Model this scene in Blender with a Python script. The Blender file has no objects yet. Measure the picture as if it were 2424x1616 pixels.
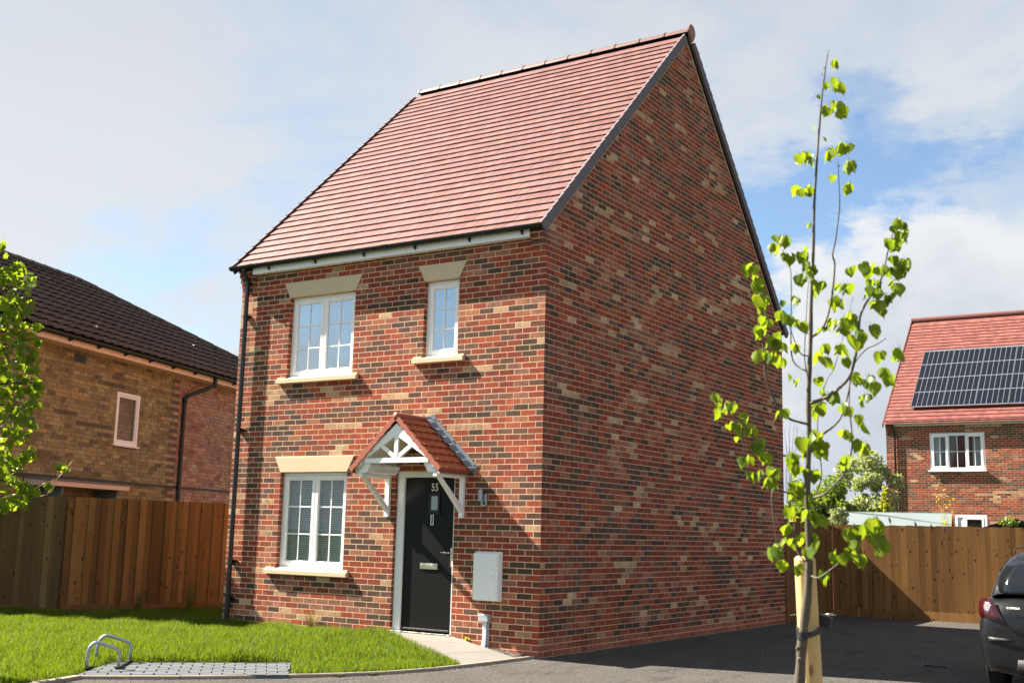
import bpy, bmesh, math, random
import numpy as np
from mathutils import Vector, Matrix, Euler
from mathutils import noise as mnoise

R = math.radians
rnd = random.Random(7)
SC = bpy.context.scene
COL = SC.collection

# ------------------------------------------------------------------ camera
CAM_LOC = Vector((7.4719, -12.2291, 1.459))
CAM_ROT = Euler((1.73542, -0.02477, 0.57290), 'XYZ')
cam_d = bpy.data.cameras.new('camera')
cam_d.lens = 40.744
cam_d.sensor_width = 36.0
cam_d.clip_start = 0.05
cam_d.clip_end = 2000
cam_d.dof.use_dof = True
cam_d.dof.focus_distance = 15.0
cam_d.dof.aperture_fstop = 5.6
cam = bpy.data.objects.new('camera', cam_d)
COL.objects.link(cam)
cam.location = CAM_LOC
cam.rotation_euler = CAM_ROT
SC.camera = cam
CM = CAM_ROT.to_matrix()
FPX = 2743.4


def at(u, v, d):
    """world point seen at photo pixel (u, v) at depth d along the view axis"""
    return CAM_LOC + CM @ Vector(((u - 1212) / FPX * d, -(v - 808) / FPX * d, -d))


# ------------------------------------------------------------------ world, sun, exposure
SUN = Vector((-1.05, -0.24, 1.0))          # towards the sun
EL = math.atan2(1.0, math.hypot(SUN.x, SUN.y))
SC.view_settings.view_transform = 'Standard'
SC.view_settings.look = 'None'
SC.view_settings.gamma = 1.0
SC.view_settings.use_curve_mapping = False
SC.view_settings.exposure = 2.22

world = bpy.data.worlds.new('World')
SC.world = world
world.use_nodes = True
nt = world.node_tree
nt.nodes.clear()


class NB:
    """tiny node helper"""
    def __init__(s, tree):
        s.t = tree

    def n(s, typ, ins=None, **props):
        nd = s.t.nodes.new(typ)
        for k, v in props.items():
            setattr(nd, k, v)
        if ins:
            for k, v in ins.items():
                sock = nd.inputs[k]
                if isinstance(v, bpy.types.NodeSocket):
                    s.t.links.new(v, sock)
                else:
                    sock.default_value = v
        return nd

    def math(s, op, a, b=None, c=None, clamp=False):
        ins = {0: a}
        if b is not None:
            ins[1] = b
        if c is not None:
            ins[2] = c
        return s.n('ShaderNodeMath', ins, operation=op, use_clamp=clamp).outputs[0]

    def vmath(s, op, a, b=None):
        ins = {0: a}
        if b is not None:
            ins[1] = b
        nd = s.n('ShaderNodeVectorMath', ins, operation=op)
        return nd.outputs['Value'] if op in ('DOT_PRODUCT', 'LENGTH', 'DISTANCE') else nd.outputs['Vector']

    def ramp(s, fac, stops):
        nd = s.n('ShaderNodeValToRGB', {0: fac})
        cr = nd.color_ramp
        while len(cr.elements) > 1:
            cr.elements.remove(cr.elements[-1])
        first = True
        for p, c in stops:
            if not isinstance(c, (tuple, list)):
                c = (c, c, c)
            c = tuple(c) + (1,) if len(c) == 3 else c
            if first:
                e = cr.elements[0]
                e.position = p
                first = False
            else:
                e = cr.elements.new(p)
            e.color = c
        return nd.outputs[0]

    def noise(s, vec, scale, detail=3, rough=0.5, dist=0.0, out='Fac'):
        nd = s.n('ShaderNodeTexNoise', {'Scale': scale, 'Detail': detail, 'Roughness': rough, 'Distortion': dist})
        if vec is not None:
            s.t.links.new(vec, nd.inputs['Vector'])
        return nd.outputs[out]

    def mix(s, fac, a, b, blend='MIX'):
        nd = s.n('ShaderNodeMix', data_type='RGBA', blend_type=blend)
        for i, v in ((0, fac), (6, a), (7, b)):
            if isinstance(v, bpy.types.NodeSocket):
                s.t.links.new(v, nd.inputs[i])
            else:
                if i and len(v) == 3:
                    v = tuple(v) + (1,)
                nd.inputs[i].default_value = v
        return nd.outputs[2]

    def link(s, a, b):
        s.t.links.new(a, b)


def pix_dir(u, v):
    d = (at(u, v, 1.0) - CAM_LOC).normalized()
    return tuple(d)


w = NB(nt)
geo = w.n('ShaderNodeNewGeometry')
D = w.vmath('MULTIPLY', geo.outputs['Incoming'], (-1, -1, -1))
D = w.n('ShaderNodeTexCoord').outputs['Generated']
sky = w.n('ShaderNodeTexSky', sky_type='NISHITA', sun_disc=False, sun_elevation=EL,
          sun_rotation=math.atan2(SUN.x, SUN.y), air_density=1.0, dust_density=0.6, ozone_density=1.6)
sep = w.n('ShaderNodeSeparateXYZ', {0: D})
zc = w.math('MAXIMUM', sep.outputs['Z'], 0.0)
zz = w.math('ADD', zc, 0.22)
flat = w.n('ShaderNodeCombineXYZ', {0: w.math('DIVIDE', sep.outputs['X'], zz), 1: w.math('DIVIDE', sep.outputs['Y'], zz), 2: 0.0}).outputs[0]
veil = w.noise(flat, 0.9, 6, 0.55, 0.6)
veil2 = w.noise(w.vmath('ADD', flat, (4.3, 1.7, 0.0)), 2.6, 7, 0.62, 0.9)
cov = w.math('ADD', w.math('MULTIPLY', veil, 0.75), w.math('MULTIPLY', veil2, 0.35))


nv = w.n('ShaderNodeTexNoise', {'Vector': w.vmath('MULTIPLY', D, (1, 1, 2.2)), 'Scale': 5.5, 'Detail': 6, 'Roughness': 0.6}).outputs['Color']
Dn = w.vmath('NORMALIZE', w.vmath('ADD', D, w.vmath('MULTIPLY', w.vmath('SUBTRACT', nv, (.5, .5, .5)), (.38, .38, .24))))


def blob(u, v, half_deg, soft=0.5):
    """1 inside a soft disc of the sky round the direction of pixel (u, v)"""
    c = w.vmath('DOT_PRODUCT', Dn, pix_dir(u, v))
    lo = math.cos(R(half_deg))
    hi = math.cos(R(half_deg * (1 - soft)))
    return w.n('ShaderNodeMapRange', {0: c, 1: lo, 2: hi, 3: 0.0, 4: 1.0}, interpolation_type='SMOOTHSTEP').outputs[0]


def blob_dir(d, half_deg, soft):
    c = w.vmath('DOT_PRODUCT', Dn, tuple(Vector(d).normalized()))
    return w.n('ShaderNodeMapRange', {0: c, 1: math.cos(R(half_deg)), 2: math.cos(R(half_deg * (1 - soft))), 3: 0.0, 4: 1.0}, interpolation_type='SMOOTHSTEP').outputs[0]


cov = w.math('ADD', cov, 0.06)
for (u, v, h, k) in ((2060, 450, 5.5, .20), (2400, 440, 5.0, .10), (1840, 590, 6.0, .20), (1960, 530, 5, .17), (2250, 520, 4, .08), (400, 600, 5.0, .11), (540, 560, 4.0, .07),
                     (250, 660, 4, .06)):
    cov = w.math('SUBTRACT', cov, w.math('MULTIPLY', blob(u, v, h, 0.8), k))
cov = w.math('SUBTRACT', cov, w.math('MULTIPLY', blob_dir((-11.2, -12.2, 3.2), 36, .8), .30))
cmask = w.n('ShaderNodeMapRange', {0: cov, 1: 0.33, 2: 0.70, 3: 0.0, 4: 1.0}, interpolation_type='SMOOTHSTEP').outputs[0]
# cloud brightness: brighter low down, greyer and thicker overhead and in patches
shade = w.noise(w.vmath('ADD', flat, (9.1, 3.3, 0.0)), 1.5, 5, 0.5, 0.3)
elev = w.n('ShaderNodeMapRange', {0: zc, 1: 0.22, 2: 0.66, 3: 1.0, 4: 0.0}, interpolation_type='SMOOTHSTEP').outputs[0]
thin = w.mix(elev, (1.36, 1.46, 1.57), (1.76, 1.86, 1.94))
thin = w.mix(w.math('MULTIPLY', shade, 0.30, clamp=True), thin, (1.05, 1.11, 1.22))
# heaped cloud low on the right
cdir = w.vmath('MULTIPLY', D, (1.0, 1.0, 1.5))
cu_n = w.noise(cdir, 7.0, 7, 0.58, 0.2)
cu_big = w.noise(cdir, 2.6, 2, 0.5, 0.0)
edge = w.math('SUBTRACT', w.math('ADD', w.math('MULTIPLY', cu_big, 0.30), w.math('MULTIPLY', cu_n, 0.22)), w.math('MULTIPLY', zc, 1.0))
edge = w.math('ADD', w.math('SUBTRACT', edge, 0.085), w.math('MULTIPLY', blob(2420, 850, 12, 0.9), 0.20))
cumask = w.n('ShaderNodeMapRange', {0: edge, 1: 0.015, 2: 0.085, 3: 0.0, 4: 1.0}, interpolation_type='SMOOTHSTEP').outputs[0]
under = w.n('ShaderNodeMapRange', {0: edge, 1: 0.08, 2: 0.22, 3: 0.0, 4: 1.0}, interpolation_type='SMOOTHSTEP').outputs[0]
under = w.math('MULTIPLY', under, w.math('MULTIPLY', cu_n, 1.3, clamp=True), clamp=True)
cucol = w.mix(under, (1.85, 1.90, 1.96), (1.15, 1.30, 1.50))
skyd = w.mix(1.0, sky.outputs[0], (0.38, 0.40, 0.41), 'MULTIPLY')
c1 = w.mix(cmask, skyd, thin)
c2 = w.mix(cumask, c1, cucol)
bg = w.n('ShaderNodeBackground', {'Color': c2, 'Strength': 0.1})
wo = w.n('ShaderNodeOutputWorld', {0: bg.outputs[0]})

sun_l = bpy.data.lights.new('sun', 'SUN')
sun_l.energy = 5.0
sun_l.angle = R(0.53)
sun_l.color = (1.0, 0.91, 0.78)
sun_o = bpy.data.objects.new('sun', sun_l)
COL.objects.link(sun_o)
sun_o.rotation_euler = (-SUN).to_track_quat('-Z', 'Y').to_euler()
sun_o.location = (-20, -5, 25)

# ------------------------------------------------------------------ materials
MATS = {}


def new_mat(name):
    m = bpy.data.materials.new(name)
    m.use_nodes = True
    m.node_tree.nodes.clear()
    MATS[name] = m
    return m, NB(m.node_tree)


def principled(b, color, rough=0.6, bump=None, bump_d=0.002, bump_s=0.6, **kw):
    p = b.n('ShaderNodeBsdfPrincipled')
    for k, v in (('Base Color', color), ('Roughness', rough)):
        if isinstance(v, bpy.types.NodeSocket):
            b.link(v, p.inputs[k])
        else:
            p.inputs[k].default_value = (tuple(v) + (1,)) if isinstance(v, (tuple, list)) and len(v) == 3 else v
    kw.setdefault('Specular_IOR_Level', 0.12 if (isinstance(rough, bpy.types.NodeSocket) or rough > 0.7) else 0.4)
    for k, v in kw.items():
        k = k.replace('_', ' ')
        if isinstance(v, bpy.types.NodeSocket):
            b.link(v, p.inputs[k])
        else:
            p.inputs[k].default_value = v
    if bump is not None:
        bn = b.n('ShaderNodeBump', {'Height': bump, 'Distance': bump_d, 'Strength': bump_s})
        b.link(bn.outputs[0], p.inputs['Normal'])
    o = b.n('ShaderNodeOutputMaterial', {0: p.outputs[0]})
    return p


def pos(b):
    return b.n('ShaderNodeNewGeometry').outputs['Position']


def attr(b):
    return b.n('ShaderNodeAttribute', attribute_name='tint').outputs['Color']


def mat_brick(name, mottled=0.5, bump_d=0.002, streak=0.5, rough=0.85):
    m, b = new_mat(name)
    p = pos(b)
    a = attr(b)
    n1 = b.noise(p, 5.5, 2, 0.5)
    n2 = b.noise(p, 60, 4, 0.7)
    f1 = b.n('ShaderNodeMapRange', {0: n1, 1: 0.54, 2: 0.60, 3: 0.0, 4: mottled}).outputs[0]
    c = b.mix(f1, a, b.mix(0.6, a, (0.045, 0.030, 0.030)))
    c = b.mix(b.math('MULTIPLY', n2, 0.16), c, b.mix(0.5, c, (0.6, 0.5, 0.42)), 'MIX')
    hs = b.n('ShaderNodeHueSaturation', {'Value': b.n('ShaderNodeMapRange', {0: b.noise(p, 23, 3, 0.6), 1: 0.3, 2: 0.7, 3: 0.75, 4: 1.25}).outputs[0], 'Color': c})
    st_ = b.noise(b.vmath('MULTIPLY', p, (1.0, 1.0, .45)), 1.7, 5, 0.65, 0.4)
    hs = b.n('ShaderNodeHueSaturation', {'Value': b.n('ShaderNodeMapRange', {0: st_, 1: 0.3, 2: 0.7, 3: 0.84, 4: 1.16}).outputs[0], 'Saturation': b.n('ShaderNodeMapRange', {0: st_, 1: 0.55, 2: 0.75, 3: 1.0, 4: 0.88}).outputs[0], 'Color': hs.outputs[0]})
    # horizontal drag creases of a wire cut face
    crease = b.noise(b.vmath('MULTIPLY', p, (16, 16, 70)), 1.0, 3, 0.7, 1.6)
    cr = b.ramp(crease, [(0.0, 0.0), (0.36, 0.0), (0.42, 1.0), (1.0, 1.0)])
    h = b.math('ADD', b.math('MULTIPLY', cr, streak), b.math('MULTIPLY', n2, 0.6))
    col = b.mix(b.math('MULTIPLY', b.math('SUBTRACT', 1.0, cr), 0.35 * streak), hs.outputs[0], (0.05, 0.03, 0.025))
    principled(b, col, rough, h, bump_d, 0.7)
    return m


def mat_simple(name, color, rough=0.6, var=0.12, scale=8, bump=0.0, metal=0.0, spec=0.5, coat=0.0, bscale=80):
    m, b = new_mat(name)
    p = pos(b)
    n = b.noise(p, scale, 4, 0.6)
    c = b.mix(n, tuple(x * (1 - var) for x in color), tuple(min(1, x * (1 + var)) for x in color))
    kw = dict(Metallic=metal, Specular_IOR_Level=spec if rough < 0.7 else 0.12, Coat_Weight=coat)
    rg = b.n('ShaderNodeMapRange', {0: b.noise(p, scale * 2.3, 3, 0.6), 1: 0.3, 2: 0.7, 3: max(0.02, rough - 0.07), 4: min(1, rough + 0.07)}).outputs[0]
    principled(b, c, rg, b.noise(p, bscale, 4, 0.6) if bump else None, bump or 0.001, 0.6, **kw)
    return m


mat_brick('facing_brick', 0.42, 0.0011, 0.30)
mat_brick('facing_brick_side', 0.42, 0.003, 0.2)
mat_brick('buff_brick', 0.5, 0.004, 0.3)
mat_simple('mortar', (0.66, 0.455, 0.285), 0.95, 0.12, 30, 0.0015)
mat_simple('old_mortar', (0.17, 0.12, 0.075), 0.95, 0.25, 12, 0.004)
mat_simple('stone', (0.60, 0.495, 0.335), 0.75, 0.06, 4, 0.0006)
mat_simple('white_upvc', (0.87, 0.87, 0.87), 0.28, 0.02, 3)
mat_simple('white_paint', (0.80, 0.80, 0.79), 0.4, 0.03, 3)
mat_simple('cream_soffit', (0.68, 0.62, 0.49), 0.6, 0.05, 5)
mat_simple('fascia_old', (0.66, 0.50, 0.38), 0.6, 0.10, 5)
mat_simple('black_plastic', (0.012, 0.013, 0.015), 0.28, 0.2, 5, spec=0.5)
mat_simple('old_black', (0.010, 0.010, 0.010), 0.45, 0.3, 5)
mat_simple('verge_grey', (0.15, 0.128, 0.145), 0.8, 0.1, 9)
mat_simple('lead', (0.16, 0.19, 0.23), 0.5, 0.35, 7, 0.002)
mat_simple('chrome', (0.72, 0.72, 0.72), 0.16, 0.04, 5, metal=1.0)
mat_simple('galvanised', (0.36, 0.40, 0.44), 0.38, 0.2, 40, metal=0.85)
mat_simple('grey_plastic', (0.36, 0.39, 0.40), 0.45, 0.06, 8)
mat_simple('pale_grey_plastic', (0.62, 0.68, 0.74), 0.4, 0.05, 8)
mat_simple('meter_box', (0.80, 0.82, 0.83), 0.4, 0.02, 4)
mat_simple('room_dark', (0.05, 0.055, 0.06), 0.9, 0.1, 2)
mat_simple('room_sky_tint', (0.050, 0.075, 0.11), 0.9, 0.2, 2)  # sky reflection of the far window painted into the room's colour
mat_simple('curtain', (0.50, 0.52, 0.55), 0.9, 0.06, 10)
mat_simple('blind', (0.50, 0.54, 0.52), 0.6, 0.05, 10)
mat_simple('blind_dark', (0.10, 0.11, 0.115), 0.6, 0.05, 10)
mat_simple('net_blind', (0.34, 0.37, 0.40), 0.9, 0.05, 6)
mat_simple('shed_felt', (0.15, 0.185, 0.19), 0.8, 0.12, 2, 0.002)
mat_simple('shed_wood', (0.26, 0.11, 0.05), 0.75, 0.2, 5, 0.002)
mat_simple('dark_felt', (0.022, 0.024, 0.030), 0.7, 0.2, 4)
mat_simple('solar_frame', (0.32, 0.34, 0.37), 0.35, 0.05, 4, metal=0.8)
mat_simple('solar_backing', (0.15, 0.16, 0.18), 0.35, 0.05, 4)
mat_simple('solar_cell', (0.004, 0.006, 0.011), 0.22, 0.2, 9, spec=0.4)
mat_simple('kerb_concrete', (0.28, 0.236, 0.19), 0.85, 0.14, 14, 0.002)
mat_simple('paving', (0.098, 0.107, 0.114), 0.85, 0.16, 12, 0.002)
mat_simple('paving_joint', (0.012, 0.013, 0.012), 0.95, 0.2, 12, 0.002)
mat_simple('rubber_strap', (0.012, 0.013, 0.014), 0.6, 0.2, 9)
mat_simple('car_paint', (0.006, 0.0065, 0.008), 0.35, 0.06, 2, coat=0.35, spec=0.25)
mat_simple('car_plastic', (0.010, 0.010, 0.011), 0.55, 0.1, 3)
mat_simple('tyre', (0.010, 0.010, 0.010), 0.85, 0.1, 20, 0.002)
mat_simple('alloy', (0.30, 0.31, 0.32), 0.35, 0.05, 3, metal=1.0)
mat_simple('lamp_red', (0.035, 0.003, 0.005), 0.12, 0.2, 20, coat=1.0)
mat_simple('lamp_clear', (0.50, 0.48, 0.47), 0.12, 0.1, 20, coat=1.0)
mat_simple('car_glass', (0.006, 0.008, 0.010), 0.05, 0.05, 3, spec=0.6)
mat_simple('plate_yellow', (0.55, 0.40, 0.05), 0.4, 0.05, 3)
mat_simple('soil', (0.040, 0.028, 0.018), 0.95, 0.4, 20, 0.01, bscale=40)
mat_simple('bark_dark', (0.055, 0.042, 0.034), 0.85, 0.3, 30, 0.002)
mat_simple('grey_stone', (0.20, 0.18, 0.16), 0.9, 0.35, 60)


def mat_door():
    m, b = new_mat('door_black')
    p = pos(b)
    g = b.noise(b.vmath('MULTIPLY', p, (60, 60, 3.0)), 1.0, 4, 0.65, 0.5)
    principled(b, b.mix(g, (0.003, 0.003, 0.004), (0.010, 0.010, 0.011)), 0.42, g, 0.001, 0.4, Specular_IOR_Level=0.16)


mat_door()


def mat_tile(name, bump=0.0006, rough=0.42, spots=False, scale=25):
    m, b = new_mat(name)
    p = pos(b)
    a = attr(b)
    n = b.noise(p, scale, 4, 0.65)
    n2 = b.noise(p, 2.2, 3, 0.5)
    c = b.mix(n, b.mix(0.22, a, (0, 0, 0)), b.mix(0.05, a, (1, 0.9, 0.85)))
    c = b.mix(b.math('MULTIPLY', n2, 0.35), c, b.mix(0.3, c, (0.16, 0.12, 0.11)))
    if spots:
        s = b.noise(p, 34, 3, 0.6)
        f = b.n('ShaderNodeMapRange', {0: s, 1: 0.60, 2: 0.66, 3: 0, 4: 1}).outputs[0]
        c = b.mix(f, c, (0.30, 0.29, 0.25))
        s2 = b.noise(p, 11, 4, 0.7)
        f2 = b.n('ShaderNodeMapRange', {0: s2, 1: 0.55, 2: 0.68, 3: 0, 4: 0.8}).outputs[0]
        c = b.mix(f2, c, (0.020, 0.018, 0.012))
    principled(b, c, rough, n, bump, 0.7, Specular_IOR_Level=0.22)


mat_tile('red_tile', rough=0.45)
mat_tile('right_tile', rough=0.65)
mat_tile('dark_tile', 0.006, 0.9, True)
mat_tile('canopy_tile', 0.0006, 0.42)


def mat_wood(name, c0, c1, knots=1.0, green=0.0):
    m, b = new_mat(name)
    tc = b.n('ShaderNodeNewGeometry').outputs['Position']
    a = attr(b)
    off = b.vmath('ADD', tc, b.vmath('MULTIPLY', a, (31.0, 17.0, 9.0)))
    g = b.noise(b.vmath('MULTIPLY', off, (45, 45, 1.6)), 1.0, 4, 0.65, 1.2)
    big = b.noise(b.vmath('MULTIPLY', off, (6, 6, 0.8)), 1.0, 3, 0.5)
    base = b.mix(g, c0, c1)
    base = b.mix(big, b.mix(0.6, base, (0.03, 0.014, 0.006)), base)
    kn = b.n('ShaderNodeTexVoronoi', {'Vector': b.vmath('MULTIPLY', off, (11, 11, 6.5)), 'Scale': 1.0}, feature='F1')
    kf = b.n('ShaderNodeMapRange', {0: kn.outputs['Distance'], 1: 0.13, 2: 0.27, 3: knots, 4: 0.0}).outputs[0]
    kf = b.math('MULTIPLY', kf, b.n('ShaderNodeMapRange', {0: b.noise(off, 3.7, 2, 0.5), 1: 0.46, 2: 0.56, 3: 0.0, 4: 1.0}).outputs[0])
    base = b.mix(kf, base, (0.035, 0.014, 0.006))
    val = b.n('ShaderNodeSeparateColor', {0: a}).outputs[0]
    hs = b.n('ShaderNodeHueSaturation', {'Value': b.n('ShaderNodeMapRange', {0: val, 1: 0, 2: 1, 3: 0.62, 4: 1.32}).outputs[0], 'Color': base})
    c = hs.outputs[0]
    if green:
        gn = b.noise(tc, 1.6, 4, 0.6)
        c = b.mix(b.n('ShaderNodeMapRange', {0: gn, 1: 0.45, 2: 0.75, 3: 0, 4: green}).outputs[0], c, (0.035, 0.040, 0.018))
    principled(b, c, 0.8, g, 0.0015, 0.5)


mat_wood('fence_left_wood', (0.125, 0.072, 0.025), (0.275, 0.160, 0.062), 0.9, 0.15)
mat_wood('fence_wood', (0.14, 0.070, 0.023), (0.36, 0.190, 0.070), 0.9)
mat_wood('post_wood', (0.26, 0.12, 0.05), (0.36, 0.18, 0.08), 0.4)


def mat_stake():
    m, b = new_mat('stake_wood')
    p = pos(b)
    g = b.noise(b.vmath('MULTIPLY', p, (60, 60, 2.0)), 1.0, 4, 0.6, 0.8)
    c = b.mix(g, (0.48, 0.31, 0.11), (0.66, 0.48, 0.22))
    k = b.n('ShaderNodeTexVoronoi', {'Vector': b.vmath('MULTIPLY', p, (12, 12, 5)), 'Scale': 1.0}, feature='F1')
    c = b.mix(b.n('ShaderNodeMapRange', {0: k.outputs['Distance'], 1: 0.07, 2: 0.16, 3: 0.8, 4: 0}).outputs[0], c, (0.16, 0.07, 0.02))
    principled(b, c, 0.65, g, 0.001, 0.4)


mat_stake()


def mat_bark():
    m, b = new_mat('sapling_bark')
    p = pos(b)
    v = b.noise(b.vmath('MULTIPLY', p, (40, 40, 12)), 1.0, 5, 0.65, 0.4)
    rings = b.noise(b.vmath('MULTIPLY', p, (8, 8, 150)), 1.0, 2, 0.5)
    c = b.mix(v, (0.045, 0.036, 0.027), (0.125, 0.100, 0.070))
    c = b.mix(b.n('ShaderNodeMapRange', {0: rings, 1: 0.6, 2: 0.72, 3: 0, 4: 0.5}).outputs[0], c, (0.17, 0.145, 0.105))
    principled(b, c, 0.7, v, 0.002, 0.6)


mat_bark()


def mat_asphalt():
    m, b = new_mat('asphalt')
    p = pos(b)
    v = b.n('ShaderNodeTexVoronoi', {'Vector': p, 'Scale': 130.0}, feature='F1')
    n = b.noise(p, 1.3, 4, 0.6)
    n2 = b.noise(b.vmath('MULTIPLY', p, (0.8, 3.5, 1)), 1.2, 5, 0.65, 0.6)
    c = b.mix(v.outputs['Distance'], (0.050, 0.047, 0.044), (0.012, 0.012, 0.013))
    c = b.mix(b.math('MULTIPLY', n2, 0.8), c, (0.028, 0.026, 0.024))
    sp = b.n('ShaderNodeMapRange', {0: b.noise(p, 95, 2, 0.5), 1: 0.66, 2: 0.72, 3: 0, 4: 1}).outputs[0]
    c = b.mix(sp, c, (0.26, 0.25, 0.235))
    c = b.mix(b.n('ShaderNodeMapRange', {0: n, 1: 0.4, 2: 0.75, 3: 0, 4: 0.5}).outputs[0], c, (0.072, 0.066, 0.060))
    c = b.mix(b.n('ShaderNodeMapRange', {0: b.noise(p, 26, 4, 0.75), 1: 0.35, 2: 0.7, 3: 0, 4: 0.85}).outputs[0], c, b.mix(0.5, c, (0.20, 0.185, 0.17)))
    c = b.mix(b.n('ShaderNodeMapRange', {0: b.noise(b.vmath('MULTIPLY', p, (1, .25, 1)), 3.2, 5, 0.7, 1.0), 1: 0.55, 2: 0.72, 3: 0, 4: 0.55}).outputs[0], c, (0.009, 0.009, 0.010))
    h = b.math('ADD', v.outputs['Distance'], b.noise(p, 300, 2, 0.5))
    principled(b, c, 0.9, h, 0.004, 0.6, Specular_IOR_Level=0.10)


mat_asphalt()


def mat_concrete():
    m, b = new_mat('path_concrete')
    p = pos(b)
    n = b.noise(p, 2.5, 5, 0.65)
    n2 = b.noise(p, 60, 4, 0.7)
    c = b.mix(n, (0.165, 0.152, 0.138), (0.225, 0.208, 0.188))
    c = b.mix(b.math('MULTIPLY', n2, 0.3), c, (0.10, 0.09, 0.08))
    principled(b, c, 0.9, n2, 0.001, 0.6)


mat_concrete()


def mat_turf():
    m, b = new_mat('turf_soil')
    p = pos(b)
    n = b.noise(p, 30, 5, 0.7)
    principled(b, b.mix(n, (0.020, 0.026, 0.006), (0.055, 0.075, 0.012)), 0.95, n, 0.01, 0.7)


mat_turf()


def mat_leaf(name, base, lit, trans=0.5, rough=0.45):
    m, b = new_mat(name)
    a = attr(b)
    val = b.n('ShaderNodeSeparateColor', {0: a}).outputs[0]
    p = pos(b)
    oi = b.n('ShaderNodeObjectInfo').outputs['Random']
    f = b.math('FRACT', b.math('ADD', val, oi))
    c = b.mix(f, base, lit)
    if name == 'grass_blade':
        c = b.mix(b.n('ShaderNodeMapRange', {0: val, 1: 0.93, 2: 0.96, 3: 0, 4: 1}).outputs[0], c, (0.20, 0.19, 0.06))
        c = b.mix(b.n('ShaderNodeMapRange', {0: b.noise(b.n('ShaderNodeNewGeometry').outputs['Position'], 1.1, 4, 0.6), 1: 0.42, 2: 0.7, 3: 0, 4: 0.55}).outputs[0], c, b.mix(0.6, c, (0.012, 0.045, 0.002)))
    c = b.mix(b.math('MULTIPLY', b.noise(p, 60, 3, 0.6), 0.35), c, b.mix(0.5, c, (0.02, 0.05, 0.005)))
    pr = b.n('ShaderNodeBsdfPrincipled', {'Base Color': c, 'Roughness': rough, 'Specular IOR Level': 0.22})
    tr = b.n('ShaderNodeBsdfTranslucent', {'Color': b.mix(0.5, c, (0.55, 0.72, 0.02))})
    ms = b.n('ShaderNodeMixShader', {0: trans, 1: pr.outputs[0], 2: tr.outputs[0]})
    b.n('ShaderNodeOutputMaterial', {0: ms.outputs[0]})


mat_leaf('lime_leaf', (0.038, 0.088, 0.008), (0.195, 0.255, 0.012), 0.40)
mat_leaf('maple_leaf', (0.030, 0.075, 0.009), (0.15, 0.21, 0.015), 0.42)
mat_leaf('grass_blade', (0.012, 0.047, 0.001), (0.044, 0.104, 0.002), 0.30, 0.6)
mat_leaf('bush_leaf', (0.040, 0.075, 0.014), (0.10, 0.15, 0.03), 0.3)
mat_leaf('silver_leaf', (0.14, 0.17, 0.07), (0.42, 0.42, 0.26), 0.3)
mat_leaf('yellow_leaf', (0.28, 0.24, 0.03), (0.50, 0.40, 0.05), 0.4)
mat_leaf('straw', (0.30, 0.20, 0.07), (0.50, 0.36, 0.15), 0.3, 0.7)


def mat_glass(name, refl=1.0, tint=(0.80, 0.86, 0.86)):
    m, b = new_mat(name)
    g_ = b.n('ShaderNodeNewGeometry')
    cs_ = b.math('ABSOLUTE', b.vmath('DOT_PRODUCT', g_.outputs['Incoming'], g_.outputs['Normal']))
    sch = b.math('ADD', b.math('MULTIPLY', b.math('POWER', b.math('SUBTRACT', 1.0, cs_), 5.0), 0.96), 0.042)
    f = b.math('MULTIPLY', sch, refl, clamp=True)
    tr = b.n('ShaderNodeBsdfTransparent', {'Color': tuple(tint) + (1,)})
    gl = b.n('ShaderNodeBsdfGlossy', {'Color': (1, 1, 1, 1), 'Roughness': 0.01})
    nz = b.noise(pos(b), 1.6, 2, 0.5)
    bp = b.n('ShaderNodeBump', {'Height': nz, 'Distance': 0.006, 'Strength': 0.1})
    b.link(bp.outputs[0], gl.inputs['Normal'])
    ms = b.n('ShaderNodeMixShader', {0: f, 1: tr.outputs[0], 2: gl.outputs[0]})
    b.n('ShaderNodeOutputMaterial', {0: ms.outputs[0]})


mat_glass('window_glass', 1.5)
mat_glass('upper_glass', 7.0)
mat_glass('far_glass', 1.0)
mat_glass('dim_glass', 0.8)

# ------------------------------------------------------------------ mesh helpers


def put(name, me, parent=None, loc=None):
    o = bpy.data.objects.new(name, me)
    COL.objects.link(o)
    if parent is not None:
        o.parent = parent
    if loc is not None:
        o.location = loc
    return o


def empty(name, loc=(0, 0, 0), parent=None, **tags):
    o = bpy.data.objects.new(name, None)
    o.empty_display_size = 0.2
    COL.objects.link(o)
    o.location = loc
    if parent is not None:
        o.parent = parent
    for k, v in tags.items():
        o[k] = v
    return o


def tag(o, label=None, category=None, group=None, kind=None):
    for k, v in (('label', label), ('category', category), ('group', group), ('kind', kind)):
        if v:
            o[k] = v
    return o


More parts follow.
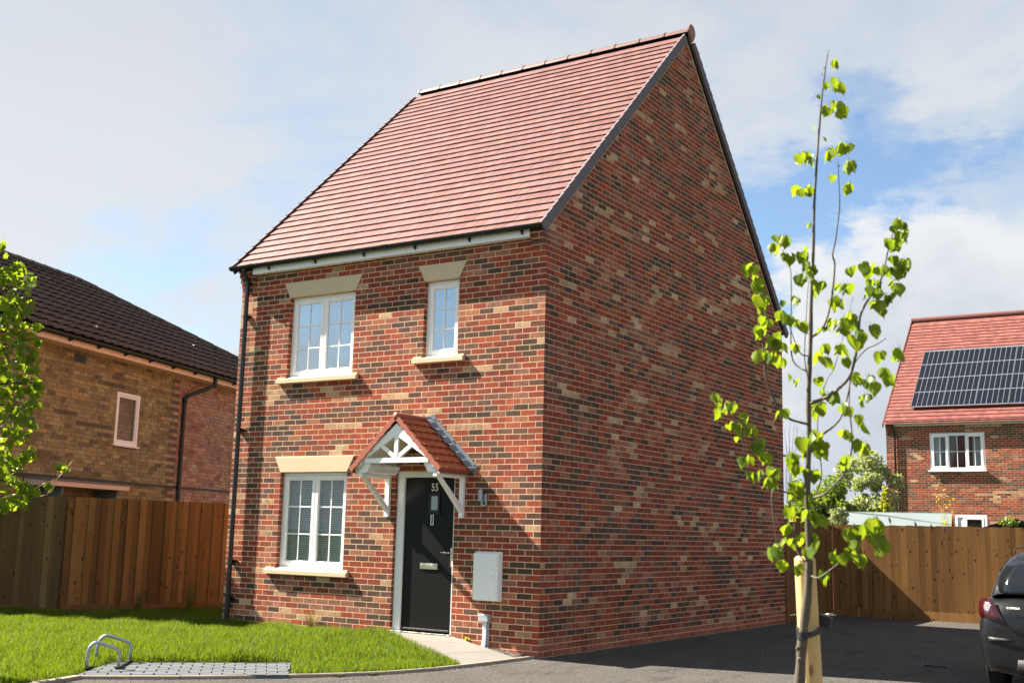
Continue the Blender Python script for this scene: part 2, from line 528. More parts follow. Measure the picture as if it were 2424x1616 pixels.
class MB:
    """collects polygons; build() links them as ONE mesh object"""
    def __init__(s):
        s.v = []
        s.f = []
        s.c = []
        s.m = []
        s.col = (1, 1, 1)
        s.mi = 0

    def face(s, pts):
        i = len(s.v)
        s.v.extend([tuple(p) for p in pts])
        s.f.append(tuple(range(i, i + len(pts))))
        s.c.append(s.col)
        s.m.append(s.mi)

    def mesh(s, verts, faces):
        i = len(s.v)
        s.v.extend([tuple(p) for p in verts])
        for f in faces:
            s.f.append(tuple(i + k for k in f))
            s.c.append(s.col)
            s.m.append(s.mi)

    def box(s, x0, x1, y0, y1, z0, z1, M=None):
        vs = [(x, y, z) for z in (z0, z1) for y in (y0, y1) for x in (x0, x1)]
        if M is not None:
            vs = [M @ Vector(p) for p in vs]
        s.mesh(vs, [(0, 2, 3, 1), (4, 5, 7, 6), (0, 1, 5, 4), (2, 6, 7, 3), (0, 4, 6, 2), (1, 3, 7, 5)])

    def bbox(s, x0, x1, y0, y1, z0, z1, b=0.004, M=None):
        """box with chamfered edges"""
        bm = bmesh.new()
        vs = [bm.verts.new((x, y, z)) for z in (z0, z1) for y in (y0, y1) for x in (x0, x1)]
        for f in [(0, 2, 3, 1), (4, 5, 7, 6), (0, 1, 5, 4), (2, 6, 7, 3), (0, 4, 6, 2), (1, 3, 7, 5)]:
            bm.faces.new([vs[k] for k in f])
        bmesh.ops.bevel(bm, geom=bm.edges[:], offset=b, segments=1, affect='EDGES')
        bm.verts.index_update()
        s.mesh([(M @ v.co) if M is not None else v.co.copy() for v in bm.verts], [[v.index for v in f.verts] for f in bm.faces])
        bm.free()

    def beam(s, a, b, w, h, up=(0, 0, 1)):
        a = Vector(a)
        b = Vector(b)
        d = (b - a)
        L = d.length
        d.normalize()
        side = d.cross(Vector(up))
        if side.length < 1e-5:
            side = d.cross(Vector((0, 1, 0)))
        side.normalize()
        u = side.cross(d)
        vs = []
        for q in (a, b):
            for i, j in ((-1, -1), (1, -1), (1, 1), (-1, 1)):
                vs.append(q + side * (i * w / 2) + u * (j * h / 2))
        s.mesh(vs, [(3, 2, 1, 0), (4, 5, 6, 7), (0, 1, 5, 4), (1, 2, 6, 5), (2, 3, 7, 6), (3, 0, 4, 7)])

    def tube(s, pts, radii, n=8, cap=True):
        pts = [Vector(p) for p in pts]
        if not isinstance(radii, (list, tuple)):
            radii = [radii] * len(pts)
        prev = None
        rings = []
        base = len(s.v)
        for i, p in enumerate(pts):
            if i == 0:
                t = pts[1] - pts[0]
            elif i == len(pts) - 1:
                t = pts[-1] - pts[-2]
            else:
                t = (pts[i + 1] - pts[i]).normalized() + (pts[i] - pts[i - 1]).normalized()
            t.normalize()
            if prev is None:
                a = t.orthogonal().normalized()
            else:
                a = prev - t * prev.dot(t)
                a.normalize()
            prev = a
            bb = t.cross(a)
            for k in range(n):
                ang = 2 * math.pi * k / n
                s.v.append(tuple(p + (a * math.cos(ang) + bb * math.sin(ang)) * radii[i]))
        for i in range(len(pts) - 1):
            for k in range(n):
                s.f.append((base + i * n + k, base + i * n + (k + 1) % n, base + (i + 1) * n + (k + 1) % n, base + (i + 1) * n + k))
                s.c.append(s.col)
                s.m.append(s.mi)
        if cap:
            s.f.append(tuple(base + k for k in range(n))[::-1])
            s.f.append(tuple(base + (len(pts) - 1) * n + k for k in range(n)))
            s.c += [s.col] * 2
            s.m += [s.mi] * 2

    def prism(s, poly, to3, d0, d1):
        """poly: 2D points; to3(u, v, d) -> 3D"""
        n = len(poly)
        vs = [to3(u, v, d0) for u, v in poly] + [to3(u, v, d1) for u, v in poly]
        s.mesh(vs, [tuple(range(n))[::-1], tuple(range(n, 2 * n))] + [(i, (i + 1) % n, n + (i + 1) % n, n + i) for i in range(n)])

    def data(s, name, mats, smooth=False):
        me = bpy.data.meshes.new(name)
        me.from_pydata(s.v, [], s.f)
        if isinstance(mats, str):
            mats = [mats]
        for k in mats:
            me.materials.append(MATS[k])
        if len(mats) > 1:
            me.polygons.foreach_set('material_index', s.m)
        ca = me.attributes.new('tint', 'FLOAT_COLOR', 'CORNER')
        arr = np.empty((len(me.loops), 4), np.float32)
        cols = np.array([(c[0], c[1], c[2], 1.0) for c in s.c], np.float32)
        tot = np.empty(len(me.polygons), np.int32)
        me.polygons.foreach_get('loop_total', tot)
        arr[:] = np.repeat(cols, tot, axis=0)
        ca.data.foreach_set('color', arr.ravel())
        bm = bmesh.new()
        bm.from_mesh(me)
        bmesh.ops.recalc_face_normals(bm, faces=bm.faces[:])
        bm.to_mesh(me)
        bm.free()
        if smooth:
            me.polygons.foreach_set('use_smooth', [True] * len(me.polygons))
        me.update()
        return me

    def build(s, name, mats, parent=None, smooth=False, loc=None):
        return put(name, s.data(name, mats, smooth), parent, loc)


def soften(o, w=0.003, seg=1):
    md = o.modifiers.new('edge', 'BEVEL')
    md.width = w
    md.segments = seg
    md.limit_method = 'ANGLE'
    md.angle_limit = R(35)
    return o


def frame_box(mb, x0, x1, z0, z1, wd, y0, y1, wb=None, wt=None):
    """rectangular ring in an xz plane"""
    wb = wb or wd
    wt = wt or wd
    mb.box(x0, x0 + wd, y0, y1, z0, z1)
    mb.box(x1 - wd, x1, y0, y1, z0, z1)
    mb.box(x0 + wd, x1 - wd, y0, y1, z0, z0 + wb)
    mb.box(x0 + wd, x1 - wd, y0, y1, z1 - wt, z1)


def clip(poly, a, b, c):
    """keep a*u + b*v <= c"""
    out = []
    for i in range(len(poly)):
        p, q = poly[i], poly[(i + 1) % len(poly)]
        fp = a * p[0] + b * p[1] - c
        fq = a * q[0] + b * q[1] - c
        if fp <= 1e-9:
            out.append(p)
        if (fp < -1e-9 and fq > 1e-9) or (fp > 1e-9 and fq < -1e-9):
            t = fp / (fp - fq)
            out.append((p[0] + (q[0] - p[0]) * t, p[1] + (q[1] - p[1]) * t))
    return out


def area(poly):
    return 0.5 * abs(sum(poly[i][0] * poly[(i + 1) % len(poly)][1] - poly[(i + 1) % len(poly)][0] * poly[i][1] for i in range(len(poly))))


def subtract_convex(poly, hole):
    """hole: list of (a, b, c) half planes whose intersection is removed"""
    out = []
    rest = poly
    for (a, b, c) in hole:
        piece = clip(rest, -a, -b, -c)      # outside this edge
        if len(piece) > 2 and area(piece) > 2e-4:
            out.append(piece)
        rest = clip(rest, a, b, c)
        if len(rest) < 3:
            return out
    return out


def rect_hole(u0, u1, v0, v1):
    return [(-1, 0, -u0), (1, 0, u1), (0, -1, -v0), (0, 1, v1)]


PALETTE = [(0.250, 0.040, 0.017), (0.200, 0.030, 0.015), (0.290, 0.052, 0.020), (0.165, 0.038, 0.023),
           (0.098, 0.044, 0.034), (0.056, 0.030, 0.021), (0.125, 0.058, 0.036), (0.082, 0.036, 0.025),
           (0.310, 0.118, 0.062), (0.290, 0.092, 0.050), (0.390, 0.240, 0.135), (0.450, 0.310, 0.175), (0.215, 0.086, 0.055)]
PW = [18, 13, 13, 7, 8, 6.5, 5, 6.5, 6, 6, 3.0, 2.0, 7.5]
BASE_RED = [(0.30, 0.085, 0.045), (0.27, 0.070, 0.038), (0.33, 0.10, 0.055)]


class Brickwork:
    def __init__(s, bevel=0.0022):
        s.items = []
        s.bevel = bevel

    def wall(s, O, U, N, width, z0, z1, first_half=False, holes=(), clips=(), palette=PALETTE, weights=PW,
             proud=0.001, jitter=0.0004, depth=0.02, low_red=0, seed=1, ext0=0.0, ext1=0.0, bl=0.215, bj=0.01, ch=0.075, start=None, run=0.13):
        r = random.Random(seed)
        O = Vector(O)
        U = Vector(U)
        N = Vector(N)
        n = int(round((z1 - z0) / ch))
        last = []
        for k in range(n):
            zz0 = z0 + k * ch + bj / 2
            zz1 = zz0 + ch - bj
            half = (k % 2 == 0) == first_half
            u = 0.0
            prevc = None
            row = []
            i = 0
            while u < width - 0.02:
                ln = (bl - bj) / 2 if (half and i == 0) else bl
                u1 = min(u + ln, width)
                if width - u1 < 0.03:
                    u1 = width
                if k < low_red:
                    ci = -1 - r.randrange(3)
                else:
                    q = r.random()
                    if prevc is not None and q < run:
                        ci = prevc
                    elif last and q < run + 0.10:
                        ci = last[min(len(last) - 1, i)]
                    else:
                        nz_ = mnoise.noise(Vector((u * .8 + k * .10, k * .16, seed * 3.7)))
                        nd_ = mnoise.noise(Vector((u * 1.1 - k * .07, k * .21, seed * 5.1 + 9)))
                        wt = list(weights)
                        for j_ in range(len(wt)):
                            c_ = palette[j_]
                            lum = c_[0] + c_[1] + c_[2]
                            if palette is not PALETTE:
                                break
                            if c_[1] > .10 and lum > .4:
                                wt[j_] *= 2.5 if nz_ > .12 else (.45 if nz_ < -.05 else 1)
                            elif lum < .2:
                                wt[j_] *= 1.7 if nd_ > .15 else (.6 if nd_ < -.1 else 1)
                        ci = r.choices(range(len(palette)), wt)[0]
                prevc = ci if ci >= 0 else None
                row.append(max(ci, 0))
                ua = u - (ext0 if u == 0 else 0)
                ub = u1 + (ext1 if u1 >= width - 1e-6 else 0)
                polys = [[(ua, zz0), (ub, zz0), (ub, zz1), (ua, zz1)]]
                full = True
                for c in clips:
                    polys = [q for q in (clip(p, *c) for p in polys) if len(q) > 2 and area(q) > 3e-4]
                for h in holes:
                    np_ = []
                    for p in polys:
                        np_ += subtract_convex(p, h)
                    polys = np_
                for p in polys:
                    s.items.append((O, U, N, p, ci, proud + r.uniform(-jitter, jitter), depth, palette, r.uniform(0.86, 1.14)))
                u = u1 + bj
                i += 1
            last = row

    @staticmethod
    def _geom(mb, poly, b, pr, dep, f):
        """f(u, v, d) -> point"""
        cu = sum(p[0] for p in poly) / len(poly)
        cv = sum(p[1] for p in poly) / len(poly)
        n = len(poly)
        if b > 0 and n == 4:
            u0 = min(p[0] for p in poly)
            u1 = max(p[0] for p in poly)
            v0 = min(p[1] for p in poly)
            v1 = max(p[1] for p in poly)
            ins = []
            for (u, v) in poly:
                ins.append((u + (b if u < cu else -b), v + (b if v < cv else -b)))
        else:
            ins = poly
            b = 0
        vs = [f(u, v, pr) for u, v in ins]
        fs = [tuple(range(n))]
        if b > 0:
            vs += [f(u, v, pr - b * 0.35) for u, v in poly]
            fs += [(i, n + i, n + (i + 1) % n, (i + 1) % n) for i in range(n)]
            o = n
        else:
            o = 0
        k = len(vs)
        vs += [f(u, v, -dep) for u, v in poly]
        fs += [(o + i, k + i, k + (i + 1) % n, o + (i + 1) % n) for i in range(n)]
        mb.mesh(vs, fs)

    def build(s, parent, mat, n_single=300, name='brick', rest_name='brickwork', eye=CAM_LOC, visible=None):
        order = sorted(range(len(s.items)), key=lambda i: -(area(s.items[i][3]) > 0.012) * 1000 +
                       ((s.items[i][0] + s.items[i][1] * s.items[i][3][0][0] + Vector((0, 0, s.items[i][3][0][1]))) - eye).length)
        cache = {}
        single = set()
        pm = parent.matrix_world if False else Matrix.Translation(parent.location)
        inv = pm.inverted()
        for i in order:
            if len(single) >= n_single:
                break
            O, U, N, p, ci, pr, dep, pal, val = s.items[i]
            if len(p) != 4 or area(p) < 0.012:
                continue
            if visible and not visible(O + U * p[0][0] + Vector((0, 0, p[0][1]))):
                continue
            single.add(i)
            w_ = round(p[1][0] - p[0][0], 3)
            h_ = round(p[2][1] - p[1][1], 3)
            vi = int((val - 0.86) / 0.07)
            prk = round(pr * 5000)
            key = (w_, h_, ci, vi, prk)
            if key not in cache:
                mb = MB()
                c = pal[ci] if ci >= 0 else BASE_RED[-1 - ci]
                v = 0.86 + vi * 0.07 + 0.035
                mb.col = tuple(x * v for x in c)
                s._geom(mb, [(0, 0), (w_, 0), (w_, h_), (0, h_)], s.bevel, prk / 5000, dep, lambda u, v, d: Vector((u, -d, v)))
                cache[key] = mb.data(name, mat)
            o = put(name, cache[key], parent)
            P = O + U * p[0][0] + Vector((0, 0, p[0][1])) - parent.location
            M = Matrix((U, -N, (0, 0, 1))).transposed().to_4x4()
            M.translation = P
            o.matrix_local = M
        mb = MB()
        for i, (O, U, N, p, ci, pr, dep, pal, val) in enumerate(s.items):
            if i in single:
                continue
            c = pal[ci] if ci >= 0 else BASE_RED[-1 - ci]
            mb.col = tuple(x * val for x in c)
            OO = O - parent.location
            s._geom(mb, p, s.bevel, pr, dep, lambda u, v, d: OO + U * u + N * d + Vector((0, 0, v)))
        o = mb.build(rest_name, mat, parent)
        o['kind'] = 'stuff'
        return o


class Tiling:
    """tiles laid on a slope; frame: origin O, U along the eave, S up the slope, N outward"""
    def __init__(s, O, U, S, N):
        s.O, s.U, s.S, s.N = Vector(O), Vector(U), Vector(S), Vector(N)
        s.items = []

    def tile_mesh(s, mb, w, L, t, lift, wave, nseg=6):
        """local coords: x along eave, y up slope, z outward"""
        if not wave:
            vs = [(0, 0, lift - t), (w, 0, lift - t), (w, L, 0), (0, L, 0), (0, 0, lift), (w, 0, lift), (w, L, t * .7), (0, L, t * .7)]
            fs = [(3, 2, 1, 0), (4, 5, 6, 7), (0, 1, 5, 4), (1, 2, 6, 5), (2, 3, 7, 6), (3, 0, 4, 7)]
            return vs, fs
        vs, fs = [], []
        for i in range(nseg + 1):
            x = w * i / nseg
            h = wave * (0.5 - 0.5 * math.cos(2 * math.pi * i / nseg))
            vs += [(x, 0, lift - t + h), (x, 0, lift + h), (x, L, t * .6 + h)]
        for i in range(nseg):
            a, b = i * 3, (i + 1) * 3
            fs += [(a, b, b + 1, a + 1), (a + 1, b + 1, b + 2, a + 2)]
        return vs, fs

    def build(s, parent, mat, width, rows, gauge, tw, t, lift, colors, weights=None, overlap=0.04, wave=0, clips=None,
              n_single=300, name='roof_tile', rest_name='roof_tiling', seed=3, stagger=True, eye=CAM_LOC, first=0.0, gap=0.0025):
        r = random.Random(seed)
        items = []
        for k in range(rows):
            off = (-tw / 2 if (stagger and k % 2) else 0.0)
            x = off
            i = 0
            while x < width - 0.01:
                a = max(x, 0)
                b = min(x + tw, width)
                if b - a > 0.02:
                    y = first + k * gauge
                    ok = True
                    if clips:
                        ok = clips(a + (b - a) / 2, y + gauge / 2)
                    if ok:
                        ci = r.choices(range(len(colors)), weights)[0]
                        items.append((a, b - gap, y, ci, r.uniform(-.0012, .0012), r.uniform(-.4, .4)))
                x += tw
                i += 1
        order = sorted(range(len(items)), key=lambda i: -((items[i][1] - items[i][0]) > tw * .9) * 1000 + (s.O + s.U * items[i][0] + s.S * items[i][2] - eye).length)
        single = set([i for i in order[:n_single] if items[i][1] - items[i][0] > tw * .9])
        cache = {}
        base = Matrix((s.U, s.S, s.N)).transposed().to_4x4()
        for i in sorted(single):
            a, b, y, ci, dz, rz = items[i]
            if ci not in cache:
                mb = MB()
                mb.col = colors[ci]
                vs, fs = s.tile_mesh(mb, tw - gap, gauge + overlap, t, lift, wave)
                mb.mesh(vs, fs)
                cache[ci] = mb.data(name, mat, smooth=bool(wave))
            o = put(name, cache[ci], parent)
            M = base.copy()
            M.translation = s.O + s.U * a + s.S * y + s.N * dz - parent_loc(parent)
            o.matrix_local = M @ Matrix.Rotation(R(rz * 0.35), 4, 'Z')
        mb = MB()
        for i, (a, b, y, ci, dz, rz) in enumerate(items):
            if i in single:
                continue
            mb.col = colors[ci]
            vs, fs = s.tile_mesh(mb, b - a, gauge + overlap, t, lift, wave)
            P = s.O + s.U * a + s.S * y + s.N * dz - parent_loc(parent)
            mb.mesh([P + s.U * v[0] + s.S * v[1] + s.N * v[2] for v in vs], fs)
        if mb.v:
            o = mb.build(rest_name, mat, parent, smooth=bool(wave))
            o['kind'] = 'stuff'


def parent_loc(o):
    p = Vector((0, 0, 0))
    while o is not None:
        p += o.location
        o = o.parent
    return p

# ================================================================== GROUND
def sheet(name, poly, z, mat, kind='structure', dz=None, **kw):
    mb = MB()
    if callable(z):
        mb.face([(x, y, z(x, y)) for x, y in poly])
    else:
        mb.face([(x, y, z) for x, y in poly])
    if dz:
        n = len(poly)
        for i in range(n):
            (x0, y0), (x1, y1) = poly[i], poly[(i + 1) % n]
            za, zb = (z(x0, y0), z(x1, y1)) if callable(z) else (z, z)
            mb.face([(x0, y0, za), (x1, y1, zb), (x1, y1, zb - dz), (x0, y0, za - dz)])
    o = mb.build(name, mat)
    if kind:
        o['kind'] = kind
    return o


KERB = [(-0.035, -0.06), (-0.055, -0.70), (-0.085, -1.35), (-0.15, -1.90), (-0.29, -2.45), (-0.52, -2.95), (-0.84, -3.43), (-1.27, -3.98),
        (-1.72, -4.45), (-2.17, -4.86), (-2.02, -5.40), (-1.75, -6.2), (-1.4, -7.2)]


def kerb_dist(x, y):
    best = 1e9
    for (ax, ay), (bx, by) in zip(KERB[:-1], KERB[1:]):
        dx, dy = bx - ax, by - ay
        t = max(0, min(1, ((x - ax) * dx + (y - ay) * dy) / (dx * dx + dy * dy)))
        best = min(best, math.hypot(x - ax - dx * t, y - ay - dy * t))
    return best


def inside(x, y, poly):
    c = False
    n = len(poly)
    for i in range(n):
        x0, y0 = poly[i]
        x1, y1 = poly[(i + 1) % n]
        if (y0 > y) != (y1 > y) and x < (x1 - x0) * (y - y0) / (y1 - y0) + x0:
            c = not c
    return c


def lawn_z(x, y):
    d = kerb_dist(x, y)
    t = max(0, min(1, d / 2.6))
    t = t * t * (3 - 2 * t)
    t2 = max(0, min(1, (y + 2.2) / 2.2)) * max(0, min(1, (x + 4.6) / 2.4))
    return 0.025 + 0.055 * t + 0.055 * t2 * t


sheet('ground', [(-900, -900), (900, -900), (900, 900), (-900, 900)], -0.03, 'turf_soil')
asphalt = sheet('asphalt', [(-2.6, -30), (26, -30), (26, 13.2), (-0.3, 13.2), (-0.3, -0.05), (-0.1, -0.4), (-0.1, -1.4), (-2.4, -4.95)], 0.0, 'asphalt')

LAWN = [(-2.32, -0.02), (-0.115, -1.43), (-0.18, -1.92), (-0.32, -2.47), (-0.55, -2.98), (-0.80, -3.36), (-1.50, -2.66), (-2.80, -3.97), (-2.20, -4.90),
        (-2.06, -5.38), (-1.80, -6.2), (-1.45, -7.2), (-6, -9.5), (-11.0, -7.0), (-10.6, -1.6), (-9.43, -1.08), (-8.07, -0.80), (-7.2, 1.7), (-6.6, 3.6), (-5.40, 3.6), (-5.40, -0.02)]


def lawn_base():
    mb = MB()
    st = 0.16
    xs = np.arange(-11.2, 0.2, st)
    ys = np.arange(-9.6, 3.8, st)
    for x in xs:
        for y in ys:
            cells = [(x, y), (x + st, y), (x + st, y + st), (x, y + st)]
            n_in = sum(inside(a, b, LAWN) for a, b in cells)
            if n_in >= 1 and inside(x + st / 2, y + st / 2, LAWN):
                mb.face([(a, b, lawn_z(a, b) - 0.004) for a, b in cells])
    o = mb.build('lawn', 'turf_soil')
    bm = bmesh.new()
    bm.from_mesh(o.data)
    bmesh.ops.remove_doubles(bm, verts=bm.verts[:], dist=1e-4)
    bm.to_mesh(o.data)
    bm.free()
    o['kind'] = 'structure'


lawn_base()


def grass():
    g = np.random.default_rng(5)
    V, F, C = [], [], []
    pts = []
    want = 250000
    # denser near the camera side of the lawn
    xs = g.uniform(-10.6, -0.1, 900000)
    ys = g.uniform(-6.2, 3.4, 900000)
    poly = LAWN
    ins = np.zeros(len(xs), bool)
    n = len(poly)
    for i in range(n):
        x0, y0 = poly[i]
        x1, y1 = poly[(i + 1) % n]
        if y0 == y1:
            continue
        cond = ((y0 > ys) != (y1 > ys)) & (xs < (x1 - x0) * (ys - y0) / (y1 - y0) + x0)
        ins ^= cond
    # keep what the view cone can show, with a margin for a step aside
    ang = np.arctan2(xs - 7.47, ys + 12.23)
    keep = ins & (ang > R(-63)) & (ys > -6.0)
    xs, ys = xs[keep], ys[keep]
    idx = g.permutation(len(xs))[:want]
    xs, ys = xs[idx], ys[idx]
    n = len(xs)
    kd = np.full(n, 9.0)
    for (ax, ay), (bx, by) in zip(KERB[:-1], KERB[1:]):
        dx, dy = bx - ax, by - ay
        t = np.clip(((xs - ax) * dx + (ys - ay) * dy) / (dx * dx + dy * dy), 0, 1)
        kd = np.minimum(kd, np.hypot(xs - ax - dx * t, ys - ay - dy * t))
    t = np.clip(kd / 2.6, 0, 1)
    t = t * t * (3 - 2 * t)
    t2 = np.clip((ys + 2.2) / 2.2, 0, 1) * np.clip((xs + 4.6) / 2.4, 0, 1)
    zs = 0.025 + 0.055 * t + 0.055 * t2 * t
    patch = np.sin(xs * 2.3 + 1.3 * np.sin(ys * 1.7)) * np.cos(ys * 2.9 + np.sin(xs * 3.1)) + 0.6 * np.sin(xs * 7.1 + ys * 5.3)
    tuft = np.exp(-(((xs + 2.1) / 0.55) ** 2 + ((ys + 2.95) / 0.25) ** 2))
    h = g.uniform(0.045, 0.10, n) * (1 + 0.22 * patch) * (1 + 0.7 * tuft)
    h *= np.clip(0.75 + kd * 0.35, 0.75, 1.15)
    wdt = g.uniform(0.0016, 0.0034, n)
    a = g.uniform(0, 2 * np.pi, n)
    lean = g.uniform(0.1, 0.75, n) * h
    la = g.uniform(0, 2 * np.pi, n)
    bx, by = np.cos(a) * wdt, np.sin(a) * wdt
    lx, ly = np.cos(la) * lean, np.sin(la) * lean
    P = np.empty((n, 5, 3), np.float32)
    P[:, 0] = np.stack([xs - bx, ys - by, zs - .005], 1)
    P[:, 1] = np.stack([xs + bx, ys + by, zs - .005], 1)
    P[:, 2] = np.stack([xs + bx * .8 + lx * .35, ys + by * .8 + ly * .35, zs + h * .6], 1)
    P[:, 3] = np.stack([xs - bx * .8 + lx * .35, ys - by * .8 + ly * .35, zs + h * .6], 1)
    P[:, 4] = np.stack([xs + lx, ys + ly, zs + h * (1 - 0.25 * (lean / h) ** 2)], 1)
    me = bpy.data.meshes.new('lawn_grass')
    me.vertices.add(n * 5)
    me.vertices.foreach_set('co', P.ravel())
    o5 = (np.arange(n) * 5)[:, None]
    tri = np.concatenate([o5 + [0, 1, 2], o5 + [0, 2, 3], o5 + [3, 2, 4]], 1).reshape(-1)
    nt_ = n * 3
    me.loops.add(nt_ * 3)
    me.loops.foreach_set('vertex_index', tri.astype(np.int32))
    me.polygons.add(nt_)
    me.polygons.foreach_set('loop_start', (np.arange(nt_) * 3).astype(np.int32))
    me.update(calc_edges=True)
    ca = me.attributes.new('tint', 'FLOAT_COLOR', 'POINT')
    tv = np.clip(0.5 + 0.2 * patch + g.normal(0, 0.22, n), 0, 0.999)
    col = np.repeat(tv[:, None], 5, 0).reshape(-1)
    arr = np.stack([col, col, col, np.ones_like(col)], 1).astype(np.float32)
    ca.data.foreach_set('color', arr.ravel())
    me.materials.append(MATS['grass_blade'])
    o = put('grass', me)
    tag(o, 'lush bright green grass covering the lawn before the brick house and fence', 'grass', kind='stuff')


grass()

# kerb stones: a top strip 60 mm wide standing a little proud of the asphalt
kerb = empty('kerb', (0, 0, 0), kind='structure')


def kerb_stones():
    pts = [Vector((x, y, 0)) for x, y in KERB]
    # resample into stones of about 0.9 m
    segs = []
    L = [0]
    for a, b in zip(pts[:-1], pts[1:]):
        L.append(L[-1] + (b - a).length)

    def P(s):
        for i in range(len(pts) - 1):
            if s <= L[i + 1] or i == len(pts) - 2:
                t = (s - L[i]) / (L[i + 1] - L[i])
                return pts[i].lerp(pts[i + 1], t)
    corner = L[9]
    s = 0.0
    r = random.Random(4)
    while s < L[-1] - 0.3:
        e = s + 0.91
        if s < corner < e + 0.25:
            e = corner
        e = min(e, L[-1])
        n = 4
        wd = 0.055 if s < corner - .01 else 0.10
        mb = MB()
        ring = []
        for i in range(n + 1):
            q = s + 0.004 + (e - s - 0.008) * i / n
            c = P(q)
            d = (P(min(q + .02, L[-1])) - P(max(q - .02, 0))).normalized()
            if i == n and abs(e - corner) < 1e-6:
                d = (P(q) - P(q - .05)).normalized()
            if i == 0 and abs(s - corner) < 1e-6:
                d = (P(q + .05) - P(q)).normalized()
            nn = Vector((-d.y, d.x, 0))
            h = 0.034 + r.uniform(-.001, .001)
            ring.append([c - nn * wd / 2 + Vector((0, 0, -.05)), c - nn * wd / 2 + Vector((0, 0, h - .008)), c - nn * (wd / 2 - .008) + Vector((0, 0, h)),
                         c + nn * (wd / 2 - .008) + Vector((0, 0, h)), c + nn * wd / 2 + Vector((0, 0, h - .008)), c + nn * wd / 2 + Vector((0, 0, -.05))])
        vs = [p for rr in ring for p in rr]
        fs = []
        for i in range(n):
            for k in range(5):
                fs.append((i * 6 + k, i * 6 + k + 1, (i + 1) * 6 + k + 1, (i + 1) * 6 + k))
        fs.append((0, 1, 2, 3, 4, 5))
        fs.append(tuple(n * 6 + k for k in range(6))[::-1])
        mb.mesh(vs, fs)
        mb.build('kerb_stone', 'kerb_concrete', kerb)
        s = e


kerb_stones()

# concrete path from the door down to the drive, in three bays
path = empty('path', (0, 0, 0), kind='structure')
PA, PB = Vector((-2.30, -0.004, 0.175)), Vector((-1.28, -0.004, 0.175))
PC, PD = Vector((-0.115, -1.40, 0.026)), Vector((-0.075, -0.36, 0.022))
for i in range(3):
    t0, t1 = (0, .33, .70, 1)[i], (0, .33, .70, 1)[i + 1]
    mb = MB()
    a, b = PA.lerp(PC, t0), PB.lerp(PD, t0)
    c, d = PB.lerp(PD, t1), PA.lerp(PC, t1)
    g = 0.004
    dd = (d - a).normalized() * g
    cc = (c - b).normalized() * g
    top = [a + dd, b + cc, c - cc, d - dd]
    bot = [p - Vector((0, 0, .12)) for p in top]
    mb.mesh(top + bot, [(0, 1, 2, 3), (4, 5, 6, 7), (0, 1, 5, 4), (1, 2, 6, 5), (2, 3, 7, 6), (3, 0, 4, 7)])
    mb.build('path_slab', 'path_concrete', path)
# rough soil and gravel strip between path and wall
sheet('gravel_bed', [(-1.29, -0.003), (-0.02, -0.003), (-0.02, -0.10), (-0.07, -0.37)], lambda x, y: 0.125 + (x + 1.29) * -0.095, 'soil')


def gravel():
    r = random.Random(8)
    mb = MB()
    for i in range(900):
        x = r.uniform(-1.3, -0.02)
        ymax = -0.003
        ymin = -0.02 - 0.35 * max(0, (x + 1.29)) / 1.25
        y = r.uniform(ymin, ymax)
        z = 0.125 + (x + 1.29) * -0.095
        s = r.uniform(0.004, 0.013)
        c = Vector((x, y, z + s * .3))
        v = r.uniform(.5, 1.6)
        mb.col = (v, v, v)
        a = r.uniform(0, 6)
        vs = [c + Vector((math.cos(a + k * 1.57) * s * r.uniform(.7, 1.3), math.sin(a + k * 1.57) * s * r.uniform(.7, 1.3), r.uniform(-.3, .2) * s)) for k in range(4)]
        vs += [c + Vector((r.uniform(-.3, .3) * s, r.uniform(-.3, .3) * s, s * .9))]
        mb.mesh(vs, [(0, 1, 4), (1, 2, 4), (2, 3, 4), (3, 0, 4)])
    o = mb.build('gravel', 'grey_stone')
    tag(o, 'loose stony soil in the strip between path and front wall', 'gravel', kind='stuff')


gravel()

# block paving pad with the bike rack
pad = empty('paving', (0, 0, 0), kind='structure')
PO = Vector((-0.775, -3.455, 0.0))
PU = (Vector((-2.185, -4.86, 0)) - PO).normalized()
PLEN = (Vector((-2.185, -4.86, 0)) - PO).length
PV = Vector((-PU.y, PU.x, 0))
if PV.x > 0:
    PV = -PV


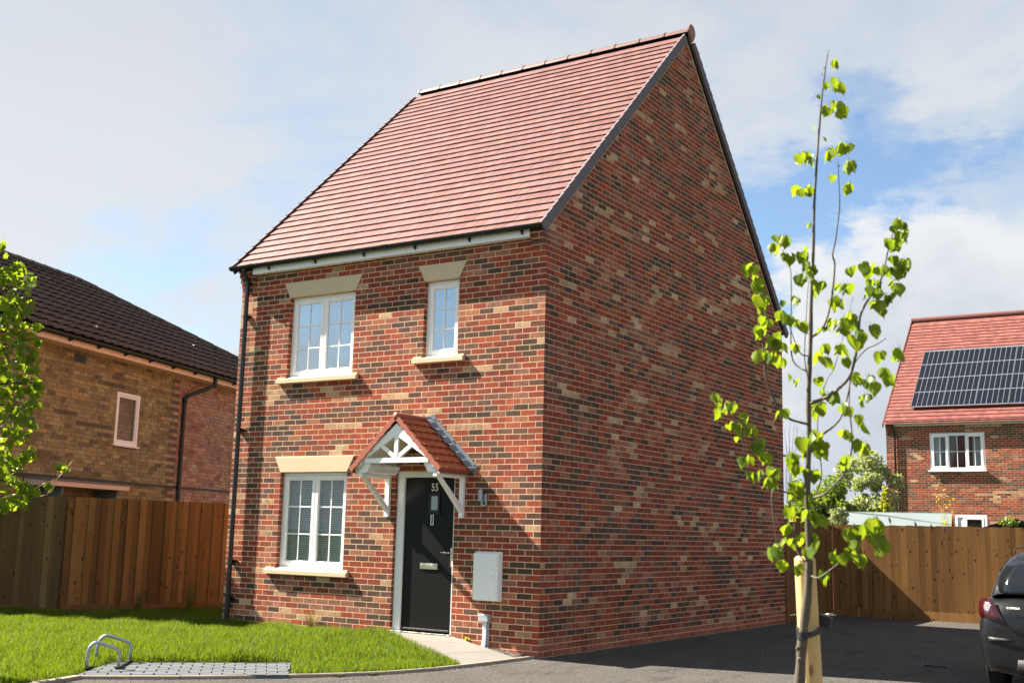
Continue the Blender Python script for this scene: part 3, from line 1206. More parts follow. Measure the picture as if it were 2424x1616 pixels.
def paving():
    r = random.Random(21)
    PDEP = 1.02
    mb = MB()
    q = [PO + PU * -0.0, PO + PU * PLEN, PO + PU * (PLEN - 0.02) + PV * PDEP, PO + PV * PDEP]
    q = [PO, PO + PU * PLEN, Vector((-2.80, -3.97, 0)), Vector((-1.50, -2.66, 0))]
    mb.face([p + Vector((0, 0, 0.024)) for p in q])
    mb.build('paving_bed', 'paving_joint', pad)
    Q = [((p - PO).dot(PU), (p - PO).dot(PV)) for p in q]
    cen = (sum(a for a, b in Q) / 4, sum(b for a, b in Q) / 4)
    planes = []
    for i in range(4):
        (x0, y0), (x1, y1) = Q[i], Q[(i + 1) % 4]
        a, b = y1 - y0, -(x1 - x0)
        c = a * x0 + b * y0
        if a * cen[0] + b * cen[1] > c:
            a, b, c = -a, -b, -c
        planes.append((a, b, c))
    bl, bw, gp = 0.215, 0.143, 0.010
    for k in range(-1, 9):
        off = (k % 2) * bl / 2
        for i in range(-4, 14):
            u0, v0 = i * bl + off, k * bw
            poly = [(u0, v0), (u0 + bl - gp, v0), (u0 + bl - gp, v0 + bw - gp), (u0, v0 + bw - gp)]
            for p in planes:
                poly = clip(poly, *p)
                if len(poly) < 3:
                    break
            if len(poly) < 3 or area(poly) < 0.0015:
                continue
            mb = MB()
            h = 0.038 + r.uniform(-.0015, .0015)
            cu = sum(p[0] for p in poly) / len(poly)
            cv = sum(p[1] for p in poly) / len(poly)
            n = len(poly)
            top = [PO + PU * (cu + (u - cu) * .965) + PV * (cv + (v - cv) * .95) + Vector((0, 0, h)) for u, v in poly]
            mid = [PO + PU * u + PV * v + Vector((0, 0, h - .005)) for u, v in poly]
            bot = [PO + PU * u + PV * v + Vector((0, 0, 0.0)) for u, v in poly]
            fs = [tuple(range(n))]
            for j in range(n):
                fs += [(j, n + j, n + (j + 1) % n, (j + 1) % n), (n + j, 2 * n + j, 2 * n + (j + 1) % n, n + (j + 1) % n)]
            mb.mesh(top + mid + bot, fs)
            mb.build('paving_block', 'paving', pad)


paving()

# ================================================================== MAIN HOUSE
HW, HD = 5.39, 8.545
EAVE = 5.325
SL = 0.976
RIDGE_Y = HD / 2
house = empty('brick_house', (-2.695, 4.27, 0), label='tall narrow red brick house with steep red tiled roof and black front door', category='house')
HL = house.location

# openings on the front wall: x0, x1, z0, z1
OPEN = dict(w1=(-4.385, -3.14, 3.60, 4.80), w2=(-1.915, -1.34, 3.75, 4.80), w3=(-4.385, -3.14, 0.90, 2.25), door=(-2.285, -1.305, 0.12, 2.25))
LINTEL = dict(w1=(-4.505, -3.02, 4.80, 5.025, .115), w2=(-2.03, -1.225, 4.80, 5.025, .115), w3=(-4.505, -3.02, 2.25, 2.475, .115))
SILL = dict(w1=(-4.535, -3.02, 3.525, 3.60), w2=(-2.055, -1.215, 3.675, 3.75), w3=(-4.56, -3.03, 0.825, 0.90))


def house_walls():
    # mortar backing: front and side faces lie at the wall plane, bricks stand proud of it
    mb = MB()
    # front wall panels round the openings
    xs = sorted({-HW, 0.0} | {o[i] for o in OPEN.values() for i in (0, 1)})
    zs = sorted({-0.2, EAVE} | {o[i] for o in OPEN.values() for i in (2, 3)})
    for i in range(len(xs) - 1):
        for j in range(len(zs) - 1):
            cx, cz = (xs[i] + xs[i + 1]) / 2, (zs[j] + zs[j + 1]) / 2
            if any(o[0] < cx < o[1] and o[2] < cz < o[3] for o in OPEN.values()):
                continue
            mb.face([(xs[i], 0, zs[j]), (xs[i + 1], 0, zs[j]), (xs[i + 1], 0, zs[j + 1]), (xs[i], 0, zs[j + 1])])
    for o in OPEN.values():
        x0, x1, z0, z1 = o
        mb.face([(x0, 0, z0), (x0, .13, z0), (x0, .13, z1), (x0, 0, z1)])
        mb.face([(x1, 0, z0), (x1, .13, z0), (x1, .13, z1), (x1, 0, z1)])
        mb.face([(x0, 0, z1), (x1, 0, z1), (x1, .13, z1), (x0, .13, z1)])
        mb.face([(x0, 0, z0), (x1, 0, z0), (x1, .13, z0), (x0, .13, z0)])
    # gables and rear
    for x in (0.0, -HW):
        mb.face([(x, 0, -.2), (x, HD, -.2), (x, HD, EAVE), (x, RIDGE_Y, EAVE + SL * RIDGE_Y), (x, 0, EAVE)])
    mb.face([(-HW, HD, -.2), (0, HD, -.2), (0, HD, EAVE), (-HW, HD, EAVE)])
    mb.v = [tuple(Vector(v) - HL) for v in mb.v]
    mb.build('wall', 'mortar', house)

    B = Brickwork()
    holes = [rect_hole(o[0] + HW, o[1] + HW, o[2], o[3]) for o in OPEN.values()]
    for L in LINTEL.values():
        x0, x1, z0, z1, s = L
        u0, u1 = x0 + HW, x1 + HW
        # left edge runs from (u0, z1) to (u0+s, z0): remove to its right
        k = s / (z1 - z0)
        holes.append([(-1, -k, -(u0 + k * z1)), (1, -k, u1 - k * z1), (0, -1, -z0), (0, 1, z1)])
    for S_ in SILL.values():
        holes.append(rect_hole(S_[0] + HW + .03, S_[1] + HW - .03, S_[2], S_[3]))
    nfront = len(B.items)
    B.wall((-HW, 0, 0), (1, 0, 0), (0, -1, 0), HW, 0, 5.325, first_half=False, holes=holes, low_red=2, seed=11, ext1=0.0024, proud=0.0010, jitter=0.0004)
    # right gable
    gclip = [(-SL, 1, EAVE - .05), (SL, 1, EAVE - .05 + SL * HD)]
    B2 = B
    B2.wall((0, -0.0004, 0), (0, 1, 0), (1, 0, 0), HD, 0, 9.6, first_half=True, clips=gclip, low_red=2, seed=12, proud=0.0030, jitter=0.0012)
    B2.wall((-HW, HD, 0), (0, -1, 0), (-1, 0, 0), HD, 0, 9.6, first_half=True, clips=gclip, low_red=2, seed=13, proud=0.003, jitter=0.001)
    # reveals, left and right of each opening
    for nme, o in OPEN.items():
        n = int(round((o[3] - o[2]) / .075))
        z0 = round(o[2] / .075) * .075
        for (x, nx) in ((o[0], 1), (o[1], -1)):
            r = random.Random(int(o[0] * 100))
            zz = z0
            while zz < o[3] - .02:
                w_ = 0.1 if (int(round(zz / .075)) % 2) else 0.1
                B.items.append((Vector((x, 0.0015 if nx > 0 else 0.1, 0)), Vector((0, 1, 0)) if nx > 0 else Vector((0, -1, 0)), Vector((nx, 0, 0)),
                                [(0, zz + .005), (.0985, zz + .005), (.0985, zz + .07), (0, zz + .07)], r.choices(range(13), PW)[0], 0.0012, .01, PALETTE, r.uniform(.9, 1.1)))
                zz += .075
    # the stepped corbels that carry the ends of the gutter
    for (xa, xb, nx) in ((-0.197, 0.0, 1), (-HW, -5.097, -1)):
        for k in range(4):
            z = 5.025 + k * .075
            pj = 0.026 * (k + 1)
            ci = (0, 4, 3, 5)[k]
            xm = (xa + xb) / 2 + (-0.03 if k % 2 else 0.03)
            spans = [(xa, xm - .005), (xm + .005, xb)] if k % 2 == 0 else [(xa, xb)]
            for a, b in spans:
                if b - a < .03:
                    continue
                e = .0022 if nx > 0 and b >= xb - .001 else 0
                B.items.append((Vector((a, -pj, z)), Vector((1, 0, 0)), Vector((0, -1, 0)), [(0, .005), (b - a + e, .005), (b - a + e, .07), (0, .07)], ci, 0.001, pj + .01, PALETTE, 1.0))
            mbk = MB()
    B.build(house, 'facing_brick')
    # mortar body of the corbels
    for (xa, xb) in ((-0.197, 0.0), (-HW, -5.097)):
        mb = MB()
        mb.prism([(.01, 5.025)] + [q for k in range(4) for q in ((-0.026 * (k + 1) + .0005, 5.0253 + k * .075), (-0.026 * (k + 1) + .0005, 5.0997 + k * .075))] + [(.01, 5.325)],
                 lambda u, v, d: (d, u, v), xa + .002, xb - .002)
        mb.v = [tuple(Vector(v) - HL) for v in mb.v]
        mb.build('corbel', 'mortar', house)
    # air brick near the foot of the side wall
    ab = MB()
    y0 = 0.90 + .005
    for k in range(6):
        ab.box(.0032, .0075, y0 + .01, y0 + .205, .0835 + k * .0105, .0835 + k * .0105 + .0055)
    ab.v = [tuple(Vector(v) - HL) for v in ab.v]
    ab.c = [(.24, .06, .035)] * len(ab.f)
    ab.build('air_brick', 'facing_brick', house)


house_walls()


def hp(mb, name, mats, parent=None, **kw):
    """build in world coordinates under the house or one of its parts"""
    par = parent or house
    off = parent_loc(par)
    mb.v = [tuple(Vector(v) - off) for v in mb.v]
    return mb.build(name, mats, par, **kw)


def upvc_window(house_, x0, x1, z0, z1, yf, sashes, glass_rows=3, cols=2, parent=None, glass='window_glass', name='window', bars=True, frame_w=0.05, sash_w=0.055, fixed=(), vents=True):
    """casement window in an xz plane facing -y; yf: outer face of the frame"""
    par = parent or house_
    win = empty(name, Vector(((x0 + x1) / 2, yf, z0)) - parent_loc(par), par)
    P = win

    def loc(mb, nm, mt, soft=0.002, **k):
        off = parent_loc(P)
        mb.v = [tuple(Vector(v) - off) for v in mb.v]
        o = mb.build(nm, mt, P, **k)
        if soft:
            soften(o, soft)
        return o
    mb = MB()
    frame_box(mb, x0, x1, z0, z1, frame_w * .8, yf, yf + .06)
    edges = [x0 + frame_w * .8]
    iw = x1 - x0 - frame_w * 1.6
    tot = sum(sashes)
    for s_ in sashes:
        edges.append(edges[-1] + iw * s_ / tot)
    for e in edges[1:-1]:
        mb.box(e - .012, e + .012, yf + .004, yf + .06, z0 + frame_w * .8, z1 - frame_w * .8)
    loc(mb, 'frame', 'white_upvc')
    for i in range(len(sashes)):
        a, b = edges[i] + .003, edges[i + 1] - .003
        c, d = z0 + frame_w * .8 + .003, z1 - frame_w * .8 - .003
        fx = i in fixed
        sw = sash_w * (.35 if fx else 1)
        mb = MB()
        frame_box(mb, a, b, c, d, sw, yf - (.012 if not fx else -.004), yf + .05, wb=sw * 1.05)
        loc(mb, 'sash', 'white_upvc', .004)
        ga, gb, gc, gd = a + sw, b - sw, c + sw * 1.05, d - sw
        # stepped bead inside the sash
        mb = MB()
        frame_box(mb, ga - .001, gb + .001, gc - .001, gd + .001, .011, yf + .004, yf + .04)
        loc(mb, 'glazing_bead', 'white_upvc', 0)
        for cc in range(cols):
            for rr in range(glass_rows):
                pa = ga + (gb - ga) * cc / cols
                pb = ga + (gb - ga) * (cc + 1) / cols
                pc = gc + (gd - gc) * rr / glass_rows
                pd = gc + (gd - gc) * (rr + 1) / glass_rows
                mb = MB()
                mb.box(pa, pb, yf + .0135, yf + .0175, pc, pd)
                loc(mb, 'pane', glass, 0)
        if bars:
            for cc in range(1, cols):
                xx = ga + (gb - ga) * cc / cols
                mb = MB()
                mb.box(xx - .009, xx + .009, yf + .0075, yf + .0125, gc + .01, gd - .01)
                loc(mb, 'glazing_bar', 'white_upvc', 0)
            for rr in range(1, glass_rows):
                zz = gc + (gd - gc) * rr / glass_rows
                mb = MB()
                mb.box(ga + .01, gb - .01, yf + .0065, yf + .0122, zz - .009, zz + .009)
                loc(mb, 'glazing_bar', 'white_upvc', 0)
        if vents and not fx:
            mb = MB()
            mb.box(a + .05, b - .02, yf - .022, yf - .0125, d - .03, d - .016)
            loc(mb, 'trickle_vent', 'white_upvc', .002)
    return win


YF = 0.068
for key, sashes, rows in (('w1', (1, 1), 3), ('w2', (1,), 3), ('w3', (1, 1), 3)):
    x0, x1, z0, z1 = OPEN[key]
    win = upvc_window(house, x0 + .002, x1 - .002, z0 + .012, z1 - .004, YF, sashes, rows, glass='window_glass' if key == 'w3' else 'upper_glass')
    # projecting inner sill piece
    mb = MB()
    mb.box(x0 + .004, x1 - .004, YF - .055, YF + .0, z0 + .0005, z0 + .020)
    soften(hp(mb, 'sill_board', 'white_upvc', win), .002)
    # room behind: dark box with curtains or a blind
    mb = MB()
    dpt = 1.4
    yb = YF + .13
    mb.face([(x0 - .5, yb + dpt, z0 - .6), (x1 + .5, yb + dpt, z0 - .6), (x1 + .5, yb + dpt, z1 + .3), (x0 - .5, yb + dpt, z1 + .3)])
    mb.face([(x0 - .5, yb, z0 - .6), (x0 - .5, yb + dpt, z0 - .6), (x0 - .5, yb + dpt, z1 + .3), (x0 - .5, yb, z1 + .3)])
    mb.face([(x1 + .5, yb, z0 - .6), (x1 + .5, yb + dpt, z0 - .6), (x1 + .5, yb + dpt, z1 + .3), (x1 + .5, yb, z1 + .3)])
    mb.face([(x0 - .5, yb, z1 + .3), (x1 + .5, yb, z1 + .3), (x1 + .5, yb + dpt, z1 + .3), (x0 - .5, yb + dpt, z1 + .3)])
    mb.face([(x0 - .5, yb, z0 - .6), (x1 + .5, yb, z0 - .6), (x1 + .5, yb + dpt, z0 - .6), (x0 - .5, yb + dpt, z0 - .6)])
    hp(mb, 'room', 'room_dark', win)
    if key == 'w3':
        base = MB()
        hw_ = (x1 - x0) / 2 - .05
        base.mesh([(-hw_, -.004, .0), (hw_, -.004, .0), (hw_, .002, .013), (-hw_, .002, .013), (hw_, .010, .024), (-hw_, .010, .024)], [(0, 1, 2, 3), (3, 2, 4, 5)])
        me = base.data('blind_slat', 'blind')
        zz = z0 + .07
        while zz < z1 - .05:
            put('blind_slat', me, win, Vector(((x0 + x1) / 2, YF + .075, zz)) - parent_loc(win))
            zz += .030
        mb = MB()
        for fx in (.18, .42, .60, .84):
            xx = x0 + (x1 - x0) * fx
            mb.box(xx - .0015, xx + .0015, YF + .066, YF + .068, z0 + .05, z1 - .05)
        hp(mb, 'blind_cord', 'blind', win)
    elif key == 'w1':
        for (ca, cb) in ((x0 + .02, x0 + .36), (x1 - .52, x1 - .42)):
            mb = MB()
            n = 24
            pts = [(ca + (cb - ca) * i / n, YF + .16 + .018 * math.sin(i * 1.9)) for i in range(n + 1)]
            for p, q in zip(pts[:-1], pts[1:]):
                mb.face([(p[0], p[1], z0 + .02), (q[0], q[1], z0 + .02), (q[0], q[1], z1), (p[0], p[1], z1)])
            hp(mb, 'curtain', 'curtain', win)
    else:
        mb = MB()
        n = 30
        ca, cb = x0 + .02, x1 - .02
        pts = [(ca + (cb - ca) * i / n, YF + .14 + .008 * math.sin(i * 1.3)) for i in range(n + 1)]
        for p, q in zip(pts[:-1], pts[1:]):
            mb.face([(p[0], p[1], z0 + .02), (q[0], q[1], z0 + .02), (q[0], q[1], z1 - .22), (p[0], p[1], z1 - .22)])
        hp(mb, 'net_curtain', 'net_blind', win)

for key, L in LINTEL.items():
    x0, x1, z0, z1, s_ = L
    mb = MB()
    mb.prism([(x0 + s_ + .002, z0 + .001), (x1 - s_ - .002, z0 + .001), (x1 - .002, z1 - .004), (x0 + .002, z1 - .004)], lambda u, v, d: (u, d, v), -.014, .10)
    soften(hp(mb, 'lintel', 'stone'), .003)
for key, S_ in SILL.items():
    x0, x1, z0, z1 = S_
    xa, xb = OPEN[key][0], OPEN[key][1]
    mb = MB()
    # weathered front with stools at both ends
    mb.prism([(-.062, z0 + .004), (.02, z0 + .004), (.06, z1 + .012), (.0, z1 + .004), (-.062, z1 - .012)][::-1], lambda u, v, d: (d, u, v), x0, x1)
    for a, b in ((x0, xa + .004), (xb - .004, x1)):
        mb.box(a + .001, b - .001, -.03, .004, z1 - .006, z1 + .020)
    soften(hp(mb, 'sill', 'stone'), .003)

# ---- front door
dx0, dx1, dz0, dz1 = OPEN['door']
DZ = 0.190
door = empty('door', Vector((-1.795, 0.05, DZ)) - HL, house)
mb = MB()
yd = 0.045
mb.box(dx0 + .002, dx0 + .128, yd, yd + .07, DZ, 2.246)
mb.box(dx1 - .045, dx1 - .002, yd, yd + .07, DZ, 2.246)
mb.box(dx0 + .128, dx1 - .045, yd, yd + .07, 2.168, 2.246)
mb.box(dx0 + .1, dx0 + .122, yd - .010, yd, DZ, 2.21)
mb.box(dx0 + .02, dx0 + .03, yd - .006, yd, DZ, 2.24)
soften(hp(mb, 'door_frame', 'white_upvc', door), .003)
mb = MB()
mb.box(dx0 + .002, dx1 - .002, -.02, yd + .07, DZ - .045, DZ - .001)
soften(hp(mb, 'threshold', 'chrome', door), .003)
mb = MB()
lx0, lx1, lz0, lz1 = dx0 + .131, dx1 - .048, DZ + .012, 2.164
mb.bbox(lx0, lx1, yd + .018, yd + .06, lz0, lz1, .003)
leaf = hp(mb, 'door_leaf', 'door_black', door)
mb = MB()
mb.box(lx0 + .02, lx1 - .02, yd - .004, yd + .017, lz0 + .012, lz0 + .032)
soften(hp(mb, 'weather_bar', 'car_plastic', door), .002)
# door viewer window with raised black frame
wx, wz = -1.668, 1.835
mb = MB()
frame_box(mb, wx - .088, wx + .088, wz - .125, wz + .125, .034, yd + .002, yd + .0175)
mb.box(wx - .105, wx + .105, yd - .002, yd + .0165, wz - .150, wz - .128)
soften(hp(mb, 'viewer_frame', 'car_plastic', door), .003)
mb = MB()
mb.box(wx - .053, wx + .053, yd + .0115, yd + .0168, wz - .09, wz + .09)
hp(mb, 'viewer_pane', 'curtain', door)
mb = MB()
mb.box(wx - .053, wx + .053, yd + .006, yd + .010, wz - .09, wz + .09)
hp(mb, 'pane', 'window_glass', door)
# door number, knocker plate, letter plate, handle, lock
tc = bpy.data.curves.new('door_number', 'FONT')
tc.body = '55'
tc.size = 0.125
tc.extrude = 0.0025
tc.offset = 0.0012
tc.align_x = 'CENTER'
tc.align_y = 'CENTER'
tc.space_character = 1.15
tc.materials.append(MATS['white_paint'])
tn = bpy.data.objects.new('door_number', tc)
COL.objects.link(tn)
tn.parent = door
tn.location = Vector((-1.672, yd + .0145, 2.035)) - parent_loc(door)
tn.rotation_euler = (R(90), 0, 0)
tn.scale = (.86, 1.12, 1)
mb = MB()
frame_box(mb, -1.718, -1.672, 1.55, 1.685, .010, yd + .004, yd + .0172)
soften(hp(mb, 'knocker', 'chrome', door), .002)
mb = MB()
mb.bbox(-1.872, -1.588, yd + .010, yd + .0175, .985, 1.062, .002)
soften(hp(mb, 'letter_plate', 'chrome', door), .002)
mb = MB()
mb.bbox(-1.855, -1.605, yd + .001, yd + .0095, 1.003, 1.046, .003)
hp(mb, 'letter_flap', 'chrome', door)
mb = MB()
mb.bbox(-1.385, -1.357, yd + .006, yd + .0175, 1.03, 1.27, .004)
hp(mb, 'lock_plate', 'chrome', door)
mb = MB()
mb.tube([(-1.371, yd + .012, 1.205), (-1.371, yd - .045, 1.205), (-1.385, yd - .052, 1.205), (-1.50, yd - .052, 1.203)], [.010, .010, .010, .008], 8)
hp(mb, 'handle', 'chrome', door, smooth=True)
# ---- fascia, gutter, downpipe
mb = MB()
mb.box(-5.095, -0.195, -.105, -.087, 5.203, 5.325)
mb.box(-5.095, -0.195, -.0868, -.002, 5.203, 5.215)
soften(hp(mb, 'fascia', 'white_upvc'), .002)
mb = MB()
mb.box(-3.90, -3.896, -.107, -.1052, 5.205, 5.32)
hp(mb, 'fascia_joint', 'car_plastic')
GY, GZ = -0.215, 5.335


def half_gutter(mb, x0, x1, y, z, r=.056, t=.004, n=10):
    prof = [(y + math.cos(math.pi + math.pi * i / n) * r, z + math.sin(math.pi + math.pi * i / n) * r) for i in range(n + 1)]
    prof2 = [(y + math.cos(math.pi + math.pi * i / n) * (r - t), z + math.sin(math.pi + math.pi * i / n) * (r - t)) for i in range(n + 1)]
    for a, b, c, d in zip(prof[:-1], prof[1:], prof2[:-1], prof2[1:]):
        mb.face([(x0, *a), (x0, *b), (x1, *b), (x1, *a)])
        mb.face([(x0, *c), (x1, *c), (x1, *d), (x0, *d)])
    for p, q in ((prof[0], prof2[0]), (prof[-1], prof2[-1])):
        mb.face([(x0, *p), (x1, *p), (x1, *q), (x0, *q)])
    for x in (x0, x1):
        mb.face([(x, *p) for p in prof])


gut = empty('gutter', Vector((-2.7, GY, GZ)) - HL, house)
mb = MB()
half_gutter(mb, -5.50, .045, GY + .055, GZ)
hp(mb, 'channel', 'black_plastic', gut)
for x in (-4.75, -3.83, -2.92, -2.02, -1.12, -0.30):
    mb = MB()
    mb.box(x - .011, x + .011, -.125, -.1055, 5.235, 5.318)
    mb.face([(x - .011, -.125, 5.318), (x - .011, -.125, 5.24), (x - .011, GY + .06, 5.288)])
    mb.face([(x + .011, -.125, 5.318), (x + .011, -.125, 5.24), (x + .011, GY + .06, 5.288)])
    mb.face([(x - .011, -.125, 5.24), (x + .011, -.125, 5.24), (x + .011, GY + .06, 5.288), (x - .011, GY + .06, 5.288)])
    hp(mb, 'gutter_bracket', 'black_plastic', gut)
for x in (-5.05, -2.5):
    mb = MB()
    half_gutter(mb, x - .05, x + .05, GY + .055, GZ + .003, .061, .005)
    hp(mb, 'gutter_joint', 'black_plastic', gut)

dp = empty('downpipe', Vector((-5.23, -.07, 0.1)) - HL, house)
DXP, DYP = -5.222, -.07
mb = MB()
mb.tube([(DXP, GY + .055, GZ - .04), (DXP, GY + .055, GZ - .10), (DXP, DYP, GZ - .22), (DXP, DYP, GZ - .30), (DXP, DYP, 0.05)], .034, 14, cap=False)
hp(mb, 'pipe', 'black_plastic', dp, smooth=True)
for z in (5.06, 4.55, 2.85, 0.95, 0.42):
    mb = MB()
    mb.tube([(DXP, DYP, z), (DXP, DYP, z + .055)], .039, 14)
    mb.box(DXP - .055, DXP + .055, DYP + .02, -.001, z + .01, z + .045)
    if z < 4:
        mb.box(DXP + .03, DXP + .10, -.03, -.001, z + .02, z + .03)
    hp(mb, 'pipe_clip', 'black_plastic', dp)

# ---- roof
roof = empty('roof', Vector((-2.695, 4.27, 7.4)) - HL, house)
cs = 1 / math.hypot(1, SL)
Sv = Vector((0, cs, SL * cs))
Nv = Vector((0, -SL * cs, cs))
E0 = Vector((-HW - .045, -.185, EAVE + .035 - .185 * SL + .115))
SLEN = (RIDGE_Y + .185) / cs
TW, GA = 0.163, 0.1925
ROWS = 31
TCOL = [(c[0] * .52, c[1] * .53, c[2] * .62) for c in [(0.34, 0.138, 0.103), (0.37, 0.160, 0.120), (0.31, 0.122, 0.092), (0.33, 0.150, 0.128), (0.39, 0.178, 0.132), (0.32, 0.135, 0.115), (0.28, 0.105, 0.080)]]
T = Tiling(E0, (1, 0, 0), Sv, Nv)
T.build(roof, 'red_tile', HW + .085, ROWS, GA, TW, .012, .034, TCOL, [4, 4, 3, 3, 2, 3, 1.8], overlap=.05, gap=.0045, name='roof_tile', rest_name='roof_tiling', seed=5)
# rear slope as one tiled surface of the same gauge
Sr = Vector((0, -cs, SL * cs))
Nr = Vector((0, SL * cs, cs))
T2 = Tiling(Vector((.04, HD + .185, E0.z)), (-1, 0, 0), Sr, Nr)
T2.build(roof, 'red_tile', HW + .085, ROWS, GA, TW * 2, .020, .036, TCOL, None, overlap=.05, n_single=0, rest_name='rear_tiling', seed=6)
# underlay body
mb = MB()
for sgn in (0, 1):
    y0, y1 = (-.018, RIDGE_Y) if not sgn else (HD + .018, RIDGE_Y)
    z0_, z1_ = EAVE + .022, EAVE + .03 + SL * RIDGE_Y
    mb.mesh([(-HW - .02, y0, z0_), (.02, y0, z0_), (.02, y1, z1_), (-HW - .02, y1, z1_), (-HW - .02, y0, z0_ + .10), (.02, y0, z0_ + .10), (.02, y1, z1_ + .10), (-HW - .02, y1, z1_ + .10)],
            [(0, 1, 2, 3), (4, 5, 6, 7), (0, 1, 5, 4), (2, 3, 7, 6), (1, 2, 6, 5), (0, 3, 7, 4)])
hp(mb, 'roof_deck', 'car_plastic', roof)
# verge caps, one per course, both gables and both slopes
def verge(x_out, side, S, N, O):
    """S up the slope, O at the eave on the tile plane"""
    mb = MB()
    L_ = GA + .035
    x0, x1 = (-.052, .006) if side > 0 else (-.006, .052)
    sx = side
    # top flange, then the hanging cheek
    prof = [(-.030 * sx, .047), (.006 * sx, .050), (.010 * sx, .044), (.010 * sx, -.082)]
    t = .006
    for (xa, za), (xb, zb) in zip(prof[:-1], prof[1:]):
        mb.face([Vector((xa * 1.0, 0, 0)) + N * (za + .014), Vector((xb + .005 * sx, 0, 0)) + N * (zb + (.014 if zb > 0 else -.006)), Vector((xb, 0, 0)) + S * L_ + N * zb, Vector((xa, 0, 0)) + S * L_ + N * za])
    # front lip
    mb.face([Vector((-.030 * sx, 0, 0)) + N * .055, Vector((.010 * sx, 0, 0)) + N * .052, Vector((.010 * sx, 0, 0)) - N * .074, Vector((.002 * sx, 0, 0)) - N * .074, Vector((-.030 * sx, 0, 0)) + N * .045])
    mb.face([Vector((.010 * sx, 0, 0)) - N * .074, Vector((.010 * sx, 0, 0)) - N * .082 + S * L_, Vector((-.03 * sx, 0, 0)) - N * .082 + S * L_, Vector((-.03 * sx, 0, 0)) - N * .074])
    me = mb.data('verge_cap', 'verge_grey')
    me.validate()
    for k in range(ROWS):
        put('verge_cap', me, roof, O + S * (k * GA - .004) + Vector((x_out, 0, 0)) - parent_loc(roof))


verge(.052, 1, Sv, Nv, Vector((0, E0.y, E0.z)))
verge(-HW - .052, -1, Sv, Nv, Vector((0, E0.y, E0.z)))
verge(.052, 1, Sr, Nr, Vector((0, HD - E0.y, E0.z)))
# ridge tiles
RZ = E0.z + SL * (RIDGE_Y - E0.y) + .005
nr = 12
rl = (HW + .13) / nr
for k in range(nr):
    mb = MB()
    x0 = -HW - .065 + k * rl
    x1 = x0 + rl + (.012 if k < nr - 1 else 0)
    R0 = .116
    n = 10
    dz = -.072
    pts = []
    for i in range(n + 1):
        a = math.pi * (0.04 + 0.92 * i / n)
        pts.append((RIDGE_Y + math.cos(a) * R0 * 1.0, RZ + dz + math.sin(a) * R0 * 1.0))
    for x_, rr in ((x0, 1.0), (x1, .985)):
        pass
    for (a, b) in zip(pts[:-1], pts[1:]):
        mb.face([(x0, *a), (x0, *b), (x1, *b), (x1, *a)])
    # collar at the joint
    pc = [(RIDGE_Y + (p[0] - RIDGE_Y) * 1.07, RZ + dz + (p[1] - RZ - dz) * 1.10) for p in pts]
    xa, xb = x0 - .004, x0 + .034
    for (a, b) in zip(pc[:-1], pc[1:]):
        mb.face([(xa, *a), (xa, *b), (xb, *b), (xb, *a)])
    for (a, b, c, d) in zip(pts[:-1], pts[1:], pc[:-1], pc[1:]):
        mb.face([(xa, *a), (xa, *b), (xa, *d), (xa, *c)])
        mb.face([(xb, *a), (xb, *b), (xb, *d), (xb, *c)])
    mb.face([(x0, *p) for p in pts])
    mb.c = [(0.150, 0.068, 0.060)] * len(mb.f)
    hp(mb, 'ridge_tile', 'red_tile', roof)
# round end cap at the right gable
mb = MB()
n = 20
ring = []
for i in range(n):
    a = 2 * math.pi * i / n
    yy = math.cos(a) * .130
    zz = math.sin(a) * .130
    if zz < -.02:
        zz *= 1.35
        yy *= 1 - .45 * min(1, (-zz) / .2)
    ring.append((RIDGE_Y + yy, RZ - .035 + zz))
mb.mesh([(.068, y, z) for y, z in ring] + [(.094, y, z) for y, z in ring] + [(.101, RIDGE_Y + (y - RIDGE_Y) * .75, RZ - .04 + (z - RZ + .04) * .75) for y, z in ring],
        [tuple(range(n))[::-1], tuple(range(2 * n, 3 * n))] + [(i, (i + 1) % n, n + (i + 1) % n, n + i) for i in range(n)] + [(n + i, n + (i + 1) % n, 2 * n + (i + 1) % n, 2 * n + i) for i in range(n)])
mb.c = [(0.24, 0.085, 0.06)] * len(mb.f)
hp(mb, 'ridge_end', 'red_tile', roof)

# ---- porch canopy
can = empty('porch_canopy', Vector((-1.78, -.35, 2.3)) - HL, house)
CX, CY, CZA, CZB, CHW = -1.78, -.69, 2.90, 2.232, .715
csl = (CZA - CZB) / CHW
# white moulded body: front truss
def canp(mb, name, mat, soft=0.003, **k):
    o = hp(mb, name, mat, can, **k)
    if soft:
        soften(o, soft)
    return o


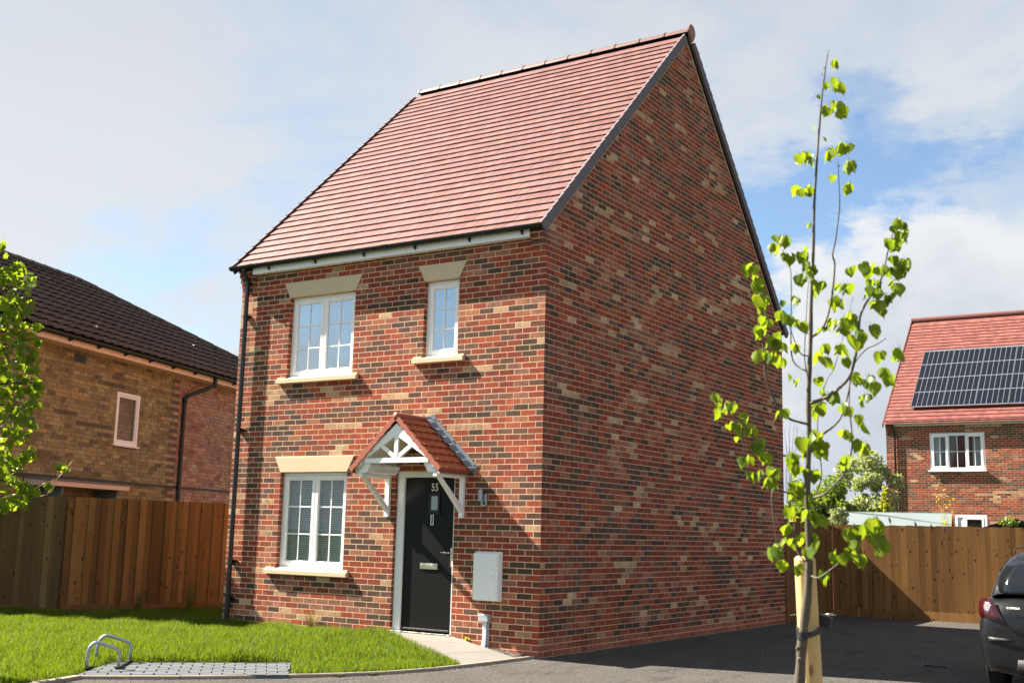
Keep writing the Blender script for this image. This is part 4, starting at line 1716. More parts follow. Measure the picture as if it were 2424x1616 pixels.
ap = 2.815
for sg in (-1, 1):
    mb = MB()
    # bargeboard with bottom ogee foot
    q = [(0, ap + .002), (0, ap - .155), (sg * .555, 2.335), (sg * .575, 2.285), (sg * .60, 2.262), (sg * .675, 2.262), (sg * .685, 2.275)]
    if sg < 0:
        q = q[::-1]
    mb.prism([(CX + u, v) for u, v in q], lambda u, v, d: (u, d, v), CY + .03, CY + .065)
    canp(mb, 'bargeboard', 'white_upvc')
mb = MB()
mb.box(CX - .515, CX + .515, CY + .036, CY + .06, 2.315, 2.378)
canp(mb, 'tie_beam', 'white_upvc')
mb = MB()
mb.box(CX - .031, CX + .031, CY + .034, CY + .0615, 2.379, ap - .11)
canp(mb, 'king_post', 'white_upvc')
for sg in (-1, 1):
    mb = MB()
    mb.beam((CX + sg * .03, CY + .05, 2.385), (CX + sg * .30, CY + .05, 2.555), .02, .05, up=(0, 1, 0))
    mb = MB()
    d = Vector((sg * .27, 0, .19)).normalized()
    nn = Vector((-d.z, 0, d.x)) * .026
    a, b = Vector((CX + sg * .02, 0, 2.385)), Vector((CX + sg * .31, 0, 2.585))
    mb.prism([(a.x + nn.x, a.z + nn.z), (b.x + nn.x, b.z + nn.z), (b.x - nn.x, b.z - nn.z), (a.x - nn.x, a.z - nn.z)], lambda u, v, d_: (u, d_, v), CY + .038, CY + .059)
    canp(mb, 'strut', 'white_upvc')
# sloping soffits inside the roof, and the level side soffits with coved drop
mb = MB()
for sg in (-1, 1):
    th = .03
    mb.mesh([(CX, CY + .066, CZA - .105), (CX, .0, CZA - .105), (CX + sg * .66, .0, CZA - .105 - .66 * csl), (CX + sg * .66, CY + .066, CZA - .105 - .66 * csl),
             (CX, CY + .066, CZA - .075), (CX, .0, CZA - .075), (CX + sg * .69, .0, CZA - .075 - .69 * csl), (CX + sg * .69, CY + .066, CZA - .075 - .69 * csl)],
            [(0, 1, 2, 3), (4, 5, 6, 7), (0, 1, 5, 4), (2, 3, 7, 6), (1, 2, 6, 5), (0, 3, 7, 4)])
canp(mb, 'ceiling', 'cream_soffit', 0)
for sg in (-1, 1):
    mb = MB()
    # coved box running back to the wall
    prof = [(sg * .685, 2.262), (sg * .70, 2.215), (sg * .66, 2.195), (sg * .50, 2.195), (sg * .475, 2.215), (sg * .465, 2.25), (sg * .44, 2.275), (sg * .42, 2.30), (sg * .47, 2.33), (sg * .60, 2.33)]
    mb.prism([(CX + u, v) for u, v in prof], lambda u, v, d: (u, d, v), CY + .07, -.003)
    canp(mb, 'cove', 'white_upvc', .004)
# tiled top: seven stepped courses of scalloped sheet per side
rowsC = 7
slope_len = math.hypot(CHW, CZA - CZB)
ta = math.atan(csl)
for sg in (-1, 1):
    dS = Vector((-sg * math.cos(ta), 0, math.sin(ta)))       # up the slope
    dN = Vector((sg * math.sin(ta), 0, math.cos(ta)))
    O = Vector((CX + sg * CHW, 0, CZB - .005))
    g = slope_len / rowsC
    for k in range(rowsC):
        mb = MB()
        vs, fs = [], []
        n = 44
        L_ = CY * -1 - .012
        for i in range(n + 1):
            y = -(.006 + L_ * i / n)
            ph = (i / n * 4.5 + .5 * (k % 2)) % 1.0
            wv = .016 * (1 - abs(2 * ph - 1)) ** 0.8
            for (s_, nn_) in ((0, .000), (0, .026 + wv), (g * .5, .018 + wv * .9), (g + .012, .006 + wv * .35)):
                p = O + dS * (k * g + s_) + dN * nn_
                vs.append((p.x, y, p.z))
        for i in range(n):
            for j in range(3):
                a = i * 4 + j
                fs.append((a, a + 1, a + 5, a + 4))
        fs.append((0, 1, 2, 3))
        fs.append((n * 4, n * 4 + 1, n * 4 + 2, n * 4 + 3))
        mb.col = (0.42, 0.092, 0.030)
        mb.mesh(vs, fs)
        canp(mb, 'tile_course', 'canopy_tile', 0)
    # stepped edge strip on the front
    mb = MB()
    poly = []
    for k in range(rowsC):
        s0 = k * g
        for (s_, nn_) in ((s0, .022), (s0 + .004, .034), (s0 + g * .55, .036), (s0 + g - .001, .024)):
            p = O + dS * s_ + dN * nn_
            poly.append((p.x, p.z))
    for s_, nn_ in ((slope_len, -.05), (0.03, -.05), (-.012, -.03), (-.016, -.004)):
        p = O + dS * s_ + dN * nn_
        poly.append((p.x, p.z))
    # build as strips (concave outline)
    top = poly[:rowsC * 4]
    for i in range(len(top) - 1):
        (x0_, z0_), (x1_, z1_) = top[i], top[i + 1]
        p0 = Vector((x0_, 0, z0_)) - dN * .062
        p1 = Vector((x1_, 0, z1_)) - dN * .062
        mb.prism([(x0_, z0_), (x1_, z1_), (p1.x, p1.z), (p0.x, p0.z)], lambda u, v, d: (u, d, v), CY + .001, CY + .029)
    mb.c = [(0.42, 0.125, 0.075)] * len(mb.f)
    canp(mb, 'verge_strip', 'canopy_tile', 0)
    # eave drip
    mb = MB()
    mb.beam(O + dN * -.012 + Vector((0, CY + .03, 0)), O + dN * -.012 + Vector((0, -.006, 0)), .012, .05)
    mb.c = [(0.20, 0.045, 0.025)] * len(mb.f)
    canp(mb, 'eave_edge', 'canopy_tile', 0)
mb = MB()
mb.tube([(CX, CY + .000, CZA + .012), (CX, -.06, CZA + .012)], .042, 12)
mb.c = [(0.38, 0.10, 0.05)] * len(mb.f)
canp(mb, 'ridge_roll', 'canopy_tile', 0, smooth=True)
# lead flashing stepped against the wall
for sg in (-1, 1):
    mb = MB()
    dS = Vector((-sg * math.cos(ta), 0, math.sin(ta)))
    dN = Vector((sg * math.sin(ta), 0, math.cos(ta)))
    O = Vector((CX + sg * (CHW + .03), 0, CZB - .02))
    LL = slope_len + .05
    a = O
    q = [a - dN * .0, a + dN * .115, a + dS * LL + dN * .115, a + dS * LL]
    mb.mesh([Vector((p.x, y, p.z)) for y in (-.0035, -.009) for p in q], [(0, 1, 2, 3), (4, 5, 6, 7), (0, 1, 5, 4), (1, 2, 6, 5), (2, 3, 7, 6), (3, 0, 4, 7)])
    n = 28
    for i in range(n):
        s0, s1 = LL * i / n, LL * (i + 1) / n
        w0 = .10 + .018 * math.sin(i * 1.7)
        w1 = .10 + .018 * math.sin((i + 1) * 1.7)
        h0 = .042 + .014 * math.sin(i * 1.57)
        h1 = .042 + .014 * math.sin((i + 1) * 1.57)
        p0, p1 = O + dS * s0 + dN * .075, O + dS * s1 + dN * .075
        p2, p3 = O + dS * s1 + dN * h1, O + dS * s0 + dN * h0
        mb.face([(p0.x, -.010, p0.z), (p1.x, -.010, p1.z), (p2.x, -w1, p2.z), (p3.x, -w0, p3.z)])
    canp(mb, 'flashing', 'lead', 0)
    for s_ in (.05, .5, .92):
        mb = MB()
        p = O + dS * (LL * s_) + dN * .095
        mb.tube([(p.x, -.008, p.z), (p.x, -.018, p.z)], .009, 8)
        canp(mb, 'fixing', 'car_plastic', 0)
# gallows brackets
for sg in (-1, 1):
    bx = CX + sg * .605
    br = empty('bracket', Vector((bx, -.05, 1.65)) - parent_loc(can), can)
    mb = MB()
    mb.box(bx - .033, bx + .033, -.052, -.002, 1.645, 2.193)
    soften(hp(mb, 'bracket_post', 'white_upvc', can), .004)
    mb = MB()
    mb.box(bx - .033, bx + .033, -.62, -.053, 2.143, 2.193)
    soften(hp(mb, 'bracket_arm', 'white_upvc', can), .004)
    mb = MB()
    mb.prism([(-.565, 2.142), (-.50, 2.142), (-.0525, 1.795), (-.0525, 1.71)], lambda u, v, d: (d, u, v), bx - .027, bx + .027)
    soften(hp(mb, 'bracket_brace', 'white_upvc', can), .004)
    bpy.data.objects.remove(br)

# ---- meter box, cable box, wall light
mt = empty('meter_box', Vector((-.74, 0, .64)) - HL, house)
mb = MB()
x0, x1, z0, z1 = -.950, -.538, .632, 1.243
ins = .022
mb.mesh([(x0, -.001, z0), (x1, -.001, z0), (x1, -.001, z1), (x0, -.001, z1), (x0 + ins, -.088, z0 + ins * .6), (x1 - ins, -.088, z0 + ins * .6), (x1 - ins, -.088, z1 - ins * 1.4), (x0 + ins, -.088, z1 - ins * 1.4)],
        [(0, 1, 2, 3), (4, 5, 6, 7), (0, 1, 5, 4), (1, 2, 6, 5), (2, 3, 7, 6), (3, 0, 4, 7)])
soften(hp(mb, 'case', 'meter_box', mt), .012, 3)
mb = MB()
mb.bbox(x0 + .045, x1 - .045, -.0925, -.0885, z0 + .04, z1 - .06, .0015)
hp(mb, 'case_door', 'meter_box', mt)
mb = MB()
mb.tube([(x1 - .085, -.0925, .94), (x1 - .085, -.096, .94)], .008, 8)
hp(mb, 'latch', 'grey_plastic', mt)
cb = empty('cable_box', Vector((-.77, 0, .05)) - HL, house)
mb = MB()
mb.bbox(-.842, -.695, -.075, -.0012, .383, .478, .008)
hp(mb, 'case', 'grey_plastic', cb)
mb = MB()
mb.box(-.790, -.735, -.045, -.0012, .205, .3825)
mb.prism([(-.790, .2045), (-.735, .2045), (-.742, .125), (-.752, .05), (-.835, .05), (-.80, .115)], lambda u, v, d: (u, d, v), -.045, -.0012)
soften(hp(mb, 'conduit', 'pale_grey_plastic', cb), .003)
mb = MB()
mb.bbox(-.728, -.715, -.02, -.0012, .06, .3825, .002)
hp(mb, 'cable', 'grey_plastic', cb)
wl = empty('wall_light', Vector((-.8, 0, 1.9)) - HL, house)
mb = MB()
mb.tube([(-.855, -.075, 1.862), (-.855, -.075, 2.005)], .031, 16)
hp(mb, 'lamp_tube', 'galvanised', wl, smooth=False)
mb = MB()
mb.bbox(-.868, -.782, -.048, -.0012, 1.80, 1.955, .006)
hp(mb, 'back_plate', 'galvanised', wl)
mb = MB()
mb.tube([(-.815, -.048, 1.835), (-.815, -.064, 1.835)], .017, 10)
hp(mb, 'sensor', 'car_plastic', wl)

# ================================================================== FENCES


def gz_left(x, y):
    return 0.03


def feather_fence(name, A, B, ztop, zbot, label, mat, spacing=0.1, bw=0.125, t=0.021, gravel=True, posts=True, seed=1, face=1, jitter_top=0.006, group=None, cat='fence', cap=True, cols=None):
    """vertical overlapping boards from A to B; face=+1: boards on the left side of A->B"""
    A = Vector((A[0], A[1], 0))
    B = Vector((B[0], B[1], 0))
    d = (B - A)
    L = d.length
    d.normalize()
    nn = Vector((-d.y, d.x, 0)) * face
    root = empty(name, A, label=label, category=cat)
    if group:
        root['group'] = group
    r = random.Random(seed)
    n = int(L / spacing)
    variants = []
    H = ztop - zbot
    for k in range(12):
        mb = MB()
        v = r.random()
        mb.col = (v, r.random(), r.random())
        w_ = bw
        mb.mesh([(0, 0, 0), (w_, 0, 0), (w_, t * .4, 0), (0, t, 0), (0, 0, H), (w_, 0, H), (w_, t * .4, H), (0, t, H)],
                [(0, 1, 2, 3), (4, 5, 6, 7), (0, 1, 5, 4), (1, 2, 6, 5), (2, 3, 7, 6), (3, 0, 4, 7)])
        variants.append(mb.data('fence_board', mat))
    for i in range(n + 1):
        s = i * spacing + r.uniform(-.004, .004)
        if s + bw > L + .03:
            break
        o = put('fence_board', variants[r.randrange(12)], root)
        X = d
        Y = nn
        M = Matrix((X, Y, (0, 0, 1))).transposed().to_4x4()
        M.translation = d * s + nn * (.009 * (i % 2)) + Vector((0, 0, zbot + r.uniform(-jitter_top, jitter_top)))
        o.matrix_local = M @ Matrix.Rotation(R(r.uniform(-.22, .22)), 4, 'Y') @ Matrix.Rotation(R(r.uniform(-.6, .6)), 4, 'Z')
    if gravel:
        mb = MB()
        mb.col = (r.random(), r.random(), r.random())
        mb.beam(Vector((0, 0, zbot / 2)) + nn * .022, d * L + Vector((0, 0, zbot / 2)) + nn * .022, .028, zbot + .03)
        mb.build('gravel_board', mat, root)
    # two or three arris rails behind, posts at intervals
    for z in (zbot + .25, ztop - .25):
        mb = MB()
        mb.col = (.4, .3, .6)
        mb.beam(Vector((0, 0, z)) - nn * .035, d * L + Vector((0, 0, z)) - nn * .035, .06, .05)
        mb.build('rail', 'post_wood', root)
    if posts:
        m = max(1, int(round(L / 2.4)))
        for i in range(m + 1):
            mb = MB()
            mb.col = (r.random(), r.random(), r.random())
            p = d * (L * i / m) - nn * .10
            mb.box(p.x - .045, p.x + .045, p.y - .045, p.y + .045, -.05, ztop - .03)
            mb.build('fence_post', 'post_wood', root)
    return root


# left fence (boards on our side)
FL0, FL1, FL2 = (-9.82, -1.13), (-8.075, -0.776), (-6.1, 5.05)
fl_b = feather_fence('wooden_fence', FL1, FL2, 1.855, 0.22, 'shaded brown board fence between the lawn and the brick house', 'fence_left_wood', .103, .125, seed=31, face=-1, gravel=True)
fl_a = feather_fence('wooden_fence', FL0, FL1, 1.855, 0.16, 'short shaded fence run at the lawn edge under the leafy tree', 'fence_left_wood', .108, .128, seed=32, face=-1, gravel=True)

# back fence across the drive
BF0 = Vector((-0.06, 11.65, 0))
bdir = Vector((math.cos(R(0.5)), math.sin(R(0.5)), 0))
BF1 = BF0 + bdir * 7.5
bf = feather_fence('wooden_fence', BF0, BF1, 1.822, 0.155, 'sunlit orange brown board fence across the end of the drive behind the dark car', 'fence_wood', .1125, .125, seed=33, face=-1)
# strip of side fence with narrow gate slats between house and back fence
SF0, SF1 = Vector((-0.015, 8.62, 0)), Vector((-0.10, 11.60, 0))


def side_gate():
    d = (SF1 - SF0).normalized()
    nn = Vector((d.y, -d.x, 0))
    root = empty('side_gate', SF0, label='narrow slatted side gate and boards between the brick house and the back fence', category='gate')
    r = random.Random(9)
    L = (SF1 - SF0).length
    mb = MB()
    mb.col = (.5, .2, .3)
    mb.box(-.04, .04, 0, .10, 0, 1.86)
    mb.build('gate_post', 'post_wood', root)
    for (a, b) in ((0.10, 0.78),):
        s = a
        while s < b:
            mb = MB()
            mb.col = (r.uniform(0, .5), r.random(), r.random())
            p = d * s + nn * .02
            q = d * (s + .12) + nn * .02
            mb.beam(p.lerp(q, .5) + Vector((0, 0, .14)), p.lerp(q, .5) + Vector((0, 0, 1.82)), .12, .018, up=nn)
            mb.build('board', 'fence_wood', root)
            s += .125
    mb = MB()
    mb.col = (.7, .2, .3)
    p = d * .86
    mb.box(p.x - .04, p.x + .04, p.y - .045, p.y + .045, 0, 1.90)
    mb.build('gate_post', 'post_wood', root)
    s = .97
    while s < L - .12:
        mb = MB()
        mb.col = (r.uniform(.2, .9), r.random(), r.random())
        p = d * s + nn * .035
        mb.box(p.x - .010, p.x + .012, p.y - .013, p.y + .013, .06, 1.80)
        mb.build('slat', 'fence_wood', root)
        s += .072
    mb = MB()
    mb.col = (.0, .3, .3)  # dark sheet standing in for the shade between the slats
    mb.beam(d * .93 + nn * .012 + Vector((0, 0, .93)), d * (L - .1) + nn * .012 + Vector((0, 0, .93)), .012, 1.7)
    mb.build('slat_gap_shade', 'fence_left_wood', root)
    for z in (.10, .95, 1.80):
        mb = MB()
        mb.col = (.1, .5, .5)
        mb.beam(d * .92 + Vector((0, 0, z)), d * (L - .1) + Vector((0, 0, z)), .03, .09)
        mb.build('rail', 'fence_wood', root)
    mb = MB()
    mb.col = (.6, .4, .5)
    p = d * (L - .04)
    mb.box(p.x - .045, p.x + .045, p.y - .05, p.y + .05, 0, 1.86)
    mb.build('gate_post', 'post_wood', root)
    mb = MB()
    mb.col = (.2, .4, .5)
    mb.beam(d * .1 + nn * .024 + Vector((0, 0, .06)), d * .8 + nn * .024 + Vector((0, 0, .06)), .02, .12)
    mb.build('kick_board', 'fence_wood', root)


side_gate()

# ================================================================== LEFT NEIGHBOUR
LP = Vector((-11.775, 4.57, 0))
LD = Vector((-.317, .949, 0)).normalized()
LN = Vector((LD.y, -LD.x, 0))       # outward, towards the lawn
S0, S1 = -6.45, 6.9                  # wall runs from S0 to S1
lh = empty('neighbour_house', LP + LD * ((S0 + S1) / 2) - LN * 4, label='older yellowish brick house with mossy dark brown hipped roof behind the left fence', category='house')


def lw(s, z, d=0.0):
    return LP + LD * s + LN * d + Vector((0, 0, z))


def lbuild(mb, name, mats, parent=None, **k):
    par = parent or lh
    off = parent_loc(par)
    mb.v = [tuple(Vector(v) - off) for v in mb.v]
    return mb.build(name, mats, par, **k)


LWIN = (-2.43, -1.64, 2.97, 3.985)
LVENT = (-3.86, -3.52, 4.36, 4.50)
LE = 4.56


def left_house():
    mb = MB()
    dpt = 8.7
    # wall face with the window opening left out
    xs = [S0, LWIN[0], LWIN[1], S1]
    zs = [-.1, LWIN[2], LWIN[3], LE]
    for i in range(3):
        for j in range(3):
            if i == 1 and j == 1:
                continue
            mb.face([lw(xs[i], zs[j]), lw(xs[i + 1], zs[j]), lw(xs[i + 1], zs[j + 1]), lw(xs[i], zs[j + 1])])
    for s in (LWIN[0], LWIN[1]):
        mb.face([lw(s, LWIN[2]), lw(s, LWIN[3]), lw(s, LWIN[3], -.12), lw(s, LWIN[2], -.12)])
    for z in (LWIN[2], LWIN[3]):
        mb.face([lw(LWIN[0], z), lw(LWIN[1], z), lw(LWIN[1], z, -.12), lw(LWIN[0], z, -.12)])
    for s in (S0, S1):
        mb.face([lw(s, -.1), lw(s, LE), lw(s, LE, -dpt), lw(s, -.1, -dpt)])
    mb.face([lw(S0, -.1, -dpt), lw(S0, LE, -dpt), lw(S1, LE, -dpt), lw(S1, -.1, -dpt)])
    lbuild(mb, 'wall', 'old_mortar')
    tan_pal = [(0.254, 0.210, 0.096), (0.208, 0.168, 0.078), (0.304, 0.255, 0.127), (0.168, 0.134, 0.071), (0.101, 0.090, 0.059), (0.325, 0.227, 0.103), (0.234, 0.206, 0.130)]
    pink_pal = [(0.371, 0.219, 0.155), (0.319, 0.172, 0.121), (0.412, 0.254, 0.188), (0.278, 0.142, 0.108), (0.371, 0.273, 0.175), (0.329, 0.225, 0.202)]
    B = Brickwork(bevel=0)
    holes = [rect_hole(LWIN[0] - S0, LWIN[1] - S0, LWIN[2], LWIN[3]), rect_hole(LVENT[0] - S0, LVENT[1] - S0, LVENT[2], LVENT[3])]
    joint = -.15
    zb = .9
    B.wall(lw(S0, 0), LD, LN, joint - S0, zb, LE - .0, holes=holes, palette=tan_pal, weights=[6, 5, 4, 3, 1.2, 1.5, 3], seed=41, proud=.003, jitter=.0025, depth=.012, run=.3)
    # tooth the join with dark bricks
    r = random.Random(3)
    B.wall(lw(joint + .01, 0), LD, LN, S1 - joint - .01, zb, LE - .0, palette=pink_pal, weights=[5, 4, 4, 2, 2, 3], seed=42, proud=.003, jitter=.002, depth=.012, run=.2)
    for i, it in enumerate(B.items):
        if it[7] is tan_pal and (it[0] + it[1] * it[3][1][0] - lw(joint, 0)).length < .18 + .01:
            kk = int(round(it[3][0][1] / .075)) % 2
            B.items[i] = it[:4] + (4 if kk else 0,) + it[5:7] + ((tan_pal if kk else pink_pal),) + (it[8],)

    def vis(p):
        q = (p - LP).dot(LD)
        return q > -5.8 and p.z > 1.8
    B.build(lh, 'buff_brick', 300, eye=CAM_LOC, visible=vis)
    # storey band
    mb = MB()
    for a, b in ((S0, joint), (joint, S1)):
        pass
    mb.prism([(0, 2.235), (.030, 2.235), (.030, 2.275), (0, 2.285)], lambda u, v, d: lw(d, v, u + .001), S0, S1)
    lbuild(mb, 'band', 'old_black')
    # vent hole
    mb = MB()
    mb.prism([(LVENT[0], LVENT[2]), (LVENT[1], LVENT[2]), (LVENT[1], LVENT[3]), (LVENT[0], LVENT[3])], lambda u, v, d: lw(u, v, d), .001, .009)
    lbuild(mb, 'vent', 'old_black')
    # fascia, gutter
    mb = MB()
    mb.prism([(.02, 4.555), (.34, 4.555), (.34, 4.68), (.31, 4.69), (.02, 4.69)], lambda u, v, d: lw(d, v, u), S0 - .3, S1 + .3)
    lbuild(mb, 'fascia', 'fascia_old')
    mb = MB()
    n = 8
    cy, cz, rr = .402, 4.70, .058
    prof = [(cy + math.cos(math.pi + math.pi * i / n) * rr, cz + math.sin(math.pi + math.pi * i / n) * rr) for i in range(n + 1)] + [(cy + rr - .006, cz)]
    for a, b in zip(prof[:-1], prof[1:]):
        mb.face([lw(S0 - .3, a[1], a[0]), lw(S1 + .3, a[1], a[0]), lw(S1 + .3, b[1], b[0]), lw(S0 - .3, b[1], b[0])])
    g = lbuild(mb, 'gutter', 'old_black')
    s = -5.4
    while s < 3.2:
        mb = MB()
        mb.prism([(.341, 4.66), (.341, 4.60), (cy + .05, 4.635), (cy + .05, 4.65)], lambda u, v, d: lw(d, v, u), s - .012, s + .012)
        lbuild(mb, 'gutter_bracket', 'old_black')
        s += .86
    # rainwater pipe with swan neck
    mb = MB()
    mb.tube([lw(.62, 4.65, .40), lw(.62, 4.50, .38), lw(.45, 4.38, .26), lw(.05, 4.20, .09), lw(-.03, 4.10, .06), lw(-.03, .4, .06)], .042, 12, cap=False)
    mb.tube([lw(-.03, 4.04, .06), lw(-.03, 4.15, .06)], .052, 12)
    mb.tube([lw(.62, 4.54, .385), lw(.62, 4.44, .36)], .052, 12)
    lbuild(mb, 'downpipe', 'old_black', smooth=True)
    # window
    win = empty('window', lw((LWIN[0] + LWIN[1]) / 2, LWIN[2], 0) - parent_loc(lh), lh)

    def ring(a, b, c, d, wd, y0, y1, nm, mt):
        mb = MB()
        for (p, q, r_, s_) in ((a, a + wd, c, d), (b - wd, b, c, d), (a + wd, b - wd, c, c + wd), (a + wd, b - wd, d - wd, d)):
            mb.prism([(p, r_), (q, r_), (q, s_), (p, s_)], lambda u, v, dd: lw(u, v, dd), y0, y1)
        soften(lbuild(mb, nm, mt, win), .004)
    ring(LWIN[0] + .002, LWIN[1] - .002, LWIN[2] + .002, LWIN[3] - .002, .055, -.06, .012, 'frame', 'white_paint')
    ring(LWIN[0] + .06, LWIN[1] - .06, LWIN[2] + .06, LWIN[3] - .06, .04, -.05, .0, 'sash', 'white_paint')
    mb = MB()
    mb.prism([(LWIN[0] + .10, LWIN[2] + .10), (LWIN[1] - .10, LWIN[2] + .10), (LWIN[1] - .10, LWIN[3] - .10), (LWIN[0] + .10, LWIN[3] - .10)], lambda u, v, dd: lw(u, v, dd), -.035, -.03)
    lbuild(mb, 'pane', 'dim_glass', win)
    mb = MB()
    mb.prism([(LWIN[0] - .03, LWIN[2] - .03), (LWIN[1] + .03, LWIN[2] - .03), (LWIN[1] + .03, LWIN[2]), (LWIN[0] - .03, LWIN[2])], lambda u, v, dd: lw(u, v, dd), .0, .06)
    lbuild(mb, 'sill', 'white_paint', win)
    mb = MB()
    z = LWIN[2] + .12
    while z < LWIN[3] - .1:
        mb = MB()
        mb.prism([(LWIN[0] + .09, z), (LWIN[1] - .09, z), (LWIN[1] - .09, z + .016), (LWIN[0] + .09, z + .016)], lambda u, v, dd: lw(u, v, dd), -.10, -.085)
        lbuild(mb, 'blind_slat', 'blind_dark', win)
        z += .038
    mb = MB()
    for pts in ([lw(LWIN[0] - .3, LWIN[2] - .3, -1), lw(LWIN[1] + .3, LWIN[2] - .3, -1), lw(LWIN[1] + .3, LWIN[3] + .2, -1), lw(LWIN[0] - .3, LWIN[3] + .2, -1)],
                [lw(LWIN[0] - .3, LWIN[2] - .3, -.13), lw(LWIN[0] - .3, LWIN[2] - .3, -1), lw(LWIN[0] - .3, LWIN[3] + .2, -1), lw(LWIN[0] - .3, LWIN[3] + .2, -.13)],
                [lw(LWIN[1] + .3, LWIN[2] - .3, -.13), lw(LWIN[1] + .3, LWIN[2] - .3, -1), lw(LWIN[1] + .3, LWIN[3] + .2, -1), lw(LWIN[1] + .3, LWIN[3] + .2, -.13)]):
        mb.face(pts)
    lbuild(mb, 'room', 'room_dark', win)
    # door hood on curved side brackets
    hood = empty('door_hood', lw(-3.75, 2.0) - parent_loc(lh), lh)
    mb = MB()
    mb.prism([(.005, 2.075), (.55, 2.075), (.55, 2.16), (.005, 2.205)], lambda u, v, dd: lw(dd, v, u), -4.95, -2.62)
    soften(lbuild(mb, 'hood_roof', 'fascia_old', hood), .006)
    mb = MB()
    mb.prism([(.005, 2.206), (.56, 2.162), (.56, 2.185), (.005, 2.232)], lambda u, v, dd: lw(dd, v, u), -4.97, -2.60)
    lbuild(mb, 'hood_felt', 'grey_stone', hood)
    for s in (-4.55, -2.9):
        mb = MB()
        pts = [(.004, 2.074), (.50, 2.074)] + [(.50 - .42 * (1 - math.cos(t)) * 1.0, 2.07 - .45 * math.sin(t)) for t in (.3, .6, .9, 1.2, 1.5)] + [(.004, 1.60)]
        mb.prism(pts, lambda u, v, dd: lw(dd, v, u), s - .03, s + .03)
        lbuild(mb, 'hood_bracket', 'shed_felt', hood)
    # roof planes: main slope, far hip
    W_, RZ_, SE = 4.0, 7.17, 1.65
    EZ = 4.72
    eo = .43
    rise = RZ_ - EZ
    run = W_ + eo
    Ls = math.hypot(rise, run)
    Sd = (-LN * run + Vector((0, 0, rise))) / Ls
    Nd = (LN * rise + Vector((0, 0, run))) / Ls
    # hip line: along eave coordinate t from (0.. width) and slope coordinate y
    eave_end = 6.8 + .0
    A0 = S0 - .43
    Wd = eave_end - A0
    ridge_end = SE - A0

    def keep(u, y):
        f = y / Ls
        return (u < Wd + (ridge_end - Wd) * f + .12) and u > run * f - .12
    T = Tiling(lw(A0, EZ - .02, eo), LD, Sd, Nd)
    cols = [(0.052, 0.036, 0.030), (0.062, 0.042, 0.034), (0.044, 0.032, 0.027), (0.070, 0.050, 0.042)]
    T.build(lh, 'dark_tile', Wd, 13, Ls / 13, .30, .014, .058, cols, wave=.030, clips=keep, n_single=300, seed=8, stagger=False, gap=.004, name='roof_tile', rest_name='roof_tiling', overlap=.06)
    mb = MB()
    e0, e1 = lw(A0, EZ - .03, eo), lw(eave_end, EZ - .03, eo)
    r0, r1 = lw(A0 + run, RZ_ - .03, -W_), lw(SE, RZ_ - .03, -W_)
    b0, b1 = lw(A0, EZ - .03, -2 * W_ - eo), lw(eave_end, EZ - .03, -2 * W_ - eo)
    mb.mesh([e0, e1, r1, r0, b0, b1], [(0, 1, 2, 3), (4, 5, 2, 3), (1, 5, 2), (0, 4, 3), (0, 1, 5, 4)])
    mb.c = [cols[0]] * len(mb.f)
    lbuild(mb, 'roof_deck', 'dark_tile')
    # ridge and hip caps
    def caps(p, q, n, up):
        d = (q - p)
        L_ = d.length
        d.normalize()
        sd = d.cross(Vector((0, 0, 1))).normalized()
        u_ = sd.cross(d)
        rr = random.Random(2)
        for i in range(n):
            mb = MB()
            a = p + d * (L_ * i / n)
            b = p + d * (L_ * (i + 1) / n + .03)
            jj = rr.uniform(0, .006)
            rad = .13
            ring = []
            for pt, k in ((a, 1.06), (b, .96)):
                ring.append([pt + sd * math.cos(t) * rad * k + u_ * (math.sin(t) * rad * .85 * k - .045 + jj) for t in [math.pi * j / 6 for j in range(7)]])
            for j in range(6):
                mb.face([ring[0][j], ring[0][j + 1], ring[1][j + 1], ring[1][j]])
            mb.face(ring[0])
            mb.c = [cols[2]] * len(mb.f)
            lbuild(mb, 'ridge_tile', 'dark_tile')
    caps(lw(A0 + run, RZ_ + .03, -W_), lw(SE, RZ_ + .03, -W_), 9, 1)
    caps(lw(A0, EZ + .03, eo), lw(A0 + run, RZ_ + .03, -W_), 15, 1)
    caps(lw(eave_end, EZ + .03, eo), lw(SE, RZ_ + .03, -W_), 16, 1)


left_house()

# ================================================================== RIGHT HOUSE
RX0, RX1, RY = -3.36, 7.6, 28.07
RB = 0.2
rh = empty('far_house', ((RX0 + RX1) / 2, RY + 4.2, RB), label='distant red brick house with solar panels on its orange tiled roof', category='house')


def rb(mb, name, mats, parent=None, **k):
    par = parent or rh
    off = parent_loc(par)
    mb.v = [tuple(Vector(v) - off) for v in mb.v]
    return mb.build(name, mats, par, **k)


RWIN = (-1.93, -0.18, 3.87, 5.15)
RDOOR = (-1.22, -0.20, 0.3, 2.47)
RE = 5.475


